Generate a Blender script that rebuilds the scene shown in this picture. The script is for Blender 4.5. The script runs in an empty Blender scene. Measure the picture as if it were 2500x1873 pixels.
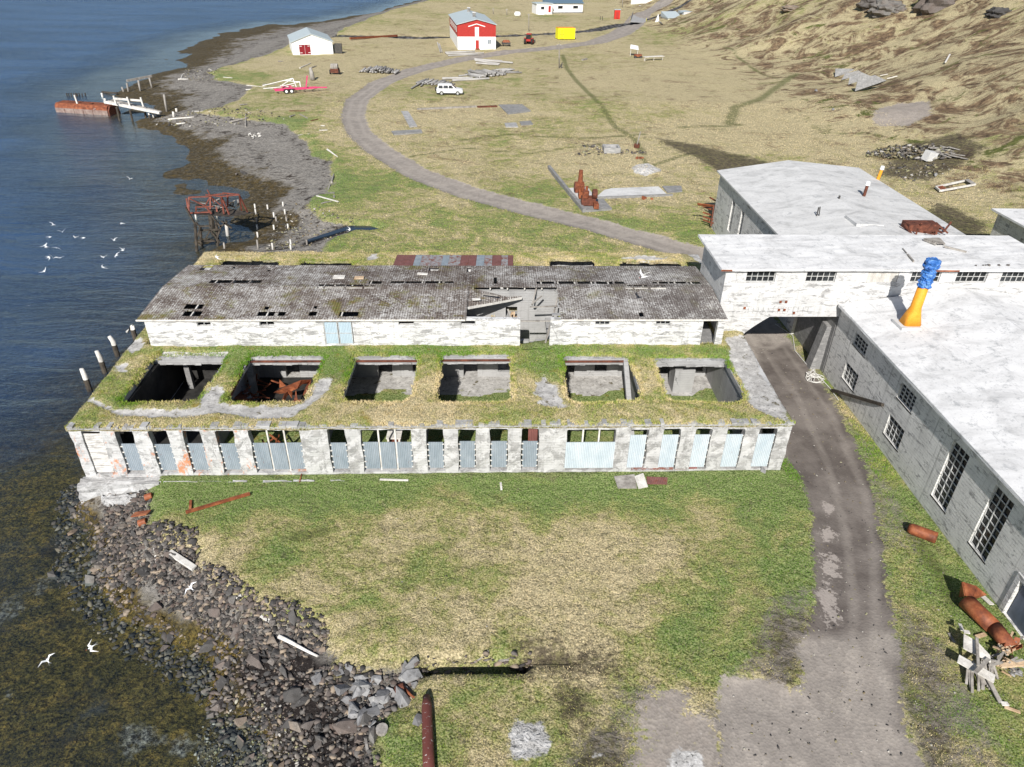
import bpy, bmesh, math, random
import numpy as np
from mathutils import Vector, Matrix
random.seed(7); rng=np.random.default_rng(7)
SC=bpy.context.scene; COL=SC.collection
# ------------------------------------------------ camera, world, sun, exposure
FPX=1738.; CX,CY=1250.,936.5; CAM=np.array([0.,0.,24.])
def _n(v): return v/np.linalg.norm(v)
_Y=_n(np.array([(1215-CX)/FPX,(-145-CY)/FPX,1.])); _D=_n(np.array([(1195-CX)/FPX,(3750-CY)/FPX,1.]))
_D=_n(_D-_Y*(_D@_Y)); _Z=-_D; _X=np.cross(_Y,_Z)
RM=np.array([_X,_Y,_Z])
cam=bpy.data.cameras.new('camera'); cam.sensor_width=36; cam.lens=FPX/2500*36; cam.clip_start=.5; cam.clip_end=9000
camo=bpy.data.objects.new('camera',cam); COL.objects.link(camo); SC.camera=camo
M=Matrix.Identity(4)
for i,v in enumerate((RM@np.array([1,0,0]),RM@np.array([0,-1,0]),RM@np.array([0,0,-1]),CAM)):
    for j in range(3): M[j][i]=float(v[j])
camo.matrix_world=M
SUN_EL=math.radians(36); SUN_AZ=math.radians(11)   # light travels towards +Y, a little towards +X
W=bpy.data.worlds.new('World'); SC.world=W; W.use_nodes=True
wn=W.node_tree; wn.nodes.clear()
sky=wn.nodes.new('ShaderNodeTexSky'); sky.sky_type='NISHITA'; sky.sun_disc=False; sky.sun_elevation=SUN_EL; sky.sun_rotation=math.pi+SUN_AZ
sky.air_density=1.0; sky.dust_density=.6; sky.ozone_density=1.2
bg=wn.nodes.new('ShaderNodeBackground'); bg.inputs['Strength'].default_value=.062
wo=wn.nodes.new('ShaderNodeOutputWorld'); wn.links.new(sky.outputs[0],bg.inputs[0]); wn.links.new(bg.outputs[0],wo.inputs[0])
sl=bpy.data.lights.new('sun','SUN'); sl.energy=4.9; sl.angle=math.radians(.53); sl.color=(1,.955,.89)
so=bpy.data.objects.new('sun',sl); COL.objects.link(so)
d=Vector((math.sin(SUN_AZ)*math.cos(SUN_EL),math.cos(SUN_AZ)*math.cos(SUN_EL),-math.sin(SUN_EL)))
so.rotation_euler=d.to_track_quat('-Z','Y').to_euler(); so.location=(-30,-60,60)
SC.view_settings.view_transform='Standard'; SC.view_settings.look='None'; SC.view_settings.exposure=.42; SC.view_settings.gamma=1
SC.render.engine='CYCLES'
# ------------------------------------------------ picture <-> place
S=2500/2212
def _ray(x,y): return RM@np.array([(x*S-CX)/FPX,(y*S-CY)/FPX,1.])
def g(x,y,z=0.):
    d=_ray(x,y); return CAM+d*((z-CAM[2])/d[2])
def gy(x,y,Y):
    d=_ray(x,y); return CAM+d*(Y/d[1])
def gx(x,y,X):
    d=_ray(x,y); return CAM+d*(X/d[0])
def crop(ox,oy,k): return lambda x,y:((ox+x*k)/S,(oy+y*k)/S)
c0=crop(0,0,.40687); q1=crop(650,0,.31646); q3=crop(1200,0,.31646); q4=crop(1800,0,.31646)
e5=crop(100,560,.38629); e6=crop(800,560,.38629); e7=crop(1300,560,.38629)
z1=crop(300,580,.22604); z2=crop(1000,580,.22604); z3=crop(1500,550,.27125)
b1=crop(1650,380,.40438); b2=crop(1800,900,.36213); b3=crop(1800,1300,.34585)
r4=crop(0,1100,.46647); r5=crop(700,1400,.36166); r6=crop(1300,1400,.36166)
h1=crop(420,430,.17179); h2=crop(120,180,.16275); h3=crop(600,150,.13562); h4=crop(980,100,.14467); h5=crop(1340,380,.15371); h7=crop(2200,1380,.21723)
# ------------------------------------------------ mesh helpers
def tag(o,label=None,cat=None,group=None,kind=None):
    if label: o['label']=label
    if cat: o['category']=cat
    if group: o['group']=group
    if kind: o['kind']=kind
    return o
def thing(name,label,cat,loc=(0,0,0),rz=0,group=None):
    o=bpy.data.objects.new(name,None); o.empty_display_size=.3; COL.objects.link(o)
    o.location=loc; o.rotation_euler=(0,0,rz); return tag(o,label,cat,group)
def mesh_obj(name,me,parent=None,mats=None,smooth=False):
    if mats:
        for m in (mats if isinstance(mats,(list,tuple)) else [mats]): me.materials.append(m)
    if smooth: me.polygons.foreach_set('use_smooth',[True]*len(me.polygons))
    o=bpy.data.objects.new(name,me); COL.objects.link(o)
    if parent: o.parent=parent
    return o
class MB:
    def __init__(s): s.v=[]; s.f=[]; s.m=[]
    def add(s,vs,fs,mi=0):
        b=len(s.v); s.v+=[tuple(map(float,p)) for p in vs]; s.f+=[tuple(b+i for i in f) for f in fs]; s.m+=[mi]*len(fs); return s
    def hexa(s,p,mi=0):  # p: 4 bottom then 4 top (ccw)
        return s.add(p,[(3,2,1,0),(4,5,6,7),(0,1,5,4),(1,2,6,5),(2,3,7,6),(3,0,4,7)],mi)
    def box(s,x0,x1,y0,y1,z0,z1,mi=0):
        return s.hexa([(x0,y0,z0),(x1,y0,z0),(x1,y1,z0),(x0,y1,z0),(x0,y0,z1),(x1,y0,z1),(x1,y1,z1),(x0,y1,z1)],mi)
    def beam(s,a,b,w,h,mi=0,up=(0,0,1),w2=None,h2=None):
        a=Vector(a); b=Vector(b); d=(b-a).normalized(); u=Vector(up)
        if abs(d.dot(u))>.98: u=Vector((1,0,0))
        r=d.cross(u).normalized(); u=r.cross(d).normalized(); w2=w if w2 is None else w2; h2=h if h2 is None else h2
        P=[]
        for c,ww,hh in ((a,w,h),(b,w2,h2)):
            P.append([c-r*ww/2-u*hh/2,c+r*ww/2-u*hh/2,c+r*ww/2+u*hh/2,c-r*ww/2+u*hh/2])
        return s.add(P[0]+P[1],[(0,1,2,3),(7,6,5,4),(0,4,5,1),(1,5,6,2),(2,6,7,3),(3,7,4,0)],mi)
    def tube(s,pts,r,n=8,mi=0,caps=True):
        pts=[Vector(p) for p in pts]; rr=r if isinstance(r,(list,tuple)) else [r]*len(pts); b=len(s.v); V=[]; F=[]
        prev=None
        for i,p in enumerate(pts):
            d=(pts[min(i+1,len(pts)-1)]-pts[max(i-1,0)]).normalized()
            if prev is None:
                u=Vector((0,0,1)) if abs(d.z)<.95 else Vector((1,0,0)); a=d.cross(u).normalized()
            else: a=(prev-d*prev.dot(d)).normalized()
            prev=a; c=d.cross(a)
            for k in range(n):
                t=2*math.pi*k/n; V.append(p+(a*math.cos(t)+c*math.sin(t))*rr[i])
        for i in range(len(pts)-1):
            for k in range(n): F.append((i*n+k,i*n+(k+1)%n,(i+1)*n+(k+1)%n,(i+1)*n+k))
        if caps: F.append(tuple(range(n))[::-1]); F.append(tuple((len(pts)-1)*n+k for k in range(n)))
        return s.add(V,F,mi)
    def prism(s,poly,z0,z1,mi=0):  # poly ccw list of (x,y)
        n=len(poly); V=[(x,y,z0) for x,y in poly]+[(x,y,z1) for x,y in poly]
        return s.add(V,[tuple(range(n))[::-1],tuple(range(n,2*n))]+[(i,(i+1)%n,n+(i+1)%n,n+i) for i in range(n)],mi)
    def plate(s,P,t,mi=0):  # thick polygon from 3d pts, extruded down its normal
        P=[Vector(p) for p in P]; nrm=(P[1]-P[0]).cross(P[2]-P[0]).normalized(); n=len(P)
        V=P+[p-nrm*t for p in P]
        return s.add(V,[tuple(range(n)),tuple(range(n,2*n))[::-1]]+[(i,n+i,n+(i+1)%n,(i+1)%n) for i in range(n)],mi)
    def build(s,name,mats,parent=None,smooth=False,recalc=True,origin=None):
        me=bpy.data.meshes.new(name)
        V=s.v
        if origin is not None: V=[(x-origin[0],y-origin[1],z-origin[2]) for x,y,z in V]
        me.from_pydata(V,[],s.f); 
        if recalc and len(s.f)<60000:
            bm=bmesh.new(); bm.from_mesh(me); bmesh.ops.recalc_face_normals(bm,faces=bm.faces); bm.to_mesh(me); bm.free()
        o=mesh_obj(name,me,parent,mats,smooth)
        if any(s.m): me.polygons.foreach_set('material_index',s.m)
        if origin is not None: o.location=origin
        me.update(); return o
def fast_mesh(name,V,F,mats,attrs=None,parent=None,smooth=False):
    V=np.asarray(V,np.float32); F=np.asarray(F,np.int32); k=F.shape[1]
    me=bpy.data.meshes.new(name); me.vertices.add(len(V)); me.vertices.foreach_set('co',V.ravel())
    me.loops.add(F.size); me.loops.foreach_set('vertex_index',F.ravel())
    me.polygons.add(len(F)); me.polygons.foreach_set('loop_start',np.arange(0,F.size,k,dtype=np.int32))
    me.polygons.foreach_set('loop_total',np.full(len(F),k,np.int32))
    me.update(calc_edges=True); me.validate()
    for n,(dom,a) in (attrs or {}).items():
        at=me.attributes.new(n,'FLOAT',dom); at.data.foreach_set('value',np.asarray(a,np.float32).ravel())
    return mesh_obj(name,me,parent,mats,smooth)
def cells(u0,u1,v0,v1,holes):
    us=sorted({u0,u1,*[min(max(h[i],u0),u1) for h in holes for i in (0,1)]}); vs=sorted({v0,v1,*[min(max(h[i],v0),v1) for h in holes for i in (2,3)]})
    out=[]
    for a,b in zip(us,us[1:]):
        run=None
        for c,d in zip(vs,vs[1:]):
            m=((a+b)/2,(c+d)/2); hole=any(h[0]<m[0]<h[1] and h[2]<m[1]<h[3] for h in holes)
            if hole:
                if run: out.append((a,b,*run)); run=None
            else: run=(run[0],d) if run else (c,d)
        if run: out.append((a,b,*run))
    return out
def poly_sd(P,X,Y,closed=True):
    P=np.asarray(P,float); n=len(P); D=np.full(X.shape,1e9); ins=np.zeros(X.shape,bool)
    for i in range(n if closed else n-1):
        ax,ay=P[i][:2]; bx,by=P[(i+1)%n][:2]; dx,dy=bx-ax,by-ay; L=dx*dx+dy*dy+1e-12
        t=np.clip(((X-ax)*dx+(Y-ay)*dy)/L,0,1); D=np.minimum(D,(X-ax-t*dx)**2+(Y-ay-t*dy)**2)
        if closed and ay!=by:
            c=((ay>Y)!=(by>Y))&(X<(bx-ax)*(Y-ay)/(by-ay)+ax); ins^=c
    D=np.sqrt(D)
    return np.where(ins,D,-D) if closed else D
# ------------------------------------------------ material helpers
class NG:
    def __init__(s,name,tree=None):
        s.mat=bpy.data.materials.new(name); s.mat.use_nodes=True; s.t=s.mat.node_tree; s.t.nodes.clear()
        s.out=s.t.nodes.new('ShaderNodeOutputMaterial')
    def put(s,sock,val):
        if isinstance(val,bpy.types.NodeSocket): s.t.links.new(val,sock)
        elif sock.type=='RGBA' and not isinstance(val,(int,float)): sock.default_value=(*val[:3],1)
        elif sock.type=='VECTOR' and isinstance(val,(int,float)): sock.default_value=(val,)*3
        else: sock.default_value=val
    def nd(s,ty,o=0,_p=None,**kw):
        n=s.t.nodes.new('ShaderNode'+ty)
        for k,v in (_p or {}).items(): setattr(n,k,v)
        for k,v in kw.items():
            k2=int(k[1:]) if k[0]=='i' and k[1:].isdigit() else k.replace('_',' ')
            s.put(n.inputs[k2],v)
        return n.outputs[o]
    def pos(s,kind='world',sc=None,rot=None):
        v=s.nd('NewGeometry',0) if kind=='world' else s.nd('TexCoord','Object')
        if sc is not None or rot is not None:
            v=s.nd('Mapping',0,Vector=v,Scale=sc or (1,1,1),Rotation=rot or (0,0,0))
        return v
    def noise(s,v,scale,detail=4,rough=.55,dist=0): return s.nd('TexNoise',0,Vector=v,Scale=scale,Detail=detail,Roughness=rough,Distortion=dist)
    def vor(s,v,scale,feat='F1',out=0,rand=1): return s.nd('TexVoronoi',out,{'feature':feat},Vector=v,Scale=scale,Randomness=rand)
    def wave(s,v,scale,dirn='X',dist=0,det=2,dsc=1): return s.nd('TexWave',1,{'bands_direction':dirn},Vector=v,Scale=scale,Distortion=dist,Detail=det,Detail_Scale=dsc)
    def mr(s,v,a,b,c=0.,d=1.,smooth=False): return s.nd('MapRange',0,{'interpolation_type':'SMOOTHSTEP' if smooth else 'LINEAR','clamp':True},Value=v,i1=a,i2=b,i3=c,i4=d)
    def ma(s,op,a,b=0.): return s.nd('Math',0,{'operation':op},i0=a,i1=b)
    def mix(s,f,a,b,blend='MIX'):
        n=s.t.nodes.new('ShaderNodeMix'); n.data_type='RGBA'; n.blend_type=blend
        s.put(n.inputs[0],f); s.put(n.inputs[6],a); s.put(n.inputs[7],b); return n.outputs[2]
    def ramp(s,f,st):
        n=s.t.nodes.new('ShaderNodeValToRGB'); e=n.color_ramp.elements
        while len(e)<len(st): e.new(.5)
        for i,(p,c) in enumerate(st): e[i].position=p; e[i].color=(*c,1) if not isinstance(c,(int,float)) else (c,c,c,1)
        s.put(n.inputs[0],f); return n.outputs[0]
    def attr(s,name): return s.nd('Attribute',2,{'attribute_name':name})
    def bump(s,h,strength=.4,dist=.03,normal=None):
        k=dict(Height=h,Strength=strength,Distance=dist)
        if normal is not None: k['Normal']=normal
        return s.nd('Bump',0,**k)
    def done(s,col,rough=.85,bump=None,metal=0,spec=.3,alpha=None,**kw):
        p=s.t.nodes.new('ShaderNodeBsdfPrincipled')
        s.put(p.inputs['Base Color'],col); s.put(p.inputs['Roughness'],rough); s.put(p.inputs['Metallic'],metal); s.put(p.inputs['Specular IOR Level'],spec)
        if bump is not None: s.put(p.inputs['Normal'],bump)
        s.t.links.new(p.outputs[0],s.out.inputs[0]); return s.mat
def M_simple(name,stops,scale=3,rough=.8,bstr=.3,bdist=.02,metal=0,sc=None,kind='obj',detail=5,spec=.3):
    m=NG(name); v=m.pos(kind,sc); n=m.noise(v,scale,detail,.6); n2=m.noise(v,scale*6,4,.6)
    c=m.ramp(n,stops); c=m.mix(.35,c,m.ramp(n2,[(.3,(.25,.25,.25)),(.7,(.8,.8,.8))]),'OVERLAY')
    return m.done(c,rough,m.bump(n2,bstr,bdist),metal,spec)
# ------------------------------------------------ materials of the ground
def grass_color(m,v,lush,hill=None,damp=None):
    """v world position, lush -1..1"""
    big=m.noise(v,.10,3,.55,.6); mid=m.noise(v,.42,6,.7,.7); fin=m.noise(v,2.6,7,.78,.3); vf=m.noise(v,13,4,.75)
    st=m.noise(m.nd('Mapping',0,Vector=v,Scale=(4,1.5,1),Rotation=(0,0,.5)),1.5,6,.75,1.2)
    k=m.ma('ADD',m.ma('MULTIPLY',m.ma('SUBTRACT',big,.5),.9),m.ma('MULTIPLY',m.ma('SUBTRACT',mid,.5),2.0))
    k=m.ma('ADD',k,m.ma('MULTIPLY',lush,.27)); k=m.ma('ADD',k,m.ma('MULTIPLY',m.ma('SUBTRACT',fin,.5),1.25)); k=m.ma('ADD',k,.5)
    c=m.ramp(k,[(.10,(.68,.56,.34)),(.32,(.54,.46,.235)),(.47,(.38,.365,.115)),(.62,(.235,.30,.05)),(.90,(.105,.235,.015))])
    c=m.mix(m.mr(st,.55,.64,0,.55),c,m.mix(m.mr(k,.45,.75),(.58,.49,.30),(.36,.37,.13)))
    c=m.mix(m.mr(m.noise(v,.9,7,.75,.9),.555,.64,0,.6),c,m.mix(m.mr(fin,.4,.6),(.045,.05,.02),(.15,.125,.06)))
    c=m.mix(m.mr(vf,.40,.60,.0,.9),m.mix(.72,c,(.02,.028,.008)),m.mix(.34,c,(.78,.70,.45)))
    return c,fin,vf,mid
def make_ground():
    m=NG('ground_cover'); v=m.pos('world')
    lush=m.attr('lush'); land=m.attr('land'); t=m.attr('beach'); road=m.attr('road'); bare=m.attr('bare'); dark=m.attr('dark'); conc=m.attr('conc'); weed=m.attr('weed'); heath=m.attr('heath'); creek=m.attr('creek')
    c,fin,vf,mid=grass_color(m,v,m.ma('SUBTRACT',lush,m.ma('MULTIPLY',heath,.9)))
    e1=m.ma('SUBTRACT',m.noise(v,.9,6,.7),.5); e2=m.ma('SUBTRACT',m.noise(v,4.5,5,.7),.5); e3=m.ma('SUBTRACT',m.noise(v,.35,4,.6),.5)
    ed=m.ma('ADD',m.ma('MULTIPLY',e1,1.6),m.ma('MULTIPLY',e2,1.5))
    def edge(a,w0=-.12,w1=.12,k=1.,extra=None):
        x=m.ma('ADD',a,m.ma('MULTIPLY',ed,k))
        if extra is not None: x=m.ma('ADD',x,extra)
        return m.mr(x,w0,w1,0,1,True)
    # heather and moss on the hill
    hn=m.noise(v,.2,8,.75,.8); hm=m.mr(m.ma('ADD',hn,m.ma('MULTIPLY',heath,.10)),.58,.67)
    hc=m.ramp(m.noise(v,.9,5,.7),[(.3,(.05,.036,.025)),(.48,(.14,.095,.06)),(.62,(.26,.185,.11)),(.74,(.45,.35,.20))])
    c=m.mix(m.ma('MULTIPLY',hm,m.mr(heath,0,.6)),c,hc)
    mo=m.mr(m.noise(m.nd('Mapping',0,Vector=v,Location=(31,7,0)),.16,7,.72,.8),.57,.63)
    c=m.mix(m.ma('MULTIPLY',mo,m.mr(heath,.25,.9)),c,m.mix(m.mr(fin,.4,.6),(.06,.075,.02),(.15,.155,.05)))
    # small stones in the grass
    sv=m.vor(v,1.3,'F1'); c=m.mix(m.ma('MULTIPLY',m.mr(sv,.05,.03),.35),c,(.4,.38,.36))
    # dark earth and trodden paths
    de=m.ramp(m.noise(v,2.2,6,.75),[(.35,(.022,.018,.015)),(.5,(.07,.055,.042)),(.62,(.15,.14,.06))])
    tr=m.mr(m.ma('ADD',m.attr('trail'),m.ma('MULTIPLY',e1,.9)),.15,.9,0,.7,True); c=m.mix(tr,c,m.mix(m.mr(fin,.4,.6),(.05,.065,.02),(.15,.165,.06)))
    c=m.mix(m.ma('MULTIPLY',edge(dark,-.5,.7,2.2),.85),c,de)
    # gravel
    gr1=m.noise(v,.7,9,.72); gs=m.vor(v,9,'F1',1); gsd=m.vor(v,9,'F1',0)
    gcol=m.ramp(gr1,[(.3,(.235,.205,.18)),(.5,(.29,.257,.228)),(.68,(.35,.31,.268))])
    gcol=m.mix(.14,gcol,m.nd('SeparateColor',0,Color=gs),'OVERLAY')
    gcol=m.mix(m.mr(m.vor(v,2.3,'F1'),.08,.05,0,.6),gcol,(.48,.45,.42))
    gcol=m.mix(m.mr(m.noise(v,12,4,.7),.60,.70,0,.45),gcol,(.11,.10,.09))
    # road: darker, with a wet dark stretch and pale worn puddle beds
    gl_=m.mix(.12,m.mix(m.mr(m.noise(v,.5,6,.7,.5),.42,.6,0,.6),gcol,(.17,.15,.135)),(.5,.47,.43)); rcol=m.mix(m.mr(m.attr('wet'),.25,.75),gl_,m.mix(m.mr(m.ma('ADD',e3,m.ma('MULTIPLY',e1,.5)),-.1,.12),(.112,.096,.087),(.185,.163,.147)))
    pud=m.ma('MULTIPLY',m.mr(m.ma('ADD',m.attr('pud'),m.ma('MULTIPLY',ed,.9)),-.05,.05),1)
    rcol=m.mix(pud,rcol,(.32,.285,.26))
    rut=m.attr('rut'); rcol=m.mix(m.ma('MULTIPLY',m.mr(m.ma('ADD',rut,m.ma('MULTIPLY',e1,.25)),.3,.9),.6),rcol,(.36,.325,.29))
    rcol=m.mix(m.mr(m.noise(m.nd('Mapping',0,Vector=v,Scale=(2.2,.25,1)),1.5,5,.7),.54,.66,0,.16),rcol,(.10,.085,.078))
    c=m.mix(m.mr(m.ma('ADD',m.noise(v,1.6,8,.8),m.ma('MULTIPLY',m.attr('dirt'),.24)),.66,.80,0,.8),c,m.mix(m.mr(m.noise(v,9,5,.8),.45,.6),m.mix(.5,gcol,(.09,.075,.06)),gcol))
    c=m.mix(m.ma('MULTIPLY',edge(bare,-.1,.12,1.9),m.mr(m.noise(v,1.5,7,.8,.5),.58,.66,1,.25)),c,m.mix(m.mr(m.noise(v,.6,5,.7,.6),.5,.62,0,.55),gcol,(.36,.31,.265)))
    c=m.mix(edge(road,-.08,.10,.8),c,rcol)
    # concrete / ash / rubble patches
    cc=m.ramp(m.noise(v,1.6,6,.75),[(.3,(.27,.26,.25)),(.5,(.50,.49,.475)),(.64,(.74,.73,.72))])
    cc=m.mix(m.mr(m.noise(v,5,5,.75),.54,.62,0,.9),cc,(.1,.1,.095))
    c=m.mix(edge(conc,-.08,.08,.5),c,cc)
    # creek bed
    ck=m.ramp(m.vor(v,.7,'F1'),[(.1,(.16,.155,.16)),(.5,(.055,.055,.058)),(.8,(.02,.02,.022))])
    c=m.mix(edge(creek,-.4,.3,.9),c,ck)
    # beach
    bg_=m.mix(.25,m.ramp(m.noise(v,.7,8,.75),[(.3,(.18,.168,.152)),(.55,(.235,.22,.20)),(.7,(.28,.262,.238))]),m.nd('SeparateColor',0,Color=m.vor(v,4.5,'F1',1)),'OVERLAY')
    wr=m.noise(m.nd('Mapping',0,Vector=v,Scale=(1,1.6,1)),.75,7,.8,.9)
    bg_=m.mix(m.mr(m.ma('ADD',wr,m.ma('MULTIPLY',m.ma('SINE',m.ma('MULTIPLY',t,19)),.05)),.565,.61,0,.9),bg_,(.028,.02,.016))
    sw=m.ramp(m.noise(v,1.3,7,.8),[(.32,(.018,.015,.01)),(.47,(.06,.045,.02)),(.6,(.13,.09,.03)),(.72,(.20,.135,.045))])
    sw=m.mix(m.mr(m.noise(v,5,5,.75),.5,.7,0,.6),sw,(.02,.018,.014))
    wm=m.mr(m.ma('ADD',m.ma('ADD',t,m.ma('MULTIPLY',e3,.9)),m.ma('MULTIPLY',e1,.5)),.5,.66)
    bc=m.mix(m.ma('MULTIPLY',wm,m.mr(m.noise(v,2.4,6,.8),.38,.5,.55,1)),bg_,m.mix(.3,sw,(.045,.038,.022)))
    # seaweed bed under the shallow water
    a1=m.noise(v,1.1,9,.82,.8); a2=m.noise(v,7,7,.85)
    bed=m.ramp(a1,[(.34,(.012,.011,.009)),(.45,(.05,.038,.016)),(.54,(.13,.09,.028)),(.63,(.25,.155,.04)),(.73,(.33,.15,.035))])
    bed=m.mix(m.mr(a2,.44,.56,0,.95),m.mix(.12,bed,(.5,.42,.1)),m.mix(.85,bed,(.006,.007,.005)))
    bed=m.mix(m.mr(m.ma('ADD',m.noise(v,.22,5,.7),m.ma('MULTIPLY',m.attr('shell'),.35)),.60,.70),bed,m.mix(m.mr(m.noise(v,4,6,.8),.45,.6),(.035,.03,.025),(.42,.40,.37)))
    rk=m.ramp(m.vor(v,.55,'F1',0),[(.05,(.10,.10,.095)),(.4,(.04,.038,.033)),(.8,(.012,.011,.01))])
    bed=m.mix(m.mr(m.noise(v,.3,5,.7),.55,.66,0,.8),bed,rk)
    bc=m.mix(m.mr(m.ma('ADD',weed,m.ma('MULTIPLY',e3,4)),-.6,.8),bc,bed)
    bc=m.mix(m.mr(m.attr('mud'),-.3,.3),bc,m.mix(m.mr(m.noise(v,7,4,.7),.56,.66),(.022,.018,.017),(.09,.08,.072)))
    c=m.mix(edge(land,-.22,.18,.8),bc,c)
    hgt=m.ma('ADD',m.ma('MULTIPLY',fin,.6),m.ma('MULTIPLY',vf,.4))
    hgt=m.mix(m.mr(m.ma('MAXIMUM',road,bare),-.2,.3),hgt,m.ma('MULTIPLY',gsd,.08))
    b=m.bump(hgt,.9,.16); b=m.bump(m.noise(v,2.6,4,.6,.5),m.mr(m.ma('MAXIMUM',road,bare),-.2,.2,.5,.05),.2,b); b=m.bump(m.noise(v,.9,4,.6),m.mr(m.ma('MAXIMUM',road,bare),-.2,.2,.5,.06),.5,b)
    return m.done(c,m.mr(t,.6,1.1,.95,.55),b,0,.15)
def make_turf():
    m=NG('roof_turf'); v=m.pos('world'); lush=m.attr('lush'); conc=m.attr('conc'); rim=m.attr('rim')
    c,fin,vf,mid=grass_color(m,v,lush)
    c=m.mix(m.mr(m.noise(v,1.3,5,.7),.57,.68,0,.55),c,(.30,.19,.045))
    c=m.mix(m.mr(m.ma('ADD',rim,m.ma('MULTIPLY',m.noise(v,4,5,.75),.35)),.32,.12,0,.75),c,m.mix(m.mr(m.noise(v,9,4,.7),.45,.6),(.05,.035,.025),(.36,.33,.3)))
    cc=m.ramp(m.noise(v,2.2,8,.8),[(.3,(.24,.23,.22)),(.5,(.42,.41,.395)),(.66,(.58,.57,.55))])
    cc=m.mix(m.mr(m.noise(v,7,5,.75),.55,.63,0,.7),cc,(.13,.125,.12)); cc=m.mix(m.mr(m.noise(v,1.7,5,.7),.6,.66,0,.9),cc,(.09,.075,.03))
    ed=m.ma('ADD',m.ma('MULTIPLY',m.ma('SUBTRACT',m.noise(v,1.1,6,.7),.5),1.1),m.ma('MULTIPLY',m.ma('SUBTRACT',m.noise(v,5,5,.7),.5),.4))
    k=m.mr(m.ma('ADD',conc,ed),-.05,.05); c=m.mix(k,c,cc)
    b=m.bump(m.ma('ADD',m.ma('MULTIPLY',fin,.6),m.ma('MULTIPLY',vf,.4)),m.mr(k,0,1,.9,.25),.14)
    return m.done(c,.95,b,0,.12)
def make_blade():
    m=NG('grass_blade'); v=m.pos('world'); r=m.attr('rnd'); lush=m.attr('lush')
    k=m.ma('ADD',m.ma('MULTIPLY',m.ma('SUBTRACT',m.noise(v,.10,3,.55,.6),.5),.9),m.ma('MULTIPLY',m.ma('SUBTRACT',m.noise(v,.42,6,.7,.7),.5),2.0))
    k=m.ma('ADD',k,m.ma('MULTIPLY',lush,.27)); k=m.ma('ADD',k,m.ma('MULTIPLY',m.ma('SUBTRACT',m.noise(v,2.6,7,.78,.3),.5),1.0)); k=m.ma('ADD',m.ma('ADD',k,.47),m.ma('MULTIPLY',m.ma('SUBTRACT',r,.5),.3))
    c=m.ramp(k,[(.10,(.70,.58,.35)),(.32,(.56,.475,.24)),(.47,(.40,.385,.12)),(.62,(.25,.32,.055)),(.90,(.115,.25,.018))])
    return m.done(c,.8,None,0,.15)
def make_water():
    m=NG('sea_water'); v=m.pos('world'); dep=m.attr('depth')
    w1=m.noise(m.nd('Mapping',0,Vector=v,Scale=(.35,1.25,1),Rotation=(0,0,.12)),.62,4,.6,.8)
    w2=m.noise(m.nd('Mapping',0,Vector=v,Scale=(.8,1.6,1),Rotation=(0,0,-.25)),2.6,4,.65,.4)
    w3=m.noise(m.nd('Mapping',0,Vector=v,Scale=(.25,.7,1)),.12,3,.5)
    calm=m.mr(dep,.05,1.2,.12,1)
    h=m.ma('ADD',m.ma('ADD',m.ma('MULTIPLY',w1,1.),m.ma('MULTIPLY',w2,.3)),m.ma('MULTIPLY',m.noise(m.nd('Mapping',0,Vector=v,Scale=(.3,1.3,1),Rotation=(0,0,.3)),.16,3,.6,.6),1.1))
    b=m.bump(h,m.ma('MULTIPLY',calm,1.),.6); 
    op=m.mr(dep,.1,1.9,.03,1)
    tr=m.t.nodes.new('ShaderNodeBsdfTransparent'); tr.inputs[0].default_value=(.86,.92,.9,1)
    df=m.t.nodes.new('ShaderNodeBsdfDiffuse'); m.put(df.inputs[0],m.mix(m.mr(w3,.35,.65),(.017,.046,.115),(.034,.082,.19)))
    m.t.links.new(b,df.inputs['Normal'])
    mx=m.t.nodes.new('ShaderNodeMixShader'); m.put(mx.inputs[0],op); m.t.links.new(tr.outputs[0],mx.inputs[1]); m.t.links.new(df.outputs[0],mx.inputs[2])
    gl=m.t.nodes.new('ShaderNodeBsdfGlossy'); gl.inputs['Roughness'].default_value=.22; gl.inputs[0].default_value=(.80,.90,1,1); m.t.links.new(b,gl.inputs['Normal'])
    dt=m.t.nodes.new('ShaderNodeVectorMath'); dt.operation='DOT_PRODUCT'; m.t.links.new(b,dt.inputs[0]); m.put(dt.inputs[1],m.nd('NewGeometry','Incoming'))
    fr=m.ma('ADD',m.ma('MULTIPLY',m.ma('POWER',m.ma('SUBTRACT',1.,m.ma('MINIMUM',m.ma('ABSOLUTE',dt.outputs['Value']),1.)),5.),.98),.02)
    m2=m.t.nodes.new('ShaderNodeMixShader'); m.t.links.new(fr,m2.inputs[0]); m.t.links.new(mx.outputs[0],m2.inputs[1]); m.t.links.new(gl.outputs[0],m2.inputs[2])
    m.t.links.new(m2.outputs[0],m.out.inputs[0]); return m.mat
GROUND=make_ground(); TURF=make_turf(); BLADE=make_blade(); WATER=make_water()
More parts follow.
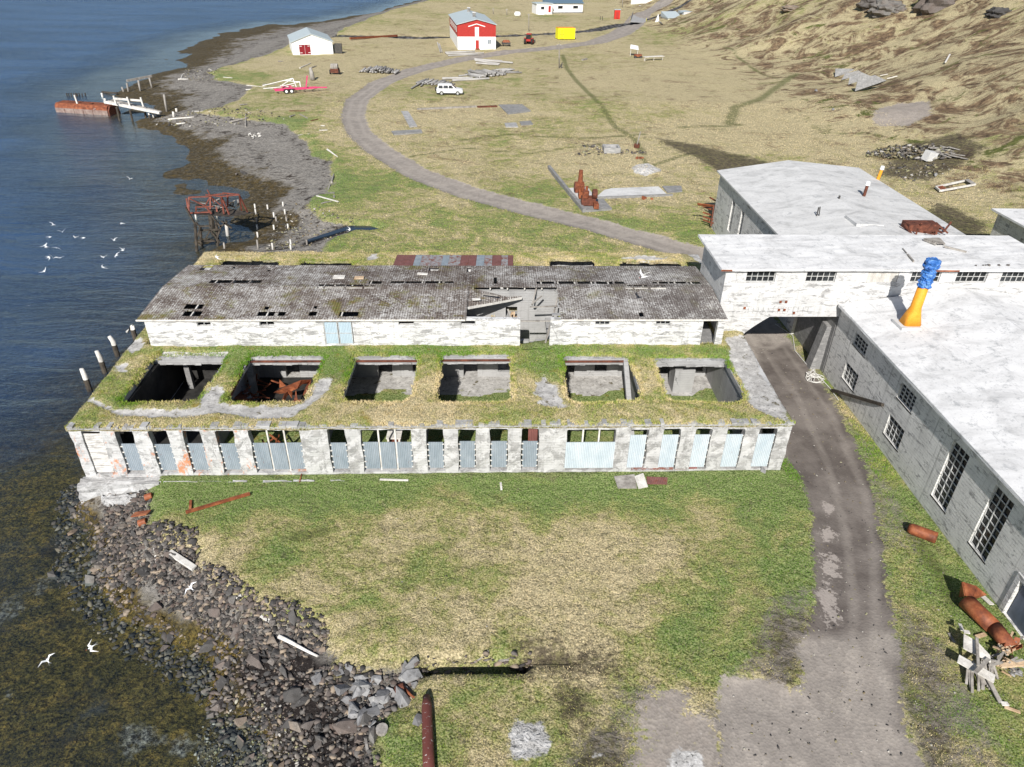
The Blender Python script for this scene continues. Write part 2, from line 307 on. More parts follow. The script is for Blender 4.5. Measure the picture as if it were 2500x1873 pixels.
# ------------------------------------------------ terrain
SEA=-1.8
def pw(L,z=0.): return [tuple(g(x,y,z)[:2]) for x,y in L]
EDGE=[(815,1657),(811,1639),(811,1584),(818,1546),(880,1500),(894,1485),(901,1443),(860,1440),(798,1437),(747,1447),(709,1437),(711,1411),(693,1367),(645,1338),(557,1324),(520,1291),(495,1270),(425,1241),(423,1180),(351,1171),(300,1155),(314,1134),(322,1097),(318,1050),(318,1030)]
EDGE2=[(505,545),(690,545),(698,536),(724,511),(760,490),(790,486),(756,486),(700,470),(670,447),(659,437),(677,421),(720,414),(716,364),(677,317),(634,281),(626,263),(533,256),(468,245),(420,238),(486,230),(504,216),(540,184),(468,167),(453,151),(540,126),(612,101),(634,86),(716,76),(737,62),(808,34),(850,19),(925,0)]
LAND=pw([(815,1900),*EDGE])+[(-20.8,29),(-20.8,33),(-15,53.5)]+pw(EDGE2)+[(-25,620),(10,3000),(3500,3000),(3500,-400),(-1.5,-400)]
WEDGE=[(600,1900),(590,1657),(560,1600),(520,1560),(440,1520),(470,1450),(400,1390),(260,1350),(270,1290),(180,1240),(200,1200),(165,1100),(185,1052)]
WEDGE2=[(454,541),(520,520),(555,492),(545,440),(470,415),(418,407),(367,346),(364,295),(299,266),(324,230),(259,202),(306,166),(389,144),(396,115),(432,86),(504,68),(576,54),(630,54),(796,30),(850,15),(925,-4)]
WPOLY=pw(WEDGE,SEA)+[(-21.9,29.6),(-23,53.4)]+pw(WEDGE2,SEA)+[(-40,620),(0,3000),(3500,3000),(3500,-400),(-6,-400)]
WEED=pw([(-800,1900),(-700,1050),(0,1000),(60,985),(140,945),(200,1100),(330,1300),(480,1380),(560,1480),(600,1560),(640,1657),(640,1900)],SEA)
def grow(a,b,s,f,end):
    L=[a]
    while L[-1]<b: L.append(L[-1]+s)
    st=s
    while L[-1]<end: st*=f; L.append(L[-1]+st)
    return L
xs=grow(0,45,.32,1.03,3000); xs=sorted([-x for x in xs[1:]])+xs; ys=[-200,-100,-50,-20,0,5]+grow(9,58,.3,1.016,2900)
xs=np.array([x-2 for x in xs]); ys=np.array(ys,float); GXX,GYY=np.meshgrid(xs,ys)
X,Y=GXX,GYY
def vnoise(X,Y,s,seed):
    r=np.random.default_rng(seed); T=r.random((64,64)); x=X/s; y=Y/s; xi=np.floor(x).astype(int); yi=np.floor(y).astype(int); fx=x-xi; fy=y-yi; fx=fx*fx*(3-2*fx); fy=fy*fy*(3-2*fy)
    a=T[yi%64,xi%64]; b=T[yi%64,(xi+1)%64]; c=T[(yi+1)%64,xi%64]; d_=T[(yi+1)%64,(xi+1)%64]
    return (a*(1-fx)+b*fx)*(1-fy)+(c*(1-fx)+d_*fx)*fy-.5
land=poly_sd(LAND,X,Y); wat=poly_sd(WPOLY,X,Y); far_=np.clip((Y-55)/15,0,1); wat=wat+far_*(vnoise(X,Y,7,81)*5+vnoise(X,Y,2.3,82)*2.2)+(1-far_)*vnoise(X,Y,1.5,83)*1.; land=land+far_*(vnoise(X,Y,4,84)*1.6+vnoise(X,Y,1.4,85)*.7)*(Y<400); weed=poly_sd(WEED,X,Y)
dE=np.maximum(-land,0); dW=np.maximum(wat,0)
t=np.where(land>0,0,np.where(wat>0,dE/(dE+dW+1e-6),1+(-wat)*.08))
hx=np.clip(X-(50+6*vnoise(X,Y,30,3)),0,None)*np.clip((Y-62)/25,0,1)
hill=np.where(hx<25,.011*hx*hx,.011*625+.42*(hx-25))
hill=np.where(hill>0,hill+(vnoise(X,Y,14,5)*2.2+vnoise(X,Y,5,6)*1.0+vnoise(X,Y,40,8)*5)*np.clip(hx/18,0,1),0)
bumps=vnoise(X,Y,4.5,1)*.16+vnoise(X,Y,1.5,2)*.07+vnoise(X,Y,12,9)*.25*np.clip((Y-55)/20,0,1)
flat=np.clip((np.abs(X-2)-24)/4,0,1)  # keep it level round the ruins
Zl=bumps*(.35+.65*np.clip((Y-56)/10,0,1))+hill-.35*np.clip(1-land/.7,0,1)
Zb=-.35-1.45*np.clip(t,0,1)+vnoise(X,Y,1.2,4)*.08*np.clip(dE,0,1)
dep=np.where(weed>0,.1+.016*(-wat)+.2*(vnoise(X,Y,6,7)+.3)*np.clip(-wat/4,0,1), .03+.075*(-wat)+(vnoise(X,Y,3.2,51)*.35+vnoise(X,Y,9,52)*.5)*np.clip(-wat/3,0,1))
dep=np.where(weed>0,dep,np.where(weed>-30,np.minimum(dep,.45+.12*(-weed)),dep))
Zw=SEA-np.clip(dep,-.03,6)
Z=np.where(land>0,Zl,np.where(wat>0,Zb,Zw))
def pline(L,z=0): return pw(L,z)
# road
RD=[(1640,560),(1560,556),(1480,541),(1400,517),(1300,490),(1200,464),(1100,440),(1000,412),(900,372),(820,325),(775,285),(762,252),(772,215),(820,180),(900,150),(1000,127),(1100,112),(1200,103),(1290,90),(1340,72),(1366,54),(1385,35),(1450,22),(1600,-6),(1700,-14)]
rdl=[(19.3,44.5),(19.4,52),(18.6,58)]+pline(RD[1:])
road1=1.9+.012*np.clip(Y-120,0,200)-poly_sd(rdl,X,Y,False)
NEAR=pw([(1620,722),(1700,722),(1760,800),(1840,940),(1880,1030),(1900,1130),(1910,1220),(1925,1300),(1940,1360),(1945,1420),(1950,1500),(1975,1600),(2000,1657),(2100,1900),(1560,1900),(1560,1657),(1545,1500),(1562,1460),(1640,1462),(1690,1480),(1730,1490),(1735,1450),(1715,1395),(1745,1365),(1760,1290),(1758,1200),(1752,1110),(1735,1040),(1712,985)])
NEAR=[(17.4,46)]+NEAR[:0]+[(21,46),(21.2,40)]+NEAR[2:-1]+[(16,31),(15.6,38)]
road2=poly_sd(NEAR,X,Y); road=np.maximum(road1,road2)
bare=np.maximum(poly_sd(pw([(1368,1575),(1385,1530),(1406,1492),(1470,1488),(1496,1527),(1544,1559),(1566,1591),(1560,1657),(1560,1900),(1360,1900),(1368,1657)]),X,Y),poly_sd(pw([(1880,270),(1930,262),(1990,268),(2000,290),(1950,300),(1880,290)]),X,Y))
conc=np.full(X.shape,-9.)
for L in ([(1102,1585),(1120,1560),(1172,1562),(1182,1600),(1185,1620),(1150,1640),(1108,1636)],[(1420,1600),(1440,1590),(1520,1600),(1545,1640),(1540,1720),(1420,1700)],[(1250,1620),(1290,1600),(1330,1630),(1330,1657),(1260,1660)],
          [(1362,364),(1375,356),(1400,353),(1425,364),(1427,372),(1395,378),(1370,374)]):
    conc=np.maximum(conc,poly_sd(pw(L),X,Y)-(.45 if L[0][1] in (1600,1620) else -.05))
dark=np.full(X.shape,-9.); trail=np.zeros(X.shape)
for L,w in (([(1215,118),(1225,150),(1250,180),(1300,230),(1330,275),(1370,300),(1390,335)],.35),([(1390,345),(1400,360),(1500,330)],.2),([(1000,302),(1100,292),(1250,300),(1390,292)],.35),([(880,340),(1000,320),(1150,330),(1300,312)],.1),
            ([(1470,275),(1600,270)],.5),([(1575,268),(1590,230),(1640,215),(1720,170)],.8),([(1560,110),(1640,160),(1680,180)],.1),([(1780,290),(1870,300),(1900,310)],.2),([(1960,1140),(2010,1210),(2060,1300)],-.05),([(1930,1385),(1950,1450),(1990,1560),(2030,1657)],.12),([(1490,60),(1560,50),(1600,30)],.5),
            ([(640,1160),(700,1150)],-.1)):
    trail=np.maximum(trail,np.exp(-(poly_sd(pline(L),X,Y,False)/(max(w,.15)*1.0+.25))**2))
for L in ([(1400,295),(1500,312),(1640,345),(1720,365),(1600,375),(1545,372),(1500,345),(1440,318)],[(1950,330),(2050,330),(2110,362),(2000,392),(1900,380)],[(1230,1500),(1270,1500),(1275,1535),(1235,1535)],[(1250,1585),(1330,1580),(1345,1640),(1330,1657),(1250,1657)],
          [(2030,440),(2000,470),(2060,505),(2120,510),(2120,480)],[(1670,1330),(1740,1330),(1740,1400),(1700,1480),(1660,1440)],[(1930,1300),(2000,1330),(2060,1480),(2080,1657),(1990,1657),(1950,1480)]):
    dark=np.maximum(dark,poly_sd(pw(L),X,Y)+(.35 if len(L)<6 else -.3))
wet=np.zeros(X.shape); wp=poly_sd(pw([(1640,800),(1640,740),(1700,740),(1790,820),(1860,905),(1900,1030),(1935,1200),(1945,1362),(1700,1372),(1740,1200),(1700,1000)]),X,Y); wet=np.clip(.5+wp*.8,0,1)
wet=np.maximum(wet,np.clip(.5+.8*poly_sd(pw([(1925,1430),(1950,1430),(1975,1540),(1985,1590),(1950,1580)]),X,Y),0,1))
pud=np.full(X.shape,-9.)
for L in ([(1778,1135),(1795,1135),(1800,1165),(1782,1168)],[(1775,1190),(1805,1195),(1815,1240),(1790,1255),(1776,1225)],[(1775,1270),(1812,1275),(1815,1340),(1790,1350),(1776,1310)],[(1785,1085),(1797,1085),(1797,1110),(1785,1110)]):
    pud=np.maximum(pud,poly_sd(pw(L),X,Y))
def rutf(L,w=.35): return np.exp(-(poly_sd(L,X,Y,False)/w)**2)
r0=pline([(1640,740),(1720,850),(1790,1000),(1830,1150),(1845,1300),(1850,1450),(1870,1657)]); r1=pline([(1690,740),(1800,900),(1870,1060),(1890,1200),(1895,1400),(1920,1657)])
rut=np.maximum(rutf(r0),rutf(r1)); rdo=np.array(rdl)
rut=np.maximum(rut*.6,np.exp(-((poly_sd(rdl,X,Y,False)-.8)/.35)**2))
creekl=pline([(640,82),(730,74),(820,76),(900,79),(1000,78),(1100,75),(1200,70),(1280,64),(1340,52),(1400,44),(1440,42),(1520,40),(1580,22),(1700,2)])
creek=2.6-poly_sd(creekl,X,Y,False); Z=np.where((land>0),Z-.9*np.clip((creek+1)/2.6,0,1),Z)
mud=poly_sd(pw([(500,1440),(560,1400),(610,1440),(690,1450),(740,1560),(800,1600),(800,1900),(560,1900),(600,1600),(560,1540),(520,1500)],-1.3),X,Y)
mud=np.maximum(mud,poly_sd(pw([(650,1370),(700,1440),(740,1460),(760,1600),(700,1560),(600,1440)],-.8),X,Y))
shell=np.clip(poly_sd(pw([(200,1560),(300,1500),(420,1510),(500,1580),(480,1657),(200,1700)],SEA),X,Y)/2,0,1)
lush=np.zeros(X.shape)
def blob(x,y,r,k,z=0):
    global lush
    p=g(x,y,z); lush=lush+k*np.exp(-(((X-p[0])**2+(Y-p[1])**2)/r**2))
# strong green along the foot of the facade, then patches as in the meadow
fy=29.3+.0177*X
lush+=2.2*np.exp(-((Y-fy+.8)/2.0)**2)*(np.abs(X+2)<20)
for b in ((480,1200,3,-1),(700,1130,3,.7),(560,1220,1.5,1.2),(900,1100,3,-1.),(1200,1170,4.5,-1),(980,1240,3,.8),(1050,1340,3,-.8),(880,1330,2.5,-.6),(1040,1300,1.5,.8),(1400,1130,3,.3),(1460,1250,3,.1),(1640,1000,3,1.2),(1720,1050,1.6,1.2),(1710,1250,2,1),(1560,1320,2,.9),(1540,1400,2,.9),(1180,1480,4,-.7),(900,1560,1.5,.8),(1340,1560,1.5,.8),(760,1400,2.5,-.4),(1080,1440,1.2,1),
          (2000,1130,2.5,1),(2060,1260,2,1.2),(1800,830,3,1),(1850,930,2,1),(1900,1030,2,1),(700,330,5,1.6),(760,380,5,1.2),(690,425,3,1.8),(620,262,5,1.5),(560,270,4,1.5),(480,160,7,1.6),(1500,80,14,1.5),(1400,95,10,1),(1290,170,12,-.8),(1450,180,16,-1),(1600,220,18,-1),(1700,300,10,-1),(1200,420,5,.8),(1350,470,5,1),(900,380,3,1.),(1100,475,5,.8),(850,480,6,.2),(1500,500,4,1),(900,240,10,-.9),(1060,250,10,-1),(1000,350,6,-.6),(1950,400,4,1.2),(1100,200,8,-.4),(880,20,25,-.5),(850,95,15,-.7),(820,145,10,-.1),(1029,112,6,1.5),(675,122,5,1.2),(1010,15,20,.5),(1190,35,8,1.4),(1300,40,8,.9),(1900,250,15,-.8),(2080,280,10,-.5),(1310,350,6,-.6)):
    blob(*b)
lush=lush+(vnoise(X,Y,16,91)*2.2+vnoise(X,Y,45,92)*1.6)*np.clip((Y-60)/20,0,1)*np.clip((land-1)/3,0,1)
lush=lush+(.02+vnoise(X,Y,2.6,95)*1.5)*np.clip((30-Y)/3,0,1)-.95*np.clip((Y-60)/25,0,1)
lush=np.clip(lush+.25*np.exp(-((land-.8)/1.2)**2)*4*(land>0)*(Y>30),-1.8,2.2)
heath=np.clip(np.clip(hx/14,0,1.2)+.38*np.clip((Y-62)/20,0,1)*np.clip((land-4)/8,0,1),0,1.2)
dirt=np.zeros(X.shape)
for L in ([(1935,1300),(2010,1340),(2110,1500),(2190,1657),(2000,1760),(1940,1450)],[(1640,1300),(1760,1250),(1760,1400),(1700,1500),(1600,1520),(1560,1460),(1620,1400)],[(1740,800),(1790,800),(1960,1100),(1990,1200),(1900,1180),(1850,950)],[(1500,1500),(1560,1500),(1570,1657),(1540,1657)],[(1330,1480),(1420,1470),(1370,1657),(1200,1657)]): dirt=np.maximum(dirt,np.clip(.6+poly_sd(pw(L),X,Y)*.8,0,1))
Z=Z-.12*np.clip(road/.6,0,1)*(land>0)
inside=(X>-21.3)&(X<15.3)&(Y>29.9+.0177*X)&(Y<53)
Z=np.where(inside,np.minimum(Z,-.25),Z)
# sunken drain with turf lip in the foreground
TR=pw([(915,1447),(918,1425),(1148,1420),(1150,1446)]); tsd=poly_sd(TR,X,Y); Z=np.where(tsd>.0,-.9,Z)
TR2=pw([(1150,1402),(1195,1402),(1215,1418),(1290,1430),(1300,1438),(1240,1432),(1150,1440)]); t2=poly_sd(TR2,X,Y); Z=np.where(t2>0,Z-.25,Z); dark=np.maximum(dark,t2+.55)
ST=pw([(822,496),(800,489),(756,488),(738,494),(700,506),(660,520),(662,523),(705,511),(745,499),(800,500)],-.4); ssd=poly_sd(ST,X,Y); Z=np.where(ssd>-.5,np.minimum(Z,-.45-.0*X+.35*np.clip(-ssd/.5,0,1)-np.clip((-28.-X)*0,0,1)),Z); mud=np.maximum(mud,ssd+.5)
# low mounds: gravel heap, rubble heap
def mound(x,y,rx,ry,h):
    global Z
    p=g(x,y); d2=((X-p[0])/rx)**2+((Y-p[1])/ry)**2; Z=Z+h*np.clip(1-d2,0,1)**.8*(1+.25*vnoise(X,Y,.9,12)); return p
mound(1394,369,2.4,1.6,.55)
NY,NX=X.shape
V=np.stack([X,Y,Z],-1).reshape(-1,3)
I=np.arange(NX*NY).reshape(NY,NX); F=np.stack([I[:-1,:-1],I[:-1,1:],I[1:,1:],I[1:,:-1]],-1).reshape(-1,4)
ground=fast_mesh('ground',V,F,GROUND,{k:('POINT',a) for k,a in dict(land=np.clip(land,-9,9),beach=np.where(land>0,0,t),road=np.clip(road,-9,9),bare=np.clip(bare,-9,9),dark=np.clip(dark,-9,9),conc=conc,weed=np.clip(weed,-9,9),heath=heath,creek=np.clip(creek,-9,9),wet=wet,dirt=dirt,trail=trail,pud=pud,rut=rut,mud=np.clip(mud,-9,9),shell=shell,lush=lush).items()},smooth=True)
tag(ground,kind='structure')
def zt(x,y):
    i=np.clip(np.searchsorted(xs,x)-1,0,NX-2); j=np.clip(np.searchsorted(ys,y)-1,0,NY-2)
    fx=np.clip((x-xs[i])/(xs[i+1]-xs[i]),0,1); fy_=np.clip((y-ys[j])/(ys[j+1]-ys[j]),0,1)
    return (Z[j,i]*(1-fx)+Z[j,i+1]*fx)*(1-fy_)+(Z[j+1,i]*(1-fx)+Z[j+1,i+1]*fx)*fy_
_T=np.geomspace(10,900,2500)
def tg(x,y):
    d=_ray(x,y); P=CAM+np.outer(_T,d/np.linalg.norm(d)); k=np.nonzero(P[:,2]<zt(P[:,0],P[:,1]))[0]
    if len(k)==0: return g(x,y,0)
    a,b=_T[k[0]-1],_T[k[0]]; d=d/np.linalg.norm(d)
    for _ in range(12):
        mid=(a+b)/2; p=CAM+mid*d
        if p[2]<zt(p[0],p[1]): b=mid
        else: a=mid
    return CAM+b*d
def fld(A,x,y):
    i=np.clip(np.searchsorted(xs,x)-1,0,NX-2); j=np.clip(np.searchsorted(ys,y)-1,0,NY-2); return A[j,i]
# water sheet over everything below the tide line
wm=(Z<SEA+.2); fm=(wm[:-1,:-1]|wm[:-1,1:]|wm[1:,1:]|wm[1:,:-1])&(~(inside[:-1,:-1]&inside[1:,1:]))&(np.minimum(land[:-1,:-1],land[1:,1:])<0)
Fw=np.stack([I[:-1,:-1],I[:-1,1:],I[1:,1:],I[1:,:-1]],-1)[fm]
us,inv=np.unique(Fw.ravel(),return_inverse=True); Vw=V[us].copy(); dd=SEA-Vw[:,2]; Vw[:,2]=SEA
dpt=np.clip(dd,0,4)
water=fast_mesh('sea',Vw,inv.reshape(-1,4),WATER,{'depth':('POINT',dpt)},smooth=True); tag(water,kind='structure')

# ------------------------------------------------ building materials
def conc_mat(name,white=.62,dirt=.5,board=.5,flake=.35,rusty=.0,orange=0.,tint=(1,1,1),iso=False):
    m=NG(name); v=m.pos('world'); 
    base=m.ramp(m.noise(v,.8,5,.65),[(.3,tuple(white*.8*x for x in tint)),(.6,tuple(white*x for x in tint))])
    grey=m.ramp(m.noise(v,3,5,.7),[(.35,(.20,.2,.2)),(.65,(.34,.335,.33))])
    bl=m.noise(m.nd('Mapping',0,Vector=v,Scale=(1,1,1.2) if iso else (.7,.7,2.6)),1.5,9,.8,.5)
    c=m.mix(m.mr(bl,.62-.18*flake,.66-.18*flake,0,.85),base,grey)
    c=m.mix(m.mr(m.noise(v,6,6,.8),.57,.63,0,.55*flake+.1),c,grey)
    st=m.noise(m.nd('Mapping',0,Vector=v,Scale=(3.5,3.5,.22)),1.3,5,.7)
    c=m.mix(m.mr(st,.55,.72,0,dirt),c,(.13,.13,.125))
    dn=m.nd('MixRGB',0,Fac=.3,Color1=v,Color2=m.nd('TexNoise',1,Vector=v,Scale=2.,Detail=4.))
    cr=m.vor(dn,.42,'DISTANCE_TO_EDGE'); cm=m.ma('MULTIPLY',m.mr(cr,.007,.002),m.mr(m.noise(v,.35,3,.5),.52,.6))
    c=m.mix(m.ma('MULTIPLY',cm,.6),c,(.08,.08,.08))
    bw=m.mr(m.ma('FRACT',m.ma('MULTIPLY',m.nd('SeparateXYZ',2,Vector=v),6.2)),.0,.12,1,0)
    bw=m.ma('MULTIPLY',bw,m.mr(m.noise(v,1.7,6,.75),.40,.54)); c=m.mix(m.ma('MULTIPLY',bw,board),c,(.12,.12,.115))
    if orange: c=m.mix(m.mr(m.noise(m.nd('Mapping',0,Vector=v,Scale=(1,1,.5)),1.3,8,.8),.555,.60,0,.75),c,(.55,.17,.035))
    if rusty: c=m.mix(m.mr(m.noise(m.nd('Mapping',0,Vector=v,Scale=(3,3,.3)),1.1,5,.7),.62,.7,0,rusty),c,(.28,.10,.03))
    b=m.bump(m.ma('ADD',m.noise(v,7,6,.75),m.ma('MULTIPLY',bw,-.8)),.5,.03)
    return m.done(c,.92,b,0,.15)
WHITEW=conc_mat('whitewashed_concrete',.66,.35,.4,.62)
WHITEW2=conc_mat('white_painted_concrete',.60,.3,.2,.5,.08)
FACADE=conc_mat('facade_concrete',.50,.5,.15,.7,.0,.0,iso=True)
def _facade():
    m=conc_mat('facade_concrete_lichen',.52,.5,.15,.6,0,.001,iso=True)
    return m
FACADEL=_facade()
GREYC=conc_mat('grey_side_concrete',.70,.6,.55,.45,tint=(1,.99,.96))
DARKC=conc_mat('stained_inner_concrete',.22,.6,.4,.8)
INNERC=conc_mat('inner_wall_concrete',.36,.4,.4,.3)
BLACKC=M_simple('wet_and_shade_black_concrete',[(.3,(.012,.012,.012)),(.7,(.05,.048,.045))],1.5,.7,kind='world')  # black carries both wet concrete and the pit shade painted into it
def _roofw(name,w,p):
    m=NG(name); v=m.pos('world')
    n=m.noise(m.nd('Mapping',0,Vector=v,Scale=(.8,1.3,1)),.5,7,.68,.8)
    c=m.ramp(n,[(.34,tuple(x*.66 for x in w)),(.47,tuple(x*.88 for x in w)),(.6,w)]); c=m.mix(m.mr(m.noise(v,5,7,.8),.55,.66,0,p),c,(.30,.31,.32))
    c=m.mix(m.mr(m.noise(m.nd('Mapping',0,Vector=v,Location=(9,2,0)),1.3,6,.75),.56,.66,0,p),c,(.34,.35,.36))
    c=m.mix(m.mr(m.noise(m.nd('Mapping',0,Vector=v,Scale=(6,.5,1)),1.,5,.7),.6,.7,0,p*.6),c,(.3,.31,.32))
    return m.done(c,.85,m.bump(m.noise(v,6,6,.8),.3,.02),0,.2)
ROOFW=_roofw('white_roof_coating',(.73,.73,.73),.75); ROOFG=_roofw('greying_roof_coating',(.62,.62,.615),.7)
def _oldroof():
    m=NG('old_corrugated_roof'); v=m.pos('world')
    c=m.ramp(m.noise(v,.9,6,.7),[(.35,(.085,.062,.052)),(.5,(.155,.125,.108)),(.65,(.26,.235,.215))])
    x=m.nd('SeparateXYZ',0,Vector=v)
    gx_=m.mr(x,-1,12); c=m.mix(m.ma('MULTIPLY',gx_,.6),c,(.15,.14,.135))
    sh=m.ma('ABSOLUTE',m.ma('SUBTRACT',m.ma('FRACT',m.ma('MULTIPLY',x,1.09)),.5)); c=m.mix(m.mr(sh,.47,.49,0,.7),c,(.35,.32,.31))
    y=m.nd('SeparateXYZ',1,Vector=v); ys_=m.ma('ABSOLUTE',m.ma('SUBTRACT',m.ma('FRACT',m.ma('MULTIPLY',y,.52)),.5)); c=m.mix(m.mr(ys_,.47,.49,0,.45),c,(.05,.035,.03))
    fl=m.noise(v,7.5,8,.85); k=m.mr(m.ma('ADD',fl,m.ma('MULTIPLY',m.ma('SUBTRACT',m.noise(v,.5,4,.6),.5),.35)),.50,.54)
    c=m.mix(k,c,m.ramp(m.noise(v,2,3,.6),[(.3,(.36,.34,.32)),(.7,(.62,.61,.59))]))
    mo=m.noise(v,.42,6,.72,.5); mk=m.ma('MULTIPLY',m.mr(m.ma('ADD',mo,m.ma('MULTIPLY',m.noise(v,4,4,.7),.25)),.66,.76),m.mr(gx_,0,1,1,.25))
    c=m.mix(m.ma('MULTIPLY',mk,.85),c,m.ramp(m.noise(v,2.5,4,.7),[(.35,(.17,.10,.025)),(.6,(.16,.17,.035))]))
    cw=m.nd('TexWave',1,{'bands_direction':'X'},Vector=v,Scale=2.1)
    c=m.mix(m.mr(cw,.25,.0,0,.45),c,(.02,.018,.016))
    return m.done(c,.9,m.bump(cw,.8,.05,m.bump(fl,.4,.02)),0,.15)
OLDROOF=_oldroof()
def _sheet(name,base,dark,rust=.15,metal=.0,white=.0):
    m=NG(name); v=m.pos('world'); n=m.noise(m.nd('Mapping',0,Vector=v,Scale=(1,1,.4)),2.2,5,.7)
    c=m.ramp(n,[(.3,dark),(.65,base)]); c=m.mix(m.mr(m.noise(v,3,6,.8),.62-.2*rust,.68-.2*rust,0,.9 if rust>.1 else .4),c,(.20,.055,.025))
    cw=m.nd('TexWave',1,{'bands_direction':'X'},Vector=v,Scale=3.4); c=m.mix(m.mr(cw,.3,0,0,.35),c,tuple(x*.45 for x in dark))
    return m.done(c,.55,m.bump(cw,.7,.03),metal,.35)
SHEETB=_sheet('blue_grey_sheet',(.31,.355,.40),(.20,.245,.285),.08); SHEETW=_sheet('white_sheet',(.56,.62,.67),(.42,.50,.56),.04)
SHEETR=_sheet('rusty_sheet',(.24,.10,.09),(.14,.06,.05),.25); SHEETM=_sheet('flaked_sheet',(.36,.37,.39),(.24,.22,.22),.6)
BLUEDOOR=_sheet('pale_blue_door_paint',(.45,.56,.64),(.38,.49,.57),.02)
WOODW=M_simple('whitened_boards',[(.35,(.30,.285,.27)),(.55,(.60,.59,.57))],2,.85,.5,.02,sc=(1,1,6))
WOODG=M_simple('weathered_timber',[(.3,(.16,.145,.13)),(.6,(.33,.31,.285)),(.75,(.42,.40,.37))],2.5,.9,.5,.02,sc=(1,1,.3))
WOODL=M_simple('bleached_driftwood',[(.3,(.42,.40,.37)),(.6,(.66,.64,.60))],2.5,.9,.4,.02,sc=(1,1,.4))
WOODF=M_simple('fresh_timber',[(.3,(.36,.24,.14)),(.6,(.55,.42,.29))],2.5,.8,.3,.01)
WOODD=M_simple('dark_wet_timber',[(.3,(.02,.017,.014)),(.65,(.085,.07,.055))],2.5,.8,.5,.02)
RUST=M_simple('rust',[(.3,(.09,.03,.018)),(.5,(.19,.058,.028)),(.68,(.31,.11,.05))],2.5,.75,.4,.015)
RUSTD=M_simple('dark_rust',[(.3,(.05,.02,.014)),(.55,(.13,.045,.028)),(.7,(.2,.07,.04))],3,.8,.4,.015)
RUSTO=M_simple('bright_rust',[(.3,(.10,.032,.018)),(.5,(.23,.07,.03)),(.68,(.36,.135,.06))],2,.6,.35,.015)
IRON=M_simple('dark_iron',[(.3,(.03,.03,.03)),(.7,(.09,.085,.08))],3,.7)
FRAMEM=M_simple('window_bar_paint',[(.3,(.30,.31,.31)),(.65,(.5,.5,.49))],4,.8)
def flat(name,c,rough=.6,spec=.4,metal=0,vary=.12):
    m=NG(name); n=m.noise(m.pos('obj'),3,4,.6); 
    return m.done(m.mix(m.mr(n,.3,.7),tuple(x*(1-vary) for x in c),tuple(min(1,x*(1+vary)) for x in c)),rough,None,metal,spec)
def _glass():
    m=NG('dark_pane'); v=m.pos('world'); n=m.vor(v,1.3,'F1',1); f=m.nd('SeparateColor',0,Color=n)
    return m.done(m.mix(f,(.006,.007,.008),(.035,.04,.045)),.25,None,0,.4)
GLASS=_glass()
ORANGE=M_simple('orange_paint',[(.25,(.50,.20,.025)),(.45,(.72,.30,.025)),(.7,(.78,.34,.04))],3,.6,.15,.01); TARP=M_simple('blue_tarpaulin',[(.3,(.015,.06,.24)),(.5,(.035,.14,.42)),(.7,(.16,.32,.58))],4,.45,.4,.03); REDP=flat('red_paint',(.36,.025,.02),.6); WHITEP=flat('white_paint',(.80,.80,.80),.6)
BLACKP=flat('black_rubber',(.018,.018,.018),.8); PINK=flat('pink_paint',(.60,.06,.17),.6); YELLOW=flat('yellow_paint',(.85,.80,.01),.5,.4,0,.05); ROOFB=flat('pale_blue_grey_roofing',(.42,.48,.50),.5); BLUER=flat('slate_blue_roofing',(.10,.16,.22),.5)
REDR=flat('bright_red_paint',(.60,.03,.02),.5); STONE=M_simple('stone_grey',[(.3,(.10,.10,.10)),(.6,(.22,.215,.21))],2,.9,.5,.03); ROPE=flat('white_rope',(.6,.59,.56),.9)
K=.0177
def sk(b):  # keep the small skew of the old block: y shifts with x
    b.v=[(x,y+K*x,z) for x,y,z in b.v]; return b
# ------------------------------------------------ FRONT BLOCK with turf deck
blk=thing('ruined_block','long concrete ruin with grass grown flat roof and six open pits above the sheeted facade','ruin',(0,0,0))
DZ=3.02
OP=[(-20.7,-19.75),(-19.05,-18.18),(-17.39,-16.47),(-15.73,-14.84),(-14.1,-13.2),(-12.45,-9.9),(-8.52,-7.61),(-6.85,-4.28),(-3.53,-2.64),(-1.9,-1.0),(-.27,.66),(1.36,2.26),(3.7,6.23),(7.03,7.94),(8.71,9.62),(10.39,11.25),(12.07,12.98),(13.73,14.67)]
def ztop(i): return 2.86 if i<7 else (2.84 if i<12 else 2.76)
holes=[(a,b,.12,ztop(i)) for i,(a,b) in enumerate(OP)]
fa=MB()
XL,XR=-21.25,15.4
for u0,u1,v0,v1 in cells(XL,XR,-.3,DZ,holes):
    n=max(1,int((u1-u0)/.5)); 
    nz_=max(1,int((v1-v0)/.45))
    for k in range(n):
        for l_ in range(nz_): fa.box(u0+(u1-u0)*k/n,u0+(u1-u0)*(k+1)/n,29.62,30.02,v0+(v1-v0)*l_/nz_,v0+(v1-v0)*(l_+1)/nz_,1 if u0<-11 else 0)
def warp(V,a): return [(x+a*math.sin(x*5.1+z*7.3)*math.sin(z*3.1+1),y+a*.8*math.sin(x*3.7+z*5.9+y),z+a*(.9 if z>.3 else .2)*math.sin(x*6.3+1.7*z)) for x,y,z in V]
fa.v=warp(fa.v,.035)
fo=sk(fa)
bmj=random.Random(3)
fo.v=[(x,y,z) for x,y,z in fo.v]
fo.build('facade_wall',[FACADE,FACADEL],blk)
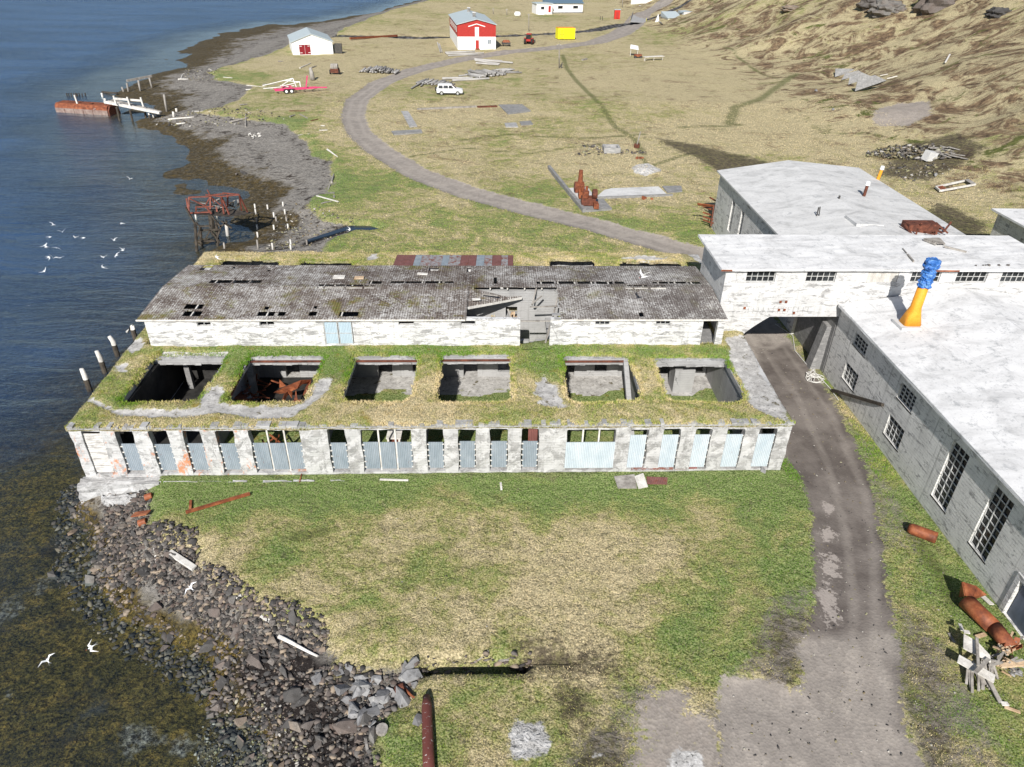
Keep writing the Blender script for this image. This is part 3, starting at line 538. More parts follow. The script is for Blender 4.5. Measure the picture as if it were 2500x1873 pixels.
# crumbled arch corners over each opening
cr=MB()
for i,(a,b) in enumerate(OP):
    zt_=ztop(i); 
    for sgn,xc in ((1,a),(-1,b)):
        cr=MB()
        w=.05+.07*random.random(); h=.04+.07*random.random()
        cr.add([(xc,29.64,zt_+.01),(xc+sgn*w,29.64,zt_+.01),(xc,29.64,zt_-h),(xc,30.0,zt_+.01),(xc+sgn*w,30.0,zt_+.01),(xc,30.0,zt_-h)],[(0,1,2),(3,5,4),(0,3,4,1),(1,4,5,2),(2,5,3,0)])
        sk(cr).build('lintel_corner',FACADE,blk)
# ragged coping of broken concrete along the top of the facade
cp=MB(); x=XL
while x<XR:
    w=random.uniform(.12,.4); h=random.uniform(.03,.17); cp.box(x,x+w*.97,29.58-random.uniform(0,.05),29.98,DZ-.02,DZ+h); x+=w
sk(cp).build('broken_coping',conc_mat('coping_concrete',.42,.4,.1,.8),blk)
wl=MB(); wl.box(XL,XL+.35,30.03,53.1,-2.2,DZ-.02); wl.box(XR-.35,XR,30.03,53.1,-.3,DZ-.02); wl.box(XL+.36,XR-.36,52.8,53.1,-2.2,DZ-.02)
wl.v=[(x-.0567*(y-29.6) if x<0 else x+.03*(y-29.6),y,z) for x,y,z in wl.v]; sk(wl).build('outer_wall',FACADE,blk)
PITS=[(-19.65,-15.75,31.45,36.3),(-14.35,-10.1,31.55,36.35),(-8.2,-4.55,31.6,36.45),(-3.2,.9,31.6,36.6),(3.9,7.95,31.7,36.55),(9.35,13.65,31.75,36.4)]
RP=[(-19.9,-16.2,47.2,51.1),(-14.9,-10.7,47.2,50.95),(4.0,7.7,47.2,51.6),(9.4,14.2,47.2,51.4)]
PITS0=[(a,b,c-K*(a+b)/2,d-K*(a+b)/2) for a,b,c,d in PITS]; RP0=[(a,b,c-K*(a+b)/2,d-K*(a+b)/2) for a,b,c,d in RP]
# slab (deck) as strips with holes
sb=MB()
gap=(1.5,3.25,37.9,42.3); SH=[*PITS0,*[(a-.2,b+.2,c_,d+.8) for a,b,c_,d in RP0],gap,(-2.5,1.5,38.3,41.8)]
for u0,u1,v0,v1 in cells(XL+.02,XR-.02,30.03,53.05,SH): sb.box(u0,u1,v0,v1,DZ-.33,DZ-.03)
sb.v=[(x-.0567*(y-29.6)*np.clip(-(x+17)/4,0,1),y,z) for x,y,z in sb.v]
sk(sb).build('deck_slab',INNERC,blk)
CG_=conc_mat('rim_concrete',.46,.4,.2,.9)
# concrete lips round the pit rims and steel edge beams at their back
lp=MB(); bmz=MB()
for i,(a,b,c,d) in enumerate(PITS0):
    lp=MB(); x=a-.02
    while x<b: w_=min(random.uniform(.2,.6),b+.02-x+.001); lp.box(x,x+w_,d+.004+random.uniform(0,.05),d+.33,DZ-.4-random.uniform(0,.07),DZ-.03+random.uniform(0,.06)); x+=w_+.001
    sk(lp).build('rim_lip',CG_,blk)
    if i in (1,2,3,4): bmz=MB(); bmz.box(a-.1,b+.1,d-.1,d-.004,DZ-.2,DZ-.1); sk(bmz).build('edge_beam',RUSTD,blk)

# partition walls, back wall with doorways, columns
pw_=MB()
for x in (-15.2,-9.4,-3.95,2.3,3.45,8.55): pw_.box(x-.14,x+.14,31.3 if x<8 else 33.2,39.3,.03,DZ-.34)
pw_.box(13.75,14.0,31.5,39.3,.03,DZ-.34)
for x0,x1 in ((XL+.4,-15.35),(-15.05,-9.6),(-9.2,-4.2),(-3.75,2.1),(2.5,8.3),(8.8,13.7)):
    hs=[] if x0<-16 else [(x0+1.7,x0+2.6,.0,2.1),(x0+3.9,x0+4.7,.4,2.0)]
    for u0,u1,v0,v1 in cells(x0,x1,.03,DZ-.34,hs): pw_.box(u0,u1,39.34,39.6,v0,v1)
sk(pw_).build('partition_wall',INNERC,blk); pw_=MB(); pw_.box(-19.9,-19.65,31.3,39.3,.09,DZ-.34); pw_.box(-15.35,-15.345,31.35,39.3,.09,DZ-.34); pw_.box(-19.6,-15.4,39.2,39.33,.09,DZ-.34); sk(pw_).build('shade_black_wall',BLACKC,blk)  # black faces paint the shade of the first pit onto its walls
cl=MB()
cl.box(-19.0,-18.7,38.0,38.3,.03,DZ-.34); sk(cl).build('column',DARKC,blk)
c2_=MB(); c2_.beam((7.75,32.2,0),(7.75,36.6,2.9),.28,.3); sk(c2_).build('inclined_beam',INNERC,blk)
vt=MB(); vt.box(11.1,12.35,37.3,38.6,.03,1.7); sk(vt).build('concrete_plinth',INNERC,blk)
ds=MB(); ds.box(-19.6,-15.36,31.3,39.3,.06,.08); ds.box(-15.0,-9.6,36.2,39.3,.06,.08); ds.box(XL+.4,-15.3,30.1,31.3,.06,.08); sk(ds).build('wet_shaded_floor',BLACKC,blk)  # floor black is wetness plus pit shade put into the colour
# floor: concrete, rubble and the grass that has grown in
fx=np.arange(XL+.36,XR-.36,.2); fyy=np.arange(30.04,52.8,.2); FX,FY=np.meshgrid(fx,fyy)
FZ=.03+.05*(vnoise(FX,FY,.7,31)+.5)
flush=np.full(FX.shape,-.2); fconc=.4+vnoise(FX,FY,2.2,33)*2.2
fconc=np.where((FY<37.25+vnoise(FX,FY,1.5,71))&(FX>-11),-1,fconc)+np.where((FY>37.9)&(FX>-11),.9,0); fconc=np.where((FX<-9.3)&(FY<36)&(FX>-15),-.3,fconc)
fconc=np.where((FX<-9.3),fconc,np.where(FY<31.6,-1,fconc)); flush=np.where(FY<37.5,1.7,.6)
FV=np.stack([FX,FY+K*FX,FZ],-1).reshape(-1,3); I2=np.arange(FX.size).reshape(FX.shape)
fast_mesh('floor',FV,np.stack([I2[:-1,:-1],I2[:-1,1:],I2[1:,1:],I2[1:,:-1]],-1).reshape(-1,4),TURF,{'lush':('POINT',flush),'conc':('POINT',fconc),'rim':('POINT',np.ones(FX.shape))},blk,True)
# turf on the deck
tx=np.arange(XL-.12,XR+.06,.13); ty=np.arange(29.6,53.25,.13); TX,TY=np.meshgrid(tx,ty)
hs=np.full(TX.shape,9.)
wob=vnoise(TX,TY,.5,41)*.22+vnoise(TX,TY,1.6,42)*.35
for a,b,c,d in PITS0+RP0:
    cx_,cy_=(a+b)/2,(c+d)/2; r=.55; qx=np.abs(TX-cx_)-(b-a)/2+r; qy=np.abs(TY-cy_)-(d-c)/2+r
    s_=np.sqrt(np.maximum(qx,0)**2+np.maximum(qy,0)**2)+np.minimum(np.maximum(qx,qy),0)-r
    s_=s_-np.where((TY>d-.1),.28,0.)*(np.abs(TX-cx_)<(b-a)/2+.3)+np.where(TY<c+.4,.16,.05)
    hs=np.minimum(hs,s_)
hs=hs+wob*.5
shd=np.minimum(np.minimum(TX+20.5,13.8-TX),np.minimum(TY-38.0,46.2-TY))
gp=poly_sd([(1.45,37.4),(3.35,37.4),(4.2,39.5),(4.2,43),(-.3,43),(-.2,40.9),(1.3,39.6)],TX,TY)
shd=np.where(gp>-.15,-1,shd)
edg=np.minimum(np.minimum(TX-XL+.1,XR+.05-TX),np.minimum(TY-29.6,53.25-TY))
H=np.clip(np.minimum(hs,edg+.05)/.5,0,1)
TZ=DZ+.02+.13*H**.6+vnoise(TX,TY,.6,43)*.07+vnoise(TX,TY,2.5,44)*.1+vnoise(TX,TY,.25,45)*.05
con=np.full(TX.shape,-9.)
for L in ([(195,862),(225,868),(250,885),(300,885),(400,884),(432,875),(440,840),(470,832),(482,845),(470,870),(500,875),(600,875),(640,872),(665,850),(690,820),(715,815),(712,840),(690,860),(660,880),(630,900),(560,905),(470,893),(400,903),(310,900),(260,897),(220,880)],
          [(262,788),(290,785),(285,805),(260,803)],[(292,755),(305,735),(325,730),(325,752),(300,765)],[(1158,825),(1175,812),(1200,830),(1205,850),(1225,878),(1215,882),(1160,872),(1172,860),(1155,850)],
          [(1560,728),(1600,722),(1630,770),(1690,870),(1703,912),(1650,895),(1612,868),(1610,840),(1580,790),(1570,745)],[(790,555),(812,546),(815,560),(795,563)],[(1340,560),(1375,552),(1440,556),(1430,563)],[(1465,545),(1490,540),(1520,560),(1500,572)]):
    P=[(p[0],p[1]-K*p[0]) for p in pw(L,DZ+.1)]; con=np.maximum(con,poly_sd(P,TX,TY))
con=np.maximum(con,np.where((TY>PITS0[0][3]-.2)&(TY<PITS0[0][3]+.75)&(TX>-19.3)&(TX<-15.7),.1,-9))
TZ=TZ-.1*np.clip(con/.3+.5,0,1)
lshT=-.45+0*TX+vnoise(TX,TY,3,61)*1.4
for x,y,r,k in ((230,890,2,.9),(300,800,1.5,.6),(500,765,2,1.4),(900,757,2.5,1.6),(1000,755,2,1.2),(1170,745,1.8,2.2),(1150,790,1.5,1),(720,775,1.6,1.6),(730,800,1,1.4),(1400,760,2,1.2),(260,830,1.3,.7),(350,760,1.3,1.2),(620,755,3,1.2),(1195,800,1,1.),(1600,770,.8,1.2),(1590,755,1,1),(1250,760,2,1.2),(1320,900,3,-.4),(1450,890,3,-.7),(780,900,4,-.5),(600,545,3,.2),(840,545,1.,1),(1050,545,1,1.2)):
    p=g(x,y,DZ+.1); lshT=lshT+k*np.exp(-(((TX-p[0])**2+(TY+K*TX-p[1])**2)/r**2))
lshT=lshT*.62-.12+.75*np.exp(-((TY-37.2)/.5)**2)
ok=(hs>0)&(shd<.15)&(gp<.1)
TVx=TX-.0567*(TY-29.6)*np.clip(-(TX+17)/4,0,1)+.03*(TY-29.6)*np.clip((TX-13)/2,0,1)
TV=np.stack([TVx,TY+K*TX,TZ],-1).reshape(-1,3); I3=np.arange(TX.size).reshape(TX.shape)
fm3=ok[:-1,:-1]&ok[:-1,1:]&ok[1:,1:]&ok[1:,:-1]
F3=np.stack([I3[:-1,:-1],I3[:-1,1:],I3[1:,1:],I3[1:,:-1]],-1)[fm3]
# skirt: every border edge drops a little so the sod has thickness
from collections import Counter
E_=np.concatenate([F3[:,[0,1]],F3[:,[1,2]],F3[:,[2,3]],F3[:,[3,0]]]); key=np.sort(E_,1); _,ix,ct=np.unique(key,axis=0,return_index=True,return_counts=True)
be=E_[ix[ct==1]]; nb=len(TV); bv=np.unique(be); mp={int(a):nb+i for i,a in enumerate(bv)}
low=TV[bv].copy(); low[:,2]-=.2
sq=np.array([[b,a,mp[int(a)],mp[int(b)]] for a,b in be])
TVA=np.concatenate([TV,low]); at=lambda A: np.concatenate([A.ravel(),A.ravel()[bv]])
used,inv2=np.unique(np.concatenate([F3,sq]).ravel(),return_inverse=True)
turf=fast_mesh('turf_roof',TVA[used],inv2.reshape(-1,4),TURF,{'lush':('POINT',at(lshT)[used]),'conc':('POINT',at(np.clip(con,-9,9))[used]),'rim':('POINT',at(np.clip(np.minimum(hs,edg),0,1))[used])},blk,True)
# mound of turf running down through the gap in the rear shed
gm=MB()
GX_,GY_=np.meshgrid(np.linspace(1.45,4.2,24),np.linspace(37.4,42,30)); gz=DZ+.1-np.clip((GY_-38.1)*.55-(GX_-1.5)*.2,0,2.2)+vnoise(GX_,GY_,.5,46)*.12
I4=np.arange(GX_.size).reshape(GX_.shape); keep=(gp[0,0]<9)
fast_mesh('turf_mound',np.stack([GX_,GY_+K*GX_,gz],-1).reshape(-1,3),np.stack([I4[:-1,:-1],I4[:-1,1:],I4[1:,1:],I4[1:,:-1]],-1).reshape(-1,4),TURF,{'lush':('POINT',np.full(GX_.size,1.8)),'conc':('POINT',np.full(GX_.size,-5.)),'rim':('POINT',np.ones(GX_.size))},blk,True)
# sheets and boards standing in the facade openings
for i,(a,b) in enumerate(OP):
    m_=MB(); y=29.72
    if i==0:
        for k in range(17): m_.box(a+.03,b-.05,y-.025*random.random(),y+.05,.2+k*.145,.2+k*.145+.12)
        sk(m_).build('board_panel',WOODW,blk); continue
    wide=b-a>1.5; hi=2.0 if i<13 else 2.42
    if i==12:
        m_.box(a-.02,b+.02,29.57,29.615,.3,1.98); sk(m_).build('metal_sheet',SHEETW,blk)
    elif wide:
        w=(b-a)/3
        for k in range(3):
            mm=MB(); mm.box(a+w*k+.06,a+w*(k+1)-.03,y,y+.03,.28+random.uniform(-.03,.02),hi-random.uniform(0,.04)); sk(mm).build('metal_sheet',SHEETB,blk)
    else:
        lo=.28 if i<12 else .3
        if i<12: m_.box(a+.07,b-.05,y,y+.03,lo,hi-random.uniform(0,.05))
        else: m_.box(a-.03,b-.1,29.575,29.612,lo,hi)
        sk(m_).build('metal_sheet',SHEETB if i<12 else SHEETW,blk)
    mp_=MB()
    if wide:
        for k in (1,2): mp_.box(a+(b-a)*k/3-.03,a+(b-a)*k/3+.05,29.78,29.88,.1,ztop(i)+.02)
    for k in range(5):
        z=.35+k*(hi-.55)/4; mp_.box(a+.005,a+.12,29.70,29.77,z,z+.05); mp_.box(b-.09,b-.005,29.70,29.77,z,z+.05)
    sk(mp_).build('mullion' if wide else 'wooden_peg',WOODL,blk)
m_=MB(); m_.box(1.75,2.24,30.5,30.54,1.3,2.7); sk(m_).build('metal_sheet',SHEETR,blk)
# plinth showing where the bank has fallen away
pl=MB(); pl.hexa([(-21.6,28.75,-2.2),(-17.2,28.8,-1.2),(-17.2,29.6,-1.2),(-21.6,29.6,-2.2),(-21.4,28.95,-.05),(-17.3,29.0,-.05),(-17.3,29.6,-.05),(-21.4,29.6,-.05)])
pl.hexa([(-20.2,28.2,-2.),(-18.4,28.0,-1.6),(-18,28.8,-1.6),(-20.6,28.8,-2.),(-20,28.5,-.7),(-18.6,28.4,-.5),(-18.3,28.8,-.5),(-20.3,28.8,-.6)])
PLM=conc_mat('plinth_concrete',.46,.5,.2,.8,iso=True)
def roughen(o,cuts,amp,seed=1):
    bm=bmesh.new(); bm.from_mesh(o.data); bmesh.ops.remove_doubles(bm,verts=bm.verts,dist=.001); bmesh.ops.subdivide_edges(bm,edges=bm.edges,cuts=cuts,use_grid_fill=True); r_=random.Random(seed)
    for v in bm.verts: v.co+=Vector((r_.uniform(-1,1),r_.uniform(-1,1),r_.uniform(-1,1)))*amp
    bm.to_mesh(o.data); bm.free(); return o
roughen(sk(pl).build('plinth',PLM,blk),7,.07)
x=-17.1
while x<-8: w_=random.uniform(.5,1.8); pl=MB(); pl.box(x,x+w_,29.0+random.uniform(-.06,.06),29.16,-.2,random.uniform(-.02,.05)); roughen(sk(pl).build('kerb_stone',PLM,blk),2,.025); x+=w_+random.choice((.02,.05,.8))
# rusty wreckage inside the second pit, each plate a thing
def shell(name,label,cx_,cy_,cz,r,a0,a1,h,axis,mat,thick=.03):
    b=MB(); n=14; P=[]
    for k in range(n+1):
        t=math.radians(a0+(a1-a0)*k/n); P.append((math.cos(t)*r,math.sin(t)*r))
    ax=Vector(axis).normalized(); u=ax.orthogonal().normalized(); w=ax.cross(u)
    for k in range(n):
        q=[]
        for (p,e) in ((P[k],0),(P[k+1],0),(P[k+1],h*(1+.25*math.sin(k))),(P[k],h*(1+.25*math.sin(k-1)))): q.append(u*p[0]+w*p[1]+ax*e)
        b.plate(q,thick)
    o=b.build(name,mat); o.location=(cx_,cy_+K*cx_,cz); return tag(o,label,'scrap metal')
w8=crop(560,860,.13562)
def wp(x,y,z): return tuple(g(*w8(x,y),z))
def strip(name,label,A,B,mat):
    b=MB()
    for i in range(len(A)-1): b.plate([A[i],A[i+1],B[i+1],B[i]],.035)
    return tag(b.build(name,mat),label,'scrap metal')
strip('curved_plate','large curved rusty boiler plate arching in the second pit',[wp(800,720,1.0),wp(960,640,1.5),wp(1120,570,1.8),wp(1290,500,1.8),wp(1480,490,1.4)],[wp(900,740,.8),wp(1050,730,1.1),wp(1210,660,1.5),wp(1310,570,1.5),wp(1450,550,1.1)],RUSTO)
strip('curved_plate','rusty hoop segment curling down below the big plate in the second pit',[wp(1050,700,1.4),wp(990,760,1.5),wp(965,840,1.5),wp(990,930,1.4),wp(1040,945,1.3)],[wp(1090,740,1.2),wp(1040,790,1.3),wp(1010,850,1.35),wp(1035,890,1.25),wp(1060,900,1.2)],RUSTO)
strip('curved_plate','dark rusty plate bending down at the right wall of the second pit',[wp(1480,490,1.4),wp(1460,600,1.6),wp(1400,720,1.6)],[wp(1440,520,1.0),wp(1380,640,1.1),wp(1330,780,1.2)],RUST)
for lab,P in (('pointed rusty plate shard rising beside the curved plate',[wp(905,490,1.6),wp(1020,600,1.2),wp(905,640,1.0)]),('pointed rusty plate hanging under the curved plate',[wp(1040,700,1.4),wp(1125,650,1.3),wp(1120,825,1.0)]),('slim rusty plate standing at the front right of the second pit',[wp(1200,680,1.5),wp(1230,860,1.2),wp(1170,860,1.2)]),('flat rusty plate at the front right of the second pit',[wp(1130,880,1.5),wp(1290,860,1.5),wp(1260,920,1.4),wp(1130,930,1.4)]),
              ('reddish plate lying at the left of the second pit',[wp(30,810,1.3),wp(150,730,1.1),wp(370,820,.9),wp(390,900,1.2),wp(180,880,1.3)]),('dark reddish plate behind the column in the second pit',[wp(100,620,.9),wp(330,640,.7),wp(350,740,.8),wp(120,720,1.0)])):
    b=MB(); b.plate([tuple(p) for p in P],.04); tag(b.build('rusty_plate',RUSTO if 'shard' in lab or 'hanging' in lab or 'slim' in lab else RUST),lab,'scrap metal')
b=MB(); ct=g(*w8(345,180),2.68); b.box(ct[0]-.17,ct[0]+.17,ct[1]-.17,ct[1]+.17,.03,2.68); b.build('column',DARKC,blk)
b=MB(); b.beam(wp(20,760,2.9),wp(250,310,2.9),.1,.25); b.build('rusty_edge_beam',RUSTD,blk)
sc=np.random.default_rng(4)
for k in range(34):
    x,y=sc.uniform(90,340),sc.uniform(420,880); b=MB(); a_=np.array(wp(x,y,.9+.3*sc.random())); b.plate([tuple(a_),tuple(a_+[sc.uniform(.1,.5),sc.uniform(-.2,.2),sc.uniform(-.15,.15)]),tuple(a_+[sc.uniform(-.1,.3),sc.uniform(.1,.5),sc.uniform(-.1,.2)])],.03); tag(b.build('scrap_flake',(RUST,RUSTD,DARKC)[k%3]),'small crumpled scrap piece in the heap left of the column in the second pit','scrap metal','scrap pieces in the second pit')
for k in range(12):
    b=MB(); x=random.uniform(-14.6,-13.4); y=random.uniform(35.6,37.5); b.beam((x,y,.5+random.random()*.5),(x+random.uniform(-.8,.8),y+random.uniform(-.9,.9),.6+random.random()*.6),.08,.05); tag(b.build('scrap_bar',RUST),'thin rusty bar in the scrap heap at the left of the second pit','scrap metal','rusty bars heaped in the second pit')
for k in range(10):
    b=MB(); x=random.uniform(-12.2,-10.2); y=random.uniform(30.4,31.2); b.beam((x,y+K*x,.3+random.random()*.9),(x+random.uniform(-1,1),y+K*x+.3,.5+random.random()*1.6),.09,.04); tag(b.build('scrap_bar',RUSTO if k%2 else RUST),'orange rusted bar piled behind the left triple opening','scrap metal','rusty bars behind the left triple opening')
b=MB(); b.box(-5.9,-5.1,31.2,32.0,1.0,1.06); b.box(-5.85,-5.75,31.25,31.35,.05,1.0); b.box(-5.25,-5.15,31.25,31.35,.05,1); b.box(-5.85,-5.75,31.8,31.9,.05,1.); b.box(-5.25,-5.15,31.8,31.9,.05,1.); b.box(-5.8,-5.2,31.3,31.9,.3,.8,1)
tag(b.build('rusty_cabinet',[WOODL,RUSTD]),'white topped rusty cabinet seen through the middle triple opening','cabinet')
# the corrugated strip set in the rear turf
Xs=[-7.77,-6.3,-5.8,-5.0,-4.2,-3.7,-2.8,-2.2,-1.6,-1.0,-.4,.3,.8,1.2]; mats_=[SHEETR,SHEETB,SHEETM,SHEETM,SHEETB,SHEETM,SHEETR,SHEETR,SHEETB,SHEETM,SHEETR,SHEETM,SHEETR]
for k in range(13):
    b=MB(); a_,b_=Xs[k],Xs[k+1]; b.hexa([(a_+.01,46.4,3.32),(b_,46.4,3.32),(b_,52.2,3.22),(a_+.01,52.2,3.22),(a_+.01,46.4,3.36),(b_,46.4,3.36),(b_,52.2,3.26),(a_+.01,52.2,3.26)]); b.v=[(x+.02*(y-46),y,z+.004*(k%3)) for x,y,z in b.v]; sk(b).build('corrugated_sheet',mats_[k],blk)
# ------------------------------------------------ REAR SHED
shd_=thing('corrugated_shed','long low white shed with lichen covered corrugated roof, partly fallen in','shed',(0,0,0))
SZ=4.93; SY=37.9
WN=[(-17.53,-16.7,4.45,4.74,2),(-13.9,-13.03,4.45,4.76,2),(-5.77,-4.83,4.5,4.8,1),(-2.08,-1.2,4.5,4.8,1),(5.95,6.83,4.52,4.82,3),(9.62,10.5,4.54,4.84,3)]
hl=[(a,b,c-K*0,d) for a,b,c,d,_ in WN]+[(-10.17,-8.5,3.3,4.76),(12.5,13.4,3.05,4.84)]
for x0,x1 in ((-20.5,1.45),(3.28,13.82)):
    w=MB()
    for u0,u1,v0,v1 in cells(x0,x1,3.08,SZ,[h for h in hl if x0<h[0]<x1]): w.box(u0,u1,SY,SY+.28,v0,v1)
    w.v=warp(w.v,.025); sk(w).build('front_wall',WHITEW,shd_)
w=MB(); w.box(-20.5,-20.2,SY+.29,45.9,3.05,4.88); w.box(-20.19,13.8,45.6,45.9,3.05,4.8); w.v=[(x-(.0567*(y-29.6)-.47 if x<-20 else 0),y,z) for x,y,z in w.v]; sk(w).build('rear_and_end_wall',WHITEW,shd_)
w=MB()
for u0,u1,v0,v1 in cells(-3.3,5.3,.6,4.9,[(.65,1.4,2.6,3.75),(-.2,.05,4.35,4.5)]): w.box(u0,u1,42.0,42.25,v0,v1)
w.box(-3.3,-3.0,SY+.3,41.98,2.9,4.9); sk(w).build('inner_wall',INNERC,shd_)
w=MB()
for x0,x1 in ((-20.2,-3.31),(5.31,13.7)): w=MB(); w.box(x0,x1,SY+.3,45.5,3.0,3.1); sk(w).build('shed_floor',DARKC,shd_)
# timber wreckage in the doorway of the inner wall
for p0,p1 in (((.75,41.7,2.6),(1.1,41.8,3.5)),((.9,41.75,2.6),(1.35,41.7,3.2)),((1.15,41.6,2.6),(1.2,41.6,3.6))):
    b=MB(); b.beam(p0,p1,.16,.1); tag(b.build('loose_plank',WOODF),'loose brown plank in the doorway of the roofless bay','plank','planks in the roofless bay doorway')
for a,b_,c,d,n in WN:
    f=MB(); f.box(a,b_,SY+.06,SY+.1,c,c+.035); f.box(a,b_,SY+.06,SY+.1,d-.03,d)
    for k in range(n+1):
        x=a+(b_-a-.03)*k/n; f.box(x,x+.03,SY+.05,SY+.11,c+.036,d-.031)
    o=sk(f).build('window',FRAMEM,shd_)
    if n==3: q=MB(); q.box(a+.01,b_-.01,SY+.12,SY+.13,c,d); sk(q).build('pane',GLASS,o)
for k,(a,b_) in enumerate(((-10.15,-9.36),(-9.32,-8.52))):
    q=MB(); q.box(a,b_,SY-.03,SY+.02,3.32,4.74); o=sk(q).build('door_leaf',BLUEDOOR,shd_)
    q=MB(); q.box(a,a+.04,SY-.05,SY-.031,3.3,4.75); q.box(b_-.04,b_,SY-.05,SY-.031,3.3,4.75); q.box(a+.041,b_-.041,SY-.05,SY-.031,4.0,4.04); sk(q).build('frame',FRAMEM,o)
q=MB(); q.box(-10.6,-8.0,SY-.09,SY-.01,4.78,4.86); sk(q).build('door_rail',IRON,shd_)
q=MB(); q.box(12.42,12.5,SY-.02,SY+.3,3.05,4.9); q.box(13.4,13.52,SY-.02,SY+.3,3.05,4.9); q.box(12.42,13.52,SY-.03,SY+.3,4.85,4.93); sk(q).build('doorway_frame',WHITEW,shd_)
YE0,YR0,YB0=37.8,41.75,45.95
def zr(y): return 4.93+.30*(y-YE0)/(YR0-YE0) if y<=YR0 else 5.23-.30*(y-YR0)/(YB0-YR0)
def rh(P):  # hole from picture rectangle on the roof
    (xa,ya),(xb,yb)=P; a=g(xa,yb,5.05); b_=g(xb,ya,5.05); c_=g(xa,ya,5.05); d_=g(xb,yb,5.05)
    return ((a[0]+c_[0])/2,(b_[0]+d_[0])/2,a[1]-K*a[0],b_[1]-K*b_[0])
RH=[]
for cf,L in ((z1,[(672,725,870,775),(655,792,850,842),(1455,795,1640,840),(1680,795,1755,840),(1530,745,1580,780),(2010,795,2095,838),(2065,742,2100,772),(950,475,1180,520),(1200,475,1370,520),(1390,475,1500,520),(2120,530,2175,580),(2185,530,2400,580),(850,290,960,350),(1190,305,1225,330),(1560,310,1600,330),(1560,345,1600,365)]),
             (e6,[(0,362,108,392),(118,362,225,392),(232,368,300,392),(75,517,195,545),(262,337,345,360),(402,337,485,356),(493,337,610,356),(618,337,725,356),(742,338,797,356),(640,238,700,262),(1050,310,1070,360)]),
             (z3,[(0,520,85,550),(340,522,480,548),(490,522,640,548),(660,522,770,552),(92,560,160,598),(170,560,295,598),(318,565,460,600),(222,780,262,818),(720,570,780,590)]),
             (z2,[(1370,490,1560,530),(1580,490,1790,530),(1810,490,1990,530),(2010,490,2190,530),(210,320,315,350),(620,320,660,375)])):
    for x0,y0,x1,y1 in L: RH.append(rh((cf(x0,y0),cf(x1,y1))))
RH=[r for r in RH]
RH.append((-1.75,3.9,37.5,41.78)); 
hf=[(a,b,max(c,YE0),min(d,YR0)) for a,b,c,d in RH if c<YR0-.15]; hb=[(a,b,max(c,YR0),d) for a,b,c,d in RH if d>YR0+.3 ]
hf=[h for h in hf if h[3]-h[2]>.1]; hb=[(a,b,c if c>YR0+.25 else YR0+.12,d) for a,b,c,d in hb]
for nm,y0,y1,hh,xa_,xb_ in (('front_roof_slope',YE0,YR0,hf,-20.85,1.0),('front_roof_slope',YE0,YR0,hf,1.0,13.9),('rear_roof_slope',YR0,YB0,hb,-20.85,13.9)):
    r=MB(); rr=random.Random(5)
    for u0,u1,v0,v1 in cells(xa_,xb_,y0,y1,hh):
        n=max(1,round((u1-u0)/1.2))
        for k in range(n):
            a=u0+(u1-u0)*k/n; b_=u0+(u1-u0)*(k+1)/n; o_=rr.uniform(0,.02)
            r.hexa([(a,v0,zr(v0)+o_),(b_,v0,zr(v0)+o_),(b_,v1,zr(v1)+o_),(a,v1,zr(v1)+o_),(a,v0,zr(v0)+.035+o_),(b_,v0,zr(v0)+.035+o_),(b_,v1,zr(v1)+.035+o_),(a,v1,zr(v1)+.035+o_)])
    sk(r).build(nm,OLDROOF,shd_)
r=MB()
for x in np.arange(-20.2,13.9,1.1):
    if -1.9<x<3.8: continue
    r.box(x,x+.08,YE0+.1,YR0,SZ-.02-.1,SZ-.02); 
r.v=[(x,y,z+(zr(min(max(y,YE0),YR0))-4.93)-.02) for x,y,z in r.v]; sk(r).build('rafter',WOODL,shd_)
r=MB()
for x in np.arange(-20.2,13.9,1.1): r.box(x,x+.08,YR0+.001,YB0-.1,4.8,4.9)
r.v=[(x,y,z+zr(y)-4.93-.02) for x,y,z in r.v]; sk(r).build('rafter',WOODL,shd_)
r=MB(); r.box(-20.8,-1.8,YR0-.05,YR0+.05,5.06,5.2); r.box(3.9,13.8,YR0-.05,YR0+.05,5.06,5.2); r.box(-20.9,-1.8,YE0-.05,YE0,4.86,4.95); r.box(3.9,13.95,YE0-.05,YE0,4.86,4.95); sk(r).build('purlin',WOODL,shd_)
# sagging sheet over the broken bay, with its dangling rafters
r=MB(); sgp=[tuple(g(*z2(x,y),z)) for x,y,z in ((585,742,5.0),(800,712,4.9),(1000,675,4.78),(1210,635,4.6),(1050,640,4.8),(900,602,4.98),(690,550,5.17),(585,538,5.22))]; r.plate(sgp,.05); r.v=[(x,y-K*x,z) for x,y,z in r.v]; sk(r).build('sagging_sheet',OLDROOF,shd_)
r=MB(); r.beam((-1.75,sgp[0][1]-.05,4.9),(sgp[3][0],sgp[3][1]-K*2.3-.05,4.5),.1,.14); sk(r).build('broken_beam',WOODL,shd_)
for p0,p1 in (((2.25,40.6,4.6),(2.9,41.0,5.0)),((2.6,41.9,5.1),(2.3,40.9,4.4)),((.75,40.1,4.5),(.95,39.6,4.0)),((3.9,40.8,5.0),(3.35,38.6,4.2)),((3.3,38.4,4.3),(3.05,38.3,3.1)),((1.5,38.0,4.75),(3.3,38.0,4.75)),((2.1,39.6,4.9),(3.9,39.7,4.9))):
    r=MB(); r.beam(p0,p1,.09,.07); sk(r).build('hanging_rafter',WOODG,shd_)
for a in ((3.85,4.35,40.0,40.4,4.98),(3.8,4.4,39.4,39.75,4.93),(3.4,4.0,38.6,38.9,4.8)):
    r=MB(); r.box(a[0],a[1],a[2],a[3],a[4],a[4]+.04); sk(r).build('loose_roof_sheet',INNERC,shd_)
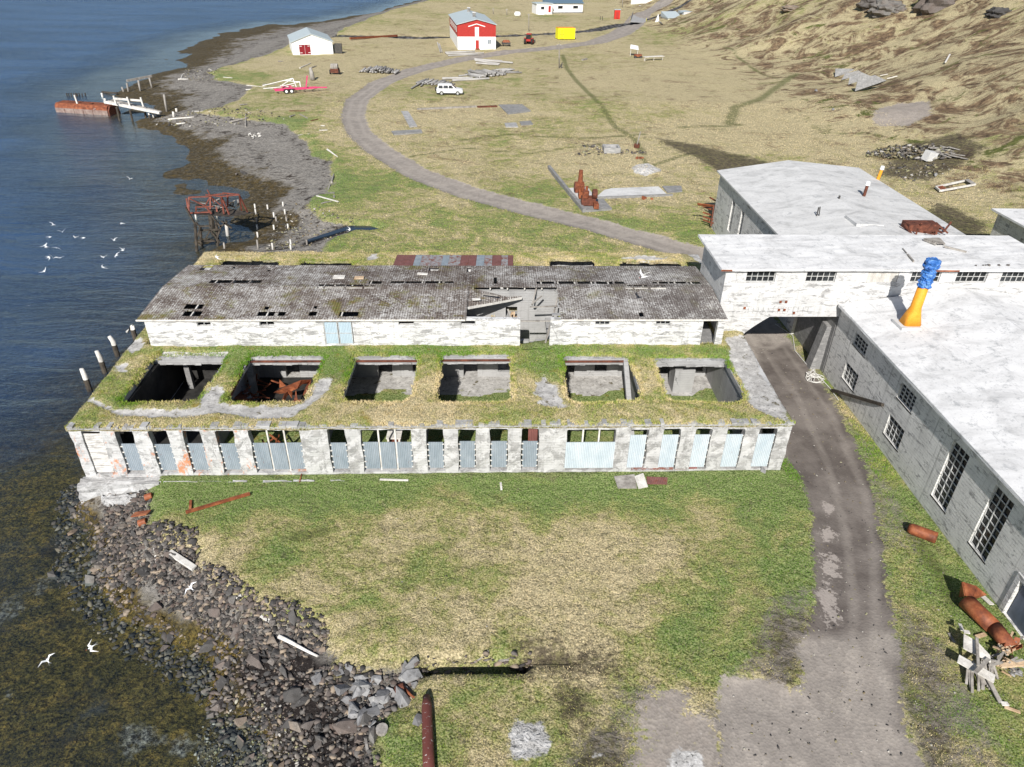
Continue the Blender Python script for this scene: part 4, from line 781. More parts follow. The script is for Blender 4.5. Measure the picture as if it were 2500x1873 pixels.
# loose pieces lying on the old roof
for i,(cf,x,y,w_,h_,mt) in enumerate(((e5,1885,310,.75,.25,WOODL),(e6,200,315,.6,.18,WOODF),(e6,600,285,.7,.12,WOODL),(z2,720,680,.5,.12,WOODL),(z2,870,640,1.0,.06,WOODG),(z1,420,345,.0,.0,None))):
    if mt is None: continue
    p=g(*cf(x,y),5.1); b=MB(); b.box(-w_/2,w_/2,-h_,h_,0,.05); o=b.build('loose_board',mt); o.location=(p[0],p[1],zr(min(max(p[1]-K*p[0],YE0),YB0))+.06); o.rotation_euler=(.05,0,.4*math.sin(i*3)); tag(o,('broken white board patch on the roof moss','orange board on the mossy rear roof slope','pale splintered board near the rear roof edge','short pale stick on the sagging sheet','thin grey lath on the sagging sheet')[i],'board')
# ------------------------------------------------ window maker for X or Y facing walls
def grid_window(par,name,axis,c,a,b,z0,z1,nx,nz,t=.04,deep=.08,sill=True,pane=True):
    f=MB()
    def bx(u0,u1,w0,w1,y0,y1):
        (f.box(u0,u1,y0,y1,w0,w1) if axis=='Y' else f.box(y0,y1,u0,u1,w0,w1))
    s=1
    for k in range(nx+1): u=a+(b-a-t)*k/nx; bx(u,u+t,z0,z1,c+.02,c+.07)
    for k in range(nz+1): z=z0+(z1-z0-t)*k/nz; bx(a+.001,b-.001,z,z+t,c+.025,c+.066)
    o=f.build(name,FRAMEM,par)
    if pane:
        f=MB(); (f.box(a,b,c+.09,c+.11,z0,z1) if axis=='Y' else f.box(c+.09,c+.11,a,b,z0,z1)); f.build('pane',GLASS,o)
    if sill:
        f=MB(); (f.box(a-.08,b+.08,c-.06,c+.0,z0-.09,z0-.01) if axis=='Y' else f.box(c-.06,c+.0,a-.08,b+.08,z0-.09,z0-.01)); f.build('sill',WHITEW,o)
    return o
# ------------------------------------------------ BRIDGE WING
bw_=thing('bridge_wing','white upper wing bridging the track on a low arch, with a row of barred windows','factory wing',(0,0,0))
BY=39.72; BZ=7.35
BWN=[(15.25,17.05),(18.96,20.8),(25.5,27.35),(28.35,30.3),(31.2,33.05)]
hh=[(a,b,6.5,7.2) for a,b in BWN]+[(22.75,24.7,6.5,7.2)]
w=MB()
for u0,u1,v0,v1 in cells(13.95,34.6,4.16,BZ,hh): w.box(u0,u1,BY,BY+.35,v0,v1)
# haunch of the arch down to its left foot
A=[(13.95,4.155),(13.95,-.2),(15.7,-.2),(15.7,2.75)]; n=8
for k in range(1,n+1): t=k/n; A.append((15.7+1.55*t,2.75+1.4*(t**.8)))
w2=[(x,BY,z) for x,z in A]; w3=[(x,BY+.35,z) for x,z in A]; nA=len(A)
w.add(w2+w3,[tuple(range(nA)),tuple(range(nA,2*nA))[::-1]]+[(i,nA+i,nA+(i+1)%nA,(i+1)%nA) for i in range(nA)])
sk(w).build('front_wall',WHITEW2,bw_)
w=MB(); w.box(13.95,14.3,BY+.36,44.9,-.2,BZ); w.box(14.31,34.6,44.9,45.2,4.16,BZ); w.box(14.31,15.7,44.9,45.2,-.2,4.15); w.box(34.61,34.9,BY,45.2,0,BZ); sk(w).build('side_and_rear_wall',GREYC,bw_)
w=MB(); w.box(14.31,21.2,BY+.36,44.89,4.16,4.4); w.box(15.4,15.7,BY+.36,44.89,-.2,4.15); sk(w).build('floor_slab',DARKC,bw_)
r=MB(); r.hexa([(13.55,BY-.3,BZ+.01),(34.95,BY-.3,BZ+.01),(34.95,45.35,BZ+.01),(13.55,45.35,BZ+.01),(13.55,BY-.3,BZ+.15),(34.95,BY-.3,BZ+.15),(34.95,45.35,BZ+.15),(13.55,45.35,BZ+.15)])
roughen(sk(r).build('roof',ROOFW,bw_),14,.018)
r=MB(); r.box(13.53,14.2,BY-.32,BY-.302,BZ,BZ+.1); r.box(26.6,28.2,BY-.32,BY-.302,BZ,BZ+.1); sk(r).build('rust_stained_eave',RUST,bw_)
for a,b in BWN:
    o=grid_window(bw_,'window','Y',BY+.0,a,b,6.5,7.2,5,2,sill=False); 
    for q in [o]+list(o.children):
        for v_ in q.data.vertices: v_.co.y+=K*v_.co.x+.1
f=MB()
for k in range(9): f.box(22.78,24.68,BY+.05,BY+.12,6.52+k*.076,6.52+k*.076+.05)
f.box(22.75,24.7,BY+.13,BY+.15,6.5,7.2); sk(f).build('louvre',WOODL,bw_)
f=MB()
for x,y in ((1495,690),(1545,690),(1480,762),(1530,762),(1615,790),(1170,742)):
    p=gy(*z3(x,y),BY+.3); f.box(p[0]-.07,p[0]+.07,BY-.06,BY-.001,p[2]-.07,p[2]+.07)
sk(f).build('rusty_wall_anchor',RUST,bw_)
f=MB()
for k in range(13):
    p=gy(*z3(1205+k*45,760),BY+.3); f.box(p[0]-.012,p[0]+.012,BY-.004,BY-.001,p[2]-.22,p[2]+.16)
sk(f).build('plaster_groove',DARKC,bw_)
# ------------------------------------------------ RIGHT HALL
hall=thing('main_hall','big hall with bright white roof and grey concrete side wall along the track','factory hall',(0,0,0))
HX=21.7; HW=[(36.05,37.7,3.55,4.35,4,3),(36.02,37.75,1.12,2.26,4,4),(30.4,31.95,3.4,4.36,4,4),(30.35,32.0,.98,2.26,4,4),(25.5,26.8,.95,4.32,3,9),(22.22,23.5,.97,4.35,3,8)]
hh=[(a,b,c,d) for a,b,c,d,_,_ in HW]+[(17.4,20.25,.02,1.9)]
w=MB()
for u0,u1,v0,v1 in cells(8,40.05,-.3,4.98,hh): w.box(HX,HX+.35,u0,u1,v0,v1)
w.build('side_wall',GREYC,hall)
w=MB(); w.box(HX+.36,36.3,39.7,40.0,-.3,5.3); w.box(36.3,36.6,8,40,-.3,5.); w.box(HX+.36,36.3,8,8.3,-.3,5); w.build('other_wall',WHITEW2,hall)
r=MB(); XR_=29.0; 
for x0,z0,x1,z1_ in ((21.33,5.0,XR_,6.1),(XR_,6.1,36.9,5.0)):
    r.hexa([(x0,7.8,z0),(x1,7.8,z1_),(x1,40.12+(x1*K-.6 if x1<30 else .05),z1_),(x0,40.12+(x0*K-.65 if x0<30 else .0),z0),(x0,7.8,z0+.16),(x1,7.8,z1_+.16),(x1,40.12+(x1*K-.6 if x1<30 else .05),z1_+.16),(x0,40.12+(x0*K-.65 if x0<30 else .0),z0+.16)])
roughen(r.build('roof',ROOFW,hall),14,.018)
for a,b,c,d,nx,nz in HW: grid_window(hall,'window','X',HX+.06,a,b,c,d,nx,nz,t=.045)
f=MB(); f.box(HX+.12,HX+.18,17.45,20.2,.03,1.88); f.build('sheet_metal_door',_sheet('blue_black_door',(.14,.17,.23),(.08,.1,.14),.1),hall)
f=MB(); f.box(HX-.05,HX-.001,20.26,20.5,.0,2.0); f.box(HX-.05,HX-.001,17.1,17.39,0,2.); f.box(HX-.05,HX-.001,17.1,20.5,2.001,2.2); f.build('door_surround',WHITEW,hall)
# buttress and rough patch by the passage
f=MB(); f.hexa([(21.0,40.6,-.1),(21.69,40.6,-.1),(21.69,41.4,-.1),(21.0,41.4,-.1),(21.4,40.6,3.2),(21.69,40.6,3.2),(21.69,41.4,3.2),(21.4,41.4,3.2)]); f.box(21.7,22.0,40.2,46,-.2,4.1); f.build('passage_wall',DARKC,hall)
# chimney with its wrap
def ring(b,cx_,cy_,z,rx,ry,n,sq=0.): 
    out=[]
    for k in range(n):
        t=2*math.pi*(k+.5)/n; c_,s_=math.cos(t),math.sin(t)
        if sq>0:
            q=1/max(abs(c_),abs(s_)); f_=(1-sq)+sq*q
        else: f_=1
        out.append((cx_+c_*rx*f_,cy_+s_*ry*f_,z))
    return out
def lathe_rings(b,R,mi=0):
    n=len(R[0]); base=len(b.v); b.v+=[tuple(p) for r_ in R for p in r_]
    for i in range(len(R)-1):
        for k in range(n): b.f.append((base+i*n+k,base+i*n+(k+1)%n,base+(i+1)*n+(k+1)%n,base+(i+1)*n+k)); b.m.append(mi)
    b.f.append(tuple(base+k for k in range(n))[::-1]); b.m.append(mi); b.f.append(tuple(base+(len(R)-1)*n+k for k in range(n))); b.m.append(mi)
cx0,cy0=23.95,36.4; zb=5.0+.14*(cx0-21.33)+.16
ch=MB(); lathe_rings(ch,[ring(ch,cx0,cy0,zb+.02,.52,.42,24,.95),ring(ch,cx0,cy0,zb+.75,.36,.33,24,.6),ring(ch,cx0+.02,cy0,zb+1.1,.3,.3,24,.0),ring(ch,cx0+.08,cy0+.05,zb+2.5,.28,.28,24,0)])
cho=ch.build('chimney',ORANGE,hall,False)
for p_ in cho.data.polygons: p_.use_smooth=True
cb=MB(); cb.box(cx0-.75,cx0+.7,cy0-.62,cy0+.6,zb-.16,zb+.07); cb.build('chimney_curb',ROOFG,cho)
tb=MB(); R=[]; rr=random.Random(2)
for k in range(22):
    z=zb+2.35+k*.078; r_=.35+.02*math.sin(k*2.1)+(.05 if k>13 else 0)-(.07 if k==7 else 0)-(.09 if k==13 else 0)-(.12 if k==21 else 0)
    R.append([(x+rr.uniform(-.06,.06),y+rr.uniform(-.06,.06),z+rr.uniform(-.04,.04)) for x,y,z in ring(tb,cx0+.09+.002*k,cy0+.06,z,r_,r_,26)])
lathe_rings(tb,R); tb.build('tarpaulin_wrap',TARP,cho)
# ------------------------------------------------ REAR HALL
rh_=thing('rear_hall','older hall with pale grey pitched roof behind the bridging wing','factory hall',(0,0,0))
w=MB(); HB=[(62.6,63.5,1.5,4.3,3,7),(59.8,60.6,1.5,4.3,3,7)]
for u0,u1,v0,v1 in cells(45.6,68.3,-.3,5.42,[(a,b,c,d) for a,b,c,d,_,_ in HB]): w.box(21.5,21.85,u0,u1,v0,v1)
w.v=[(x,y,z) for x,y,z in w.v]; w.build('side_wall',GREYC,rh_)
w=MB(); w.prism([(21.86,67.9),(35.1,68.9),(35.1,69.2),(21.5,68.3)],-.3,5.4); w.box(35.1,35.4,45.6,69,-.3,5.4); w.build('other_wall',GREYC,rh_)
r=MB()
for P,Q in (((21.2,5.45),(28.2,6.3)),((28.2,6.3),(35.7,5.45))):
    yb0=45.3+K*P[0]; y0,y1=68.6+.11*(P[0]-21.2),68.6+.11*(Q[0]-21.2)
    r.hexa([(P[0],45.7,P[1]),(Q[0],45.7,Q[1]),(Q[0],y1,Q[1]),(P[0],y0,P[1]),(P[0],45.7,P[1]+.14),(Q[0],45.7,Q[1]+.14),(Q[0],y1,Q[1]+.14),(P[0],y0,P[1]+.14)])
r.build('roof',ROOFG,rh_)
for a,b,c,d,nx,nz in HB: grid_window(rh_,'window','X',21.58,a,b,c,d,nx,nz,t=.035,sill=False)
def on_roof(x,y):
    p=g(x,y,6.0); 
    for _ in range(5): p=g(x,y,5.59+.121*(p[0]-21.2) if p[0]<28.2 else 6.44-.113*(p[0]-28.2))
    return p
p=on_roof(*b1(1135,245)); f=MB(); f.tube([p,p+np.array([.05,0,.95])],.13,10); o=f.build('stovepipe',RUSTD,rh_); f=MB(); f.tube([p+np.array([.05,0,.93]),p+np.array([.05,0,1.25])],[.2,.16],10); f.build('wrapped_cap',WHITEP,o)
p=on_roof(*b1(1215,150))+np.array([.3,.5,-.2]); f=MB(); f.tube([p,p+np.array([.12,0,1.1])],.15,10); o=f.build('orange_pipe',ORANGE,rh_); f=MB(); f.tube([p+np.array([.12,0,1.08]),p+np.array([.13,0,1.4])],[.2,.16],10); f.build('wrapped_cap',WHITEP,o)
p=on_roof(*b1(1100,425)); f=MB(); f.hexa([(p[0]-.2,p[1]-.1,p[2]-.02),(p[0]+1.9,p[1]-.1,p[2]-.15),(p[0]+1.9,p[1]+1.9,p[2]-.15),(p[0]-.2,p[1]+1.9,p[2]-.02),(p[0]-.2,p[1]-.1,p[2]+.22),(p[0]+1.9,p[1]-.1,p[2]+.12),(p[0]+1.9,p[1]+1.9,p[2]+.1),(p[0]-.2,p[1]+1.9,p[2]+.2)]); f.build('roof_hatch',ROOFG,rh_)
p=on_roof(*b1(850,365)); f=MB(); f.tube([p,p+np.array([0,0,.7])],.05,6); f.tube([p+np.array([.18,0,0]),p+np.array([.1,0,.75])],.04,6); f.build('vent_rod',IRON,rh_)
p=on_roof(*b1(985,260)); f=MB(); f.tube([p,p+np.array([0,0,.25])],.08,6); f.build('vent_stub',IRON,rh_)
p=on_roof(*b1(1400,470)); f=MB()
for k in range(16):
    a=p+np.array([random.uniform(0,3.6),random.uniform(0,1.6),random.uniform(0,.3)-.35]); f.beam(a,a+np.array([random.uniform(-1,1),random.uniform(-1,1),random.uniform(.1,.7)]),.12,.1)
f.box(p[0]+.3,p[0]+2.6,p[1]+.6,p[1]+1.7,p[2]-.4,p[2]+.45); f.build('rusty_hopper',RUSTD,rh_)
# ------------------------------------------------ right edge fragment
fr=thing('edge_shed','white roofed shed cut by the right edge behind the wing','shed',(0,0,0))
w=MB(); w.box(44.2,44.5,40,60.4,-.3,4.45); w.box(44.51,60,60.1,60.4,-.3,4.45); w.build('wall',GREYC,fr); r=MB(); r.box(43.8,60.3,40,60.9,4.46,4.62); r.build('roof',ROOFW,fr)
# ------------------------------------------------ shore: rocks
def rock_mesh(seed,flat_=.6,n=12):
    r=random.Random(seed); bm=bmesh.new()
    for _ in range(n):
        v=Vector((r.gauss(0,1),r.gauss(0,1),r.gauss(0,1))).normalized()*r.uniform(.75,1.1); bm.verts.new((v.x*1.05,v.y*r.uniform(.7,.85),v.z*flat_))
    h=bmesh.ops.convex_hull(bm,input=bm.verts); bmesh.ops.delete(bm,geom=[e for e in h['geom_interior'] if isinstance(e,bmesh.types.BMVert)],context='VERTS')
    bmesh.ops.recalc_face_normals(bm,faces=bm.faces); me=bpy.data.meshes.new('rock'); bm.to_mesh(me); bm.free(); return me
def rock_mat(name,cols):
    m=NG(name); v=m.pos('world'); r=m.nd('ObjectInfo','Random'); c=m.ramp(m.ma('ADD',m.ma('MULTIPLY',r,.75),m.ma('MULTIPLY',m.noise(v,.8,3,.5),.3)),cols)
    c=m.mix(m.mr(m.noise(v,5,5,.7),.45,.7,0,.5),c,(.05,.045,.04)); c=m.mix(m.mr(m.noise(m.nd('Mapping',0,Vector=v,Location=(5,5,5)),6,5,.8),.6,.68,0,.45),c,(.42,.41,.39))
    return m.done(c,.85,m.bump(m.noise(v,5,6,.75),.6,.04),0,.25)
RK=rock_mat('shore_rock',[(.15,(.05,.048,.048)),(.4,(.11,.105,.10)),(.62,(.15,.12,.105)),(.75,(.17,.165,.155)),(.92,(.24,.18,.13))])
RK2=rock_mat('pale_lava_rock',[(.2,(.16,.16,.165)),(.6,(.26,.26,.265)),(.9,(.34,.34,.335))])
RM_=[rock_mesh(i,f) for i,f in enumerate((.55,.6,.5,.7,.45,.6,.65,.5))]
for m_ in RM_: m_.materials.append(RK)
RMP=[m_.copy() for m_ in RM_[:4]]
for m_ in RMP: m_.materials.clear(); m_.materials.append(RK2)
BANK=pw([(300,1050),(322,1100),(310,1150),(425,1180),(428,1245),(500,1272),(560,1325),(645,1338),(700,1375),(712,1425),(660,1420),(600,1425),(520,1380),(440,1330),(380,1310),(330,1250),(250,1240),(200,1230),(190,1180),(230,1100),(240,1050)],-.9)
OUT=pw([(690,1440),(760,1440),(830,1470),(880,1440),(905,1455),(890,1500),(830,1540),(810,1580),(770,1560),(740,1520),(680,1470)],-.4)
BEACHR=pw([(440,1350),(620,1440),(700,1500),(790,1600),(810,1657),(830,1760),(470,1760),(480,1600),(440,1500),(400,1430)],-1.4)
SHAL=pw([(170,1040),(240,1240),(260,1290),(420,1400),(430,1500),(300,1420),(180,1320),(120,1240),(130,1060)],-1.8)
def inp(P,x,y): return poly_sd(P,np.array([float(x)]),np.array([float(y)]))[0]
def scatter(P,n,rad,seed):
    r=np.random.default_rng(seed); P=np.array(P); lo,hi=P.min(0),P.max(0); pts=r.uniform(lo,hi,(n*4,2)); sd=poly_sd(P,pts[:,0],pts[:,1]); return pts[sd>0][:n]
def put_rock(me,x,y,s,name,label,group,lift=.25):
    o=bpy.data.objects.new(name,me); COL.objects.link(o); z=float(zt(x,y)); o.location=(x,y,z+s*lift); o.scale=(s*random.uniform(.8,1.25),s*random.uniform(.75,1.1),s*random.uniform(.7,1.1))
    o.rotation_euler=(random.uniform(-.5,.5),random.uniform(-.5,.5),random.uniform(0,6.28)); return tag(o,label,'rock',group)
for x,y in scatter(BANK,125,1,1): put_rock(random.choice(RM_),x,y,random.choice((.13,.16,.19,.23,.27,.34)),'boulder','grey or brown angular boulder in the tumbled bank below the meadow edge','boulders of the tumbled bank')
for x,y in scatter(OUT,38,1,2): put_rock(random.choice(RMP),x,y,random.choice((.18,.24,.32,.42,.28)),'lava_rock','pale grey craggy rock at the seaward end of the sunken drain','pale rocks at the drain mouth',.35)
for x,y in scatter(BEACHR,85,1,3): put_rock(random.choice(RM_),x,y,random.choice((.13,.16,.2,.24,.3,.4)),'beach_stone','loose stone on the black gravel at the bottom of the picture','stones on the black gravel')
for x,y in scatter(SHAL,30,1,4): put_rock(random.choice(RM_),x,y,random.choice((.15,.2,.26,.34)),'tidal_rock','dark rock standing in the weedy shallows off the bank','rocks in the weedy shallows',.1)
for cf,x,y,s,lb in ((r4,290,660,.75,'long tan boulder lying alone in the weedy shallows'),(r4,470,690,.8,'large grey boulder at the outer edge of the tumbled bank'),(r4,815,820,.95,'biggest grey slab boulder in the middle of the tumbled bank'),(r4,895,990,.55,'lone purplish brown stone below the tumbled bank'),(r5,50,840,1.0,'tall angular grey boulder on the black gravel left of the pale rocks'),(r5,60,1040,.8,'dark red boulder on the black gravel'),(r5,390,1050,1.0,'long brown and orange boulder on the black gravel'),(r5,530,1000,.85,'pale grey wedge boulder beside the grass at the bottom'),(r5,590,1110,.8,'upright dark boulder against the lowest grass edge'),(r4,530,500,.7,'smooth grey boulder high in the tumbled bank')):
    p=tg(*cf(x,y)); o=put_rock(random.choice(RM_),p[0],p[1],s*.5,'boulder',lb,None)
for cf,x,y,s,lb in ((c0,1465,1045,.9,'orange brown boulder on the upper beach'),(c0,1420,1050,.5,'small dark boulder left of the orange one on the beach')):
    p=tg(*cf(x,y)); put_rock(random.choice(RM_),p[0],p[1],s*.7,'boulder',lb,None)
def rubble(name,P,n,smin,smax,seed,mat,label,mats=None,lift=.2,zadd=0,power=2.):
    r=np.random.default_rng(seed); P=np.array(P); lo,hi=P.min(0),P.max(0); pts=r.uniform(lo,hi,(n*3,2)); pts=pts[poly_sd(P,pts[:,0],pts[:,1])>-.3*r.random(len(pts))][:n]; n=len(pts)
    VV=[];FF=[];b=0; Zs=zt(pts[:,0],pts[:,1]); bases=[]
    for me in RM_:
        bm=bmesh.new(); bm.from_mesh(me); bmesh.ops.triangulate(bm,faces=bm.faces); bases.append((np.array([v.co[:] for v in bm.verts]),np.array([[v.index for v in f.verts] for f in bm.faces]))); bm.free()
    R_=[]
    for i in range(n):
        v,f=bases[r.integers(len(bases))]; s=smin+(smax-smin)*r.random()**power; a=r.uniform(0,6.28); ca,sa=math.cos(a),math.sin(a); tl=r.uniform(-.4,.4)
        w=v*[r.uniform(.8,1.2),r.uniform(.8,1.1),r.uniform(.7,1.1)]*s; w=np.stack([w[:,0]*ca-w[:,1]*sa,w[:,0]*sa+w[:,1]*ca,w[:,2]+w[:,0]*tl],-1)+[pts[i,0],pts[i,1],Zs[i]+s*lift+zadd]
        VV.append(w); FF.append(f+b); b+=len(v); R_+= [r.random()]*len(f)
    o=fast_mesh(name,np.concatenate(VV),np.concatenate(FF),mat,{'rnd':('FACE',R_)}); return tag(o,label,'rubble',kind='stuff')
def rub_mat(name,cols):
    m=NG(name); v=m.pos('world'); c=m.ramp(m.attr('rnd'),cols); c=m.mix(m.mr(m.noise(v,4,5,.7),.45,.7,0,.5),c,(.05,.045,.04))
    return m.done(c,.9,m.bump(m.noise(v,8,5,.75),.5,.02),0,.2)
RUBM=rub_mat('rubble_rock',[(.1,(.035,.034,.034)),(.4,(.085,.08,.077)),(.6,(.125,.095,.082)),(.8,(.16,.15,.14)),(.97,(.30,.24,.18))]); RUBM.node_tree.nodes
RUBP=rub_mat('mixed_pebbles',[(.1,(.05,.048,.05)),(.4,(.13,.12,.11)),(.6,(.20,.16,.10)),(.78,(.28,.27,.15)),(.9,(.42,.40,.37))])
rubble('bank_rubble',BANK,6000,.05,.2,11,RUBM,'loose broken stones filling the tumbled bank')
rubble('outcrop_rubble',OUT,500,.06,.22,12,RUBM,'small stones between the pale rocks at the drain mouth')
rubble('gravel_stones',BEACHR,2600,.04,.19,13,RUBM,'many small mixed stones on the black gravel')
rubble('shallows_stones',SHAL,2200,.05,.22,14,RUBM,'small dark stones in the weedy shallows',lift=0)
PEB=pw([(440,1560),(540,1500),(620,1560),(660,1657),(650,1760),(330,1760),(420,1657)],-1.5); rubble('pebbles',PEB,1500,.03,.11,15,RUBP,'yellowish pebbles at the water edge at the bottom')
rubble('beach_cobbles',pw([(640,440),(720,480),(780,492),(740,520),(690,540),(560,536),(600,470)],-.9),500,.05,.22,16,RUBP,'scattered cobbles on the beach behind the ruin')
rubble('beach_cobbles',pw([(330,250),(470,240),(560,250),(620,270),(480,275),(380,268),(340,262)],-.9),420,.08,.3,17,RUBP,'stones of the causeway beside the jetty')
rubble('beach_cobbles',pw([(400,140),(470,150),(470,175),(430,180),(395,165)],-.6),260,.08,.3,18,RUBP,'pale stones on the point beyond the jetty')
rubble('drain_stones',pw([(880,1440),(920,1420),(1150,1412),(1150,1422),(925,1430),(905,1460)],0),120,.05,.2,19,RUBM,'stones along the edge of the sunken drain',zadd=.05)
rubble('creek_stones',[(p[0],p[1]-1.6) for p in creekl]+[(p[0],p[1]+1.6) for p in creekl[::-1]],1300,.15,.55,20,RUBM,'dark stones in the creek bed')
rubble('river_bank_boulders',[(p[0]+0,p[1]) for p in pw([(1500,45),(1600,25),(1700,5),(1740,-8),(1640,0),(1560,18)])],500,.3,1.2,21,RUBM,'grey boulders of the creek bank beside the far road')
rubble('lawn_stones',pw([(360,1090),(1700,1010),(1740,1350),(1500,1500),(700,1400),(430,1190)]),70,.02,.07,24,RUBP,'few small pale stones lying in the lawn',lift=.6)
# roadside and meadow pebbles
rubble('road_stones',pw([(1640,740),(1760,840),(1880,1030),(1950,1400),(2000,1657),(1560,1657),(1560,1480),(1730,1440),(1740,1100),(1700,930)]),1500,.012,.07,22,RUBP,'loose stones on the gravel track',power=4)
rubble('verge_stones',pw([(1900,1030),(2212,1500),(2212,1657),(2010,1657),(1930,1300),(1870,1000)]),900,.012,.06,23,RUBP,'white and grey chips scattered on the grass verge',power=4)
_m=NG('stream_water'); stream=MB(); stream.prism([tuple(p) for p in ST],-.5,-.36); so_=stream.build('stream',_m.done((.02,.03,.045),.08,_m.bump(_m.noise(_m.pos('world'),3,3,.5),.15,.05),0,.5)); tag(so_,kind='structure')
# ------------------------------------------------ grass blades (stuff)
def blades(name,pts,z,lushv,h0,h1,label,seed,w=.018):
    r=np.random.default_rng(seed); n=len(pts); a=r.uniform(0,6.28,n); h=r.uniform(h0,h1,n); ln=r.uniform(-.6,.6,(n,2))*h[:,None]; dx=np.cos(a)*w; dy=np.sin(a)*w
    P=np.stack([pts[:,0],pts[:,1],z-.02],-1); A=P+np.stack([dx,dy,0*dx],-1); B=P-np.stack([dx,dy,0*dx],-1); T_=P+np.stack([ln[:,0],ln[:,1],h],-1)
    V_=np.stack([A,B,T_],1).reshape(-1,3); F_=np.arange(3*n).reshape(n,3); rn=r.random(n)
    return tag(fast_mesh(name,V_,F_,BLADE,{'rnd':('FACE',rn),'lush':('FACE',lushv)}),label,'grass',kind='stuff')
r=np.random.default_rng(5); N=240000; px=r.uniform(-22,23,N); py=12+r.random(N)**1.35*19
ld=fld(land,px,py); rd=fld(road,px,py); br=fld(bare,px,py); cn=fld(conc,px,py); dk=fld(dark,px,py); ts=fld(tsd,px,py)
k=(ld>.05)&(rd<-.1)&(br<-.1)&(cn<-.1)&(dk<.1+r.random(N)*.6)&(ts<0)&(py<29.2+K*px)&(px<21.6)
pts=np.stack([px[k],py[k]],-1); blades('meadow_grass',pts,zt(pts[:,0],pts[:,1]),fld(lush,px[k],py[k]),.03,.09,'short grass of the near meadow',6,.014)
px=r.uniform(15.6,21.6,20000); py=r.uniform(29,40,20000); k=(fld(road,px,py)<-.1); pts=np.stack([px[k],py[k]],-1); blades('verge_grass',pts,zt(pts[:,0],pts[:,1]),fld(lush,px[k],py[k]),.04,.16,'grass verge along the hall wall',7)
def deckv(A,px,py): 
    i=np.clip(np.searchsorted(tx,px)-1,0,len(tx)-1); j=np.clip(np.searchsorted(ty,py)-1,0,len(ty)-1); return A[j,i]
N=260000; px=r.uniform(XL-.1,XR,N); py=r.uniform(29.65,53.1,N); k=deckv(ok,px,py)&(deckv(con,px,py)<-.12)
px,py=px[k],py[k]; zz=deckv(TZ,px,py); mx=px-.0567*(py-29.6)*np.clip(-(px+17)/4,0,1)
blades('deck_grass',np.stack([mx,py+K*px],-1),zz,deckv(lshT,px,py),.03,.12,'long grass growing on the turf deck of the ruin',8,.014)
# fringe hanging over pit rims and facade
hb_=(hs>.0)&(hs<.3)&ok|((TY<29.85)&ok); jj,ii=np.nonzero(hb_); q=r.integers(0,len(jj),26000); px=tx[ii[q]]+r.uniform(-.07,.07,len(q)); py=ty[jj[q]]+r.uniform(-.07,.07,len(q)); mx=px-.0567*(py-29.6)*np.clip(-(px+17)/4,0,1)
blades('rim_grass',np.stack([mx,py+K*px],-1),TZ[jj[q],ii[q]],lshT[jj[q],ii[q]]+.1,.06,.16,'tufted grass fringe along the pit rims and the facade top',9,.02)
N=120000; px=r.uniform(-30,60,N); py=54+r.random(N)**2.2*80; k=(fld(land,px,py)>.2)&(fld(road,px,py)<-.2)&(fld(dark,px,py)<.1)&~((px>21)&(py<70)&(px<36)); pts=np.stack([px[k],py[k]],-1)
blades('far_meadow_grass',pts,zt(pts[:,0],pts[:,1]),fld(lush,px[k],py[k]),.05,.14,'rough grass of the meadow inside the road bend',10,.035)
# ------------------------------------------------ simple movable things
def stick(name,label,a,b,w,mat,cat,group=None,h=None,parent=None):
    q=MB(); q.beam(a,b,w,h or w); o=q.build(name,mat,parent); return tag(o,label,cat,group) if parent is None else o
def ground_stick(name,label,cf,x0,y0,x1,y1,w,mat,cat,group=None,h=None,dz=.05,taper=None):
    a=tg(*cf(x0,y0)); b=tg(*cf(x1,y1)); a[2]+=dz; b[2]+=dz
    q=MB(); n=6
    if taper: q.tube([a+(b-a)*i/n+np.array([0,0,.02*math.sin(i)]) for i in range(n+1)],[w*(1-.5*i/n)/2 for i in range(n+1)],7)
    else: q.beam(a,b,w,h or w*.5)
    c=(a+b)/2; q.v=[(x-c[0],y-c[1],z-c[2]) for x,y,z in q.v]; o=q.build(name,mat); o.location=c; return tag(o,label,cat,group)
# three pilings beside the block, and the rest of the row
for x,y,yt,lb in ((310,1020,880,'split white topped piling nearest the corner of the ruin'),(405,905,768,'tallest white piling standing by the ruin edge'),(485,800,675,'orange streaked piling third along the ruin edge'),(600,700,650,'short stub piling just left of the shed corner')):
    a=g(*e5(x,y),SEA); b=gy(*e5(x-55,yt),a[1]); b[2]=min(b[2],3.3); q=MB(); q.tube([(a[0],a[1],-3),(a[0],a[1],SEA+1.2),tuple(b)],[.17,.17,.12],9,0)
    o=q.build('piling',WOODL,None,True); tag(o,lb,'piling','pilings along the ruin edge')
    q=MB(); q.tube([(a[0],a[1],-3.02),(a[0],a[1],SEA+.9)],.18,9); q.build('weed_covered_foot',WOODD,o)
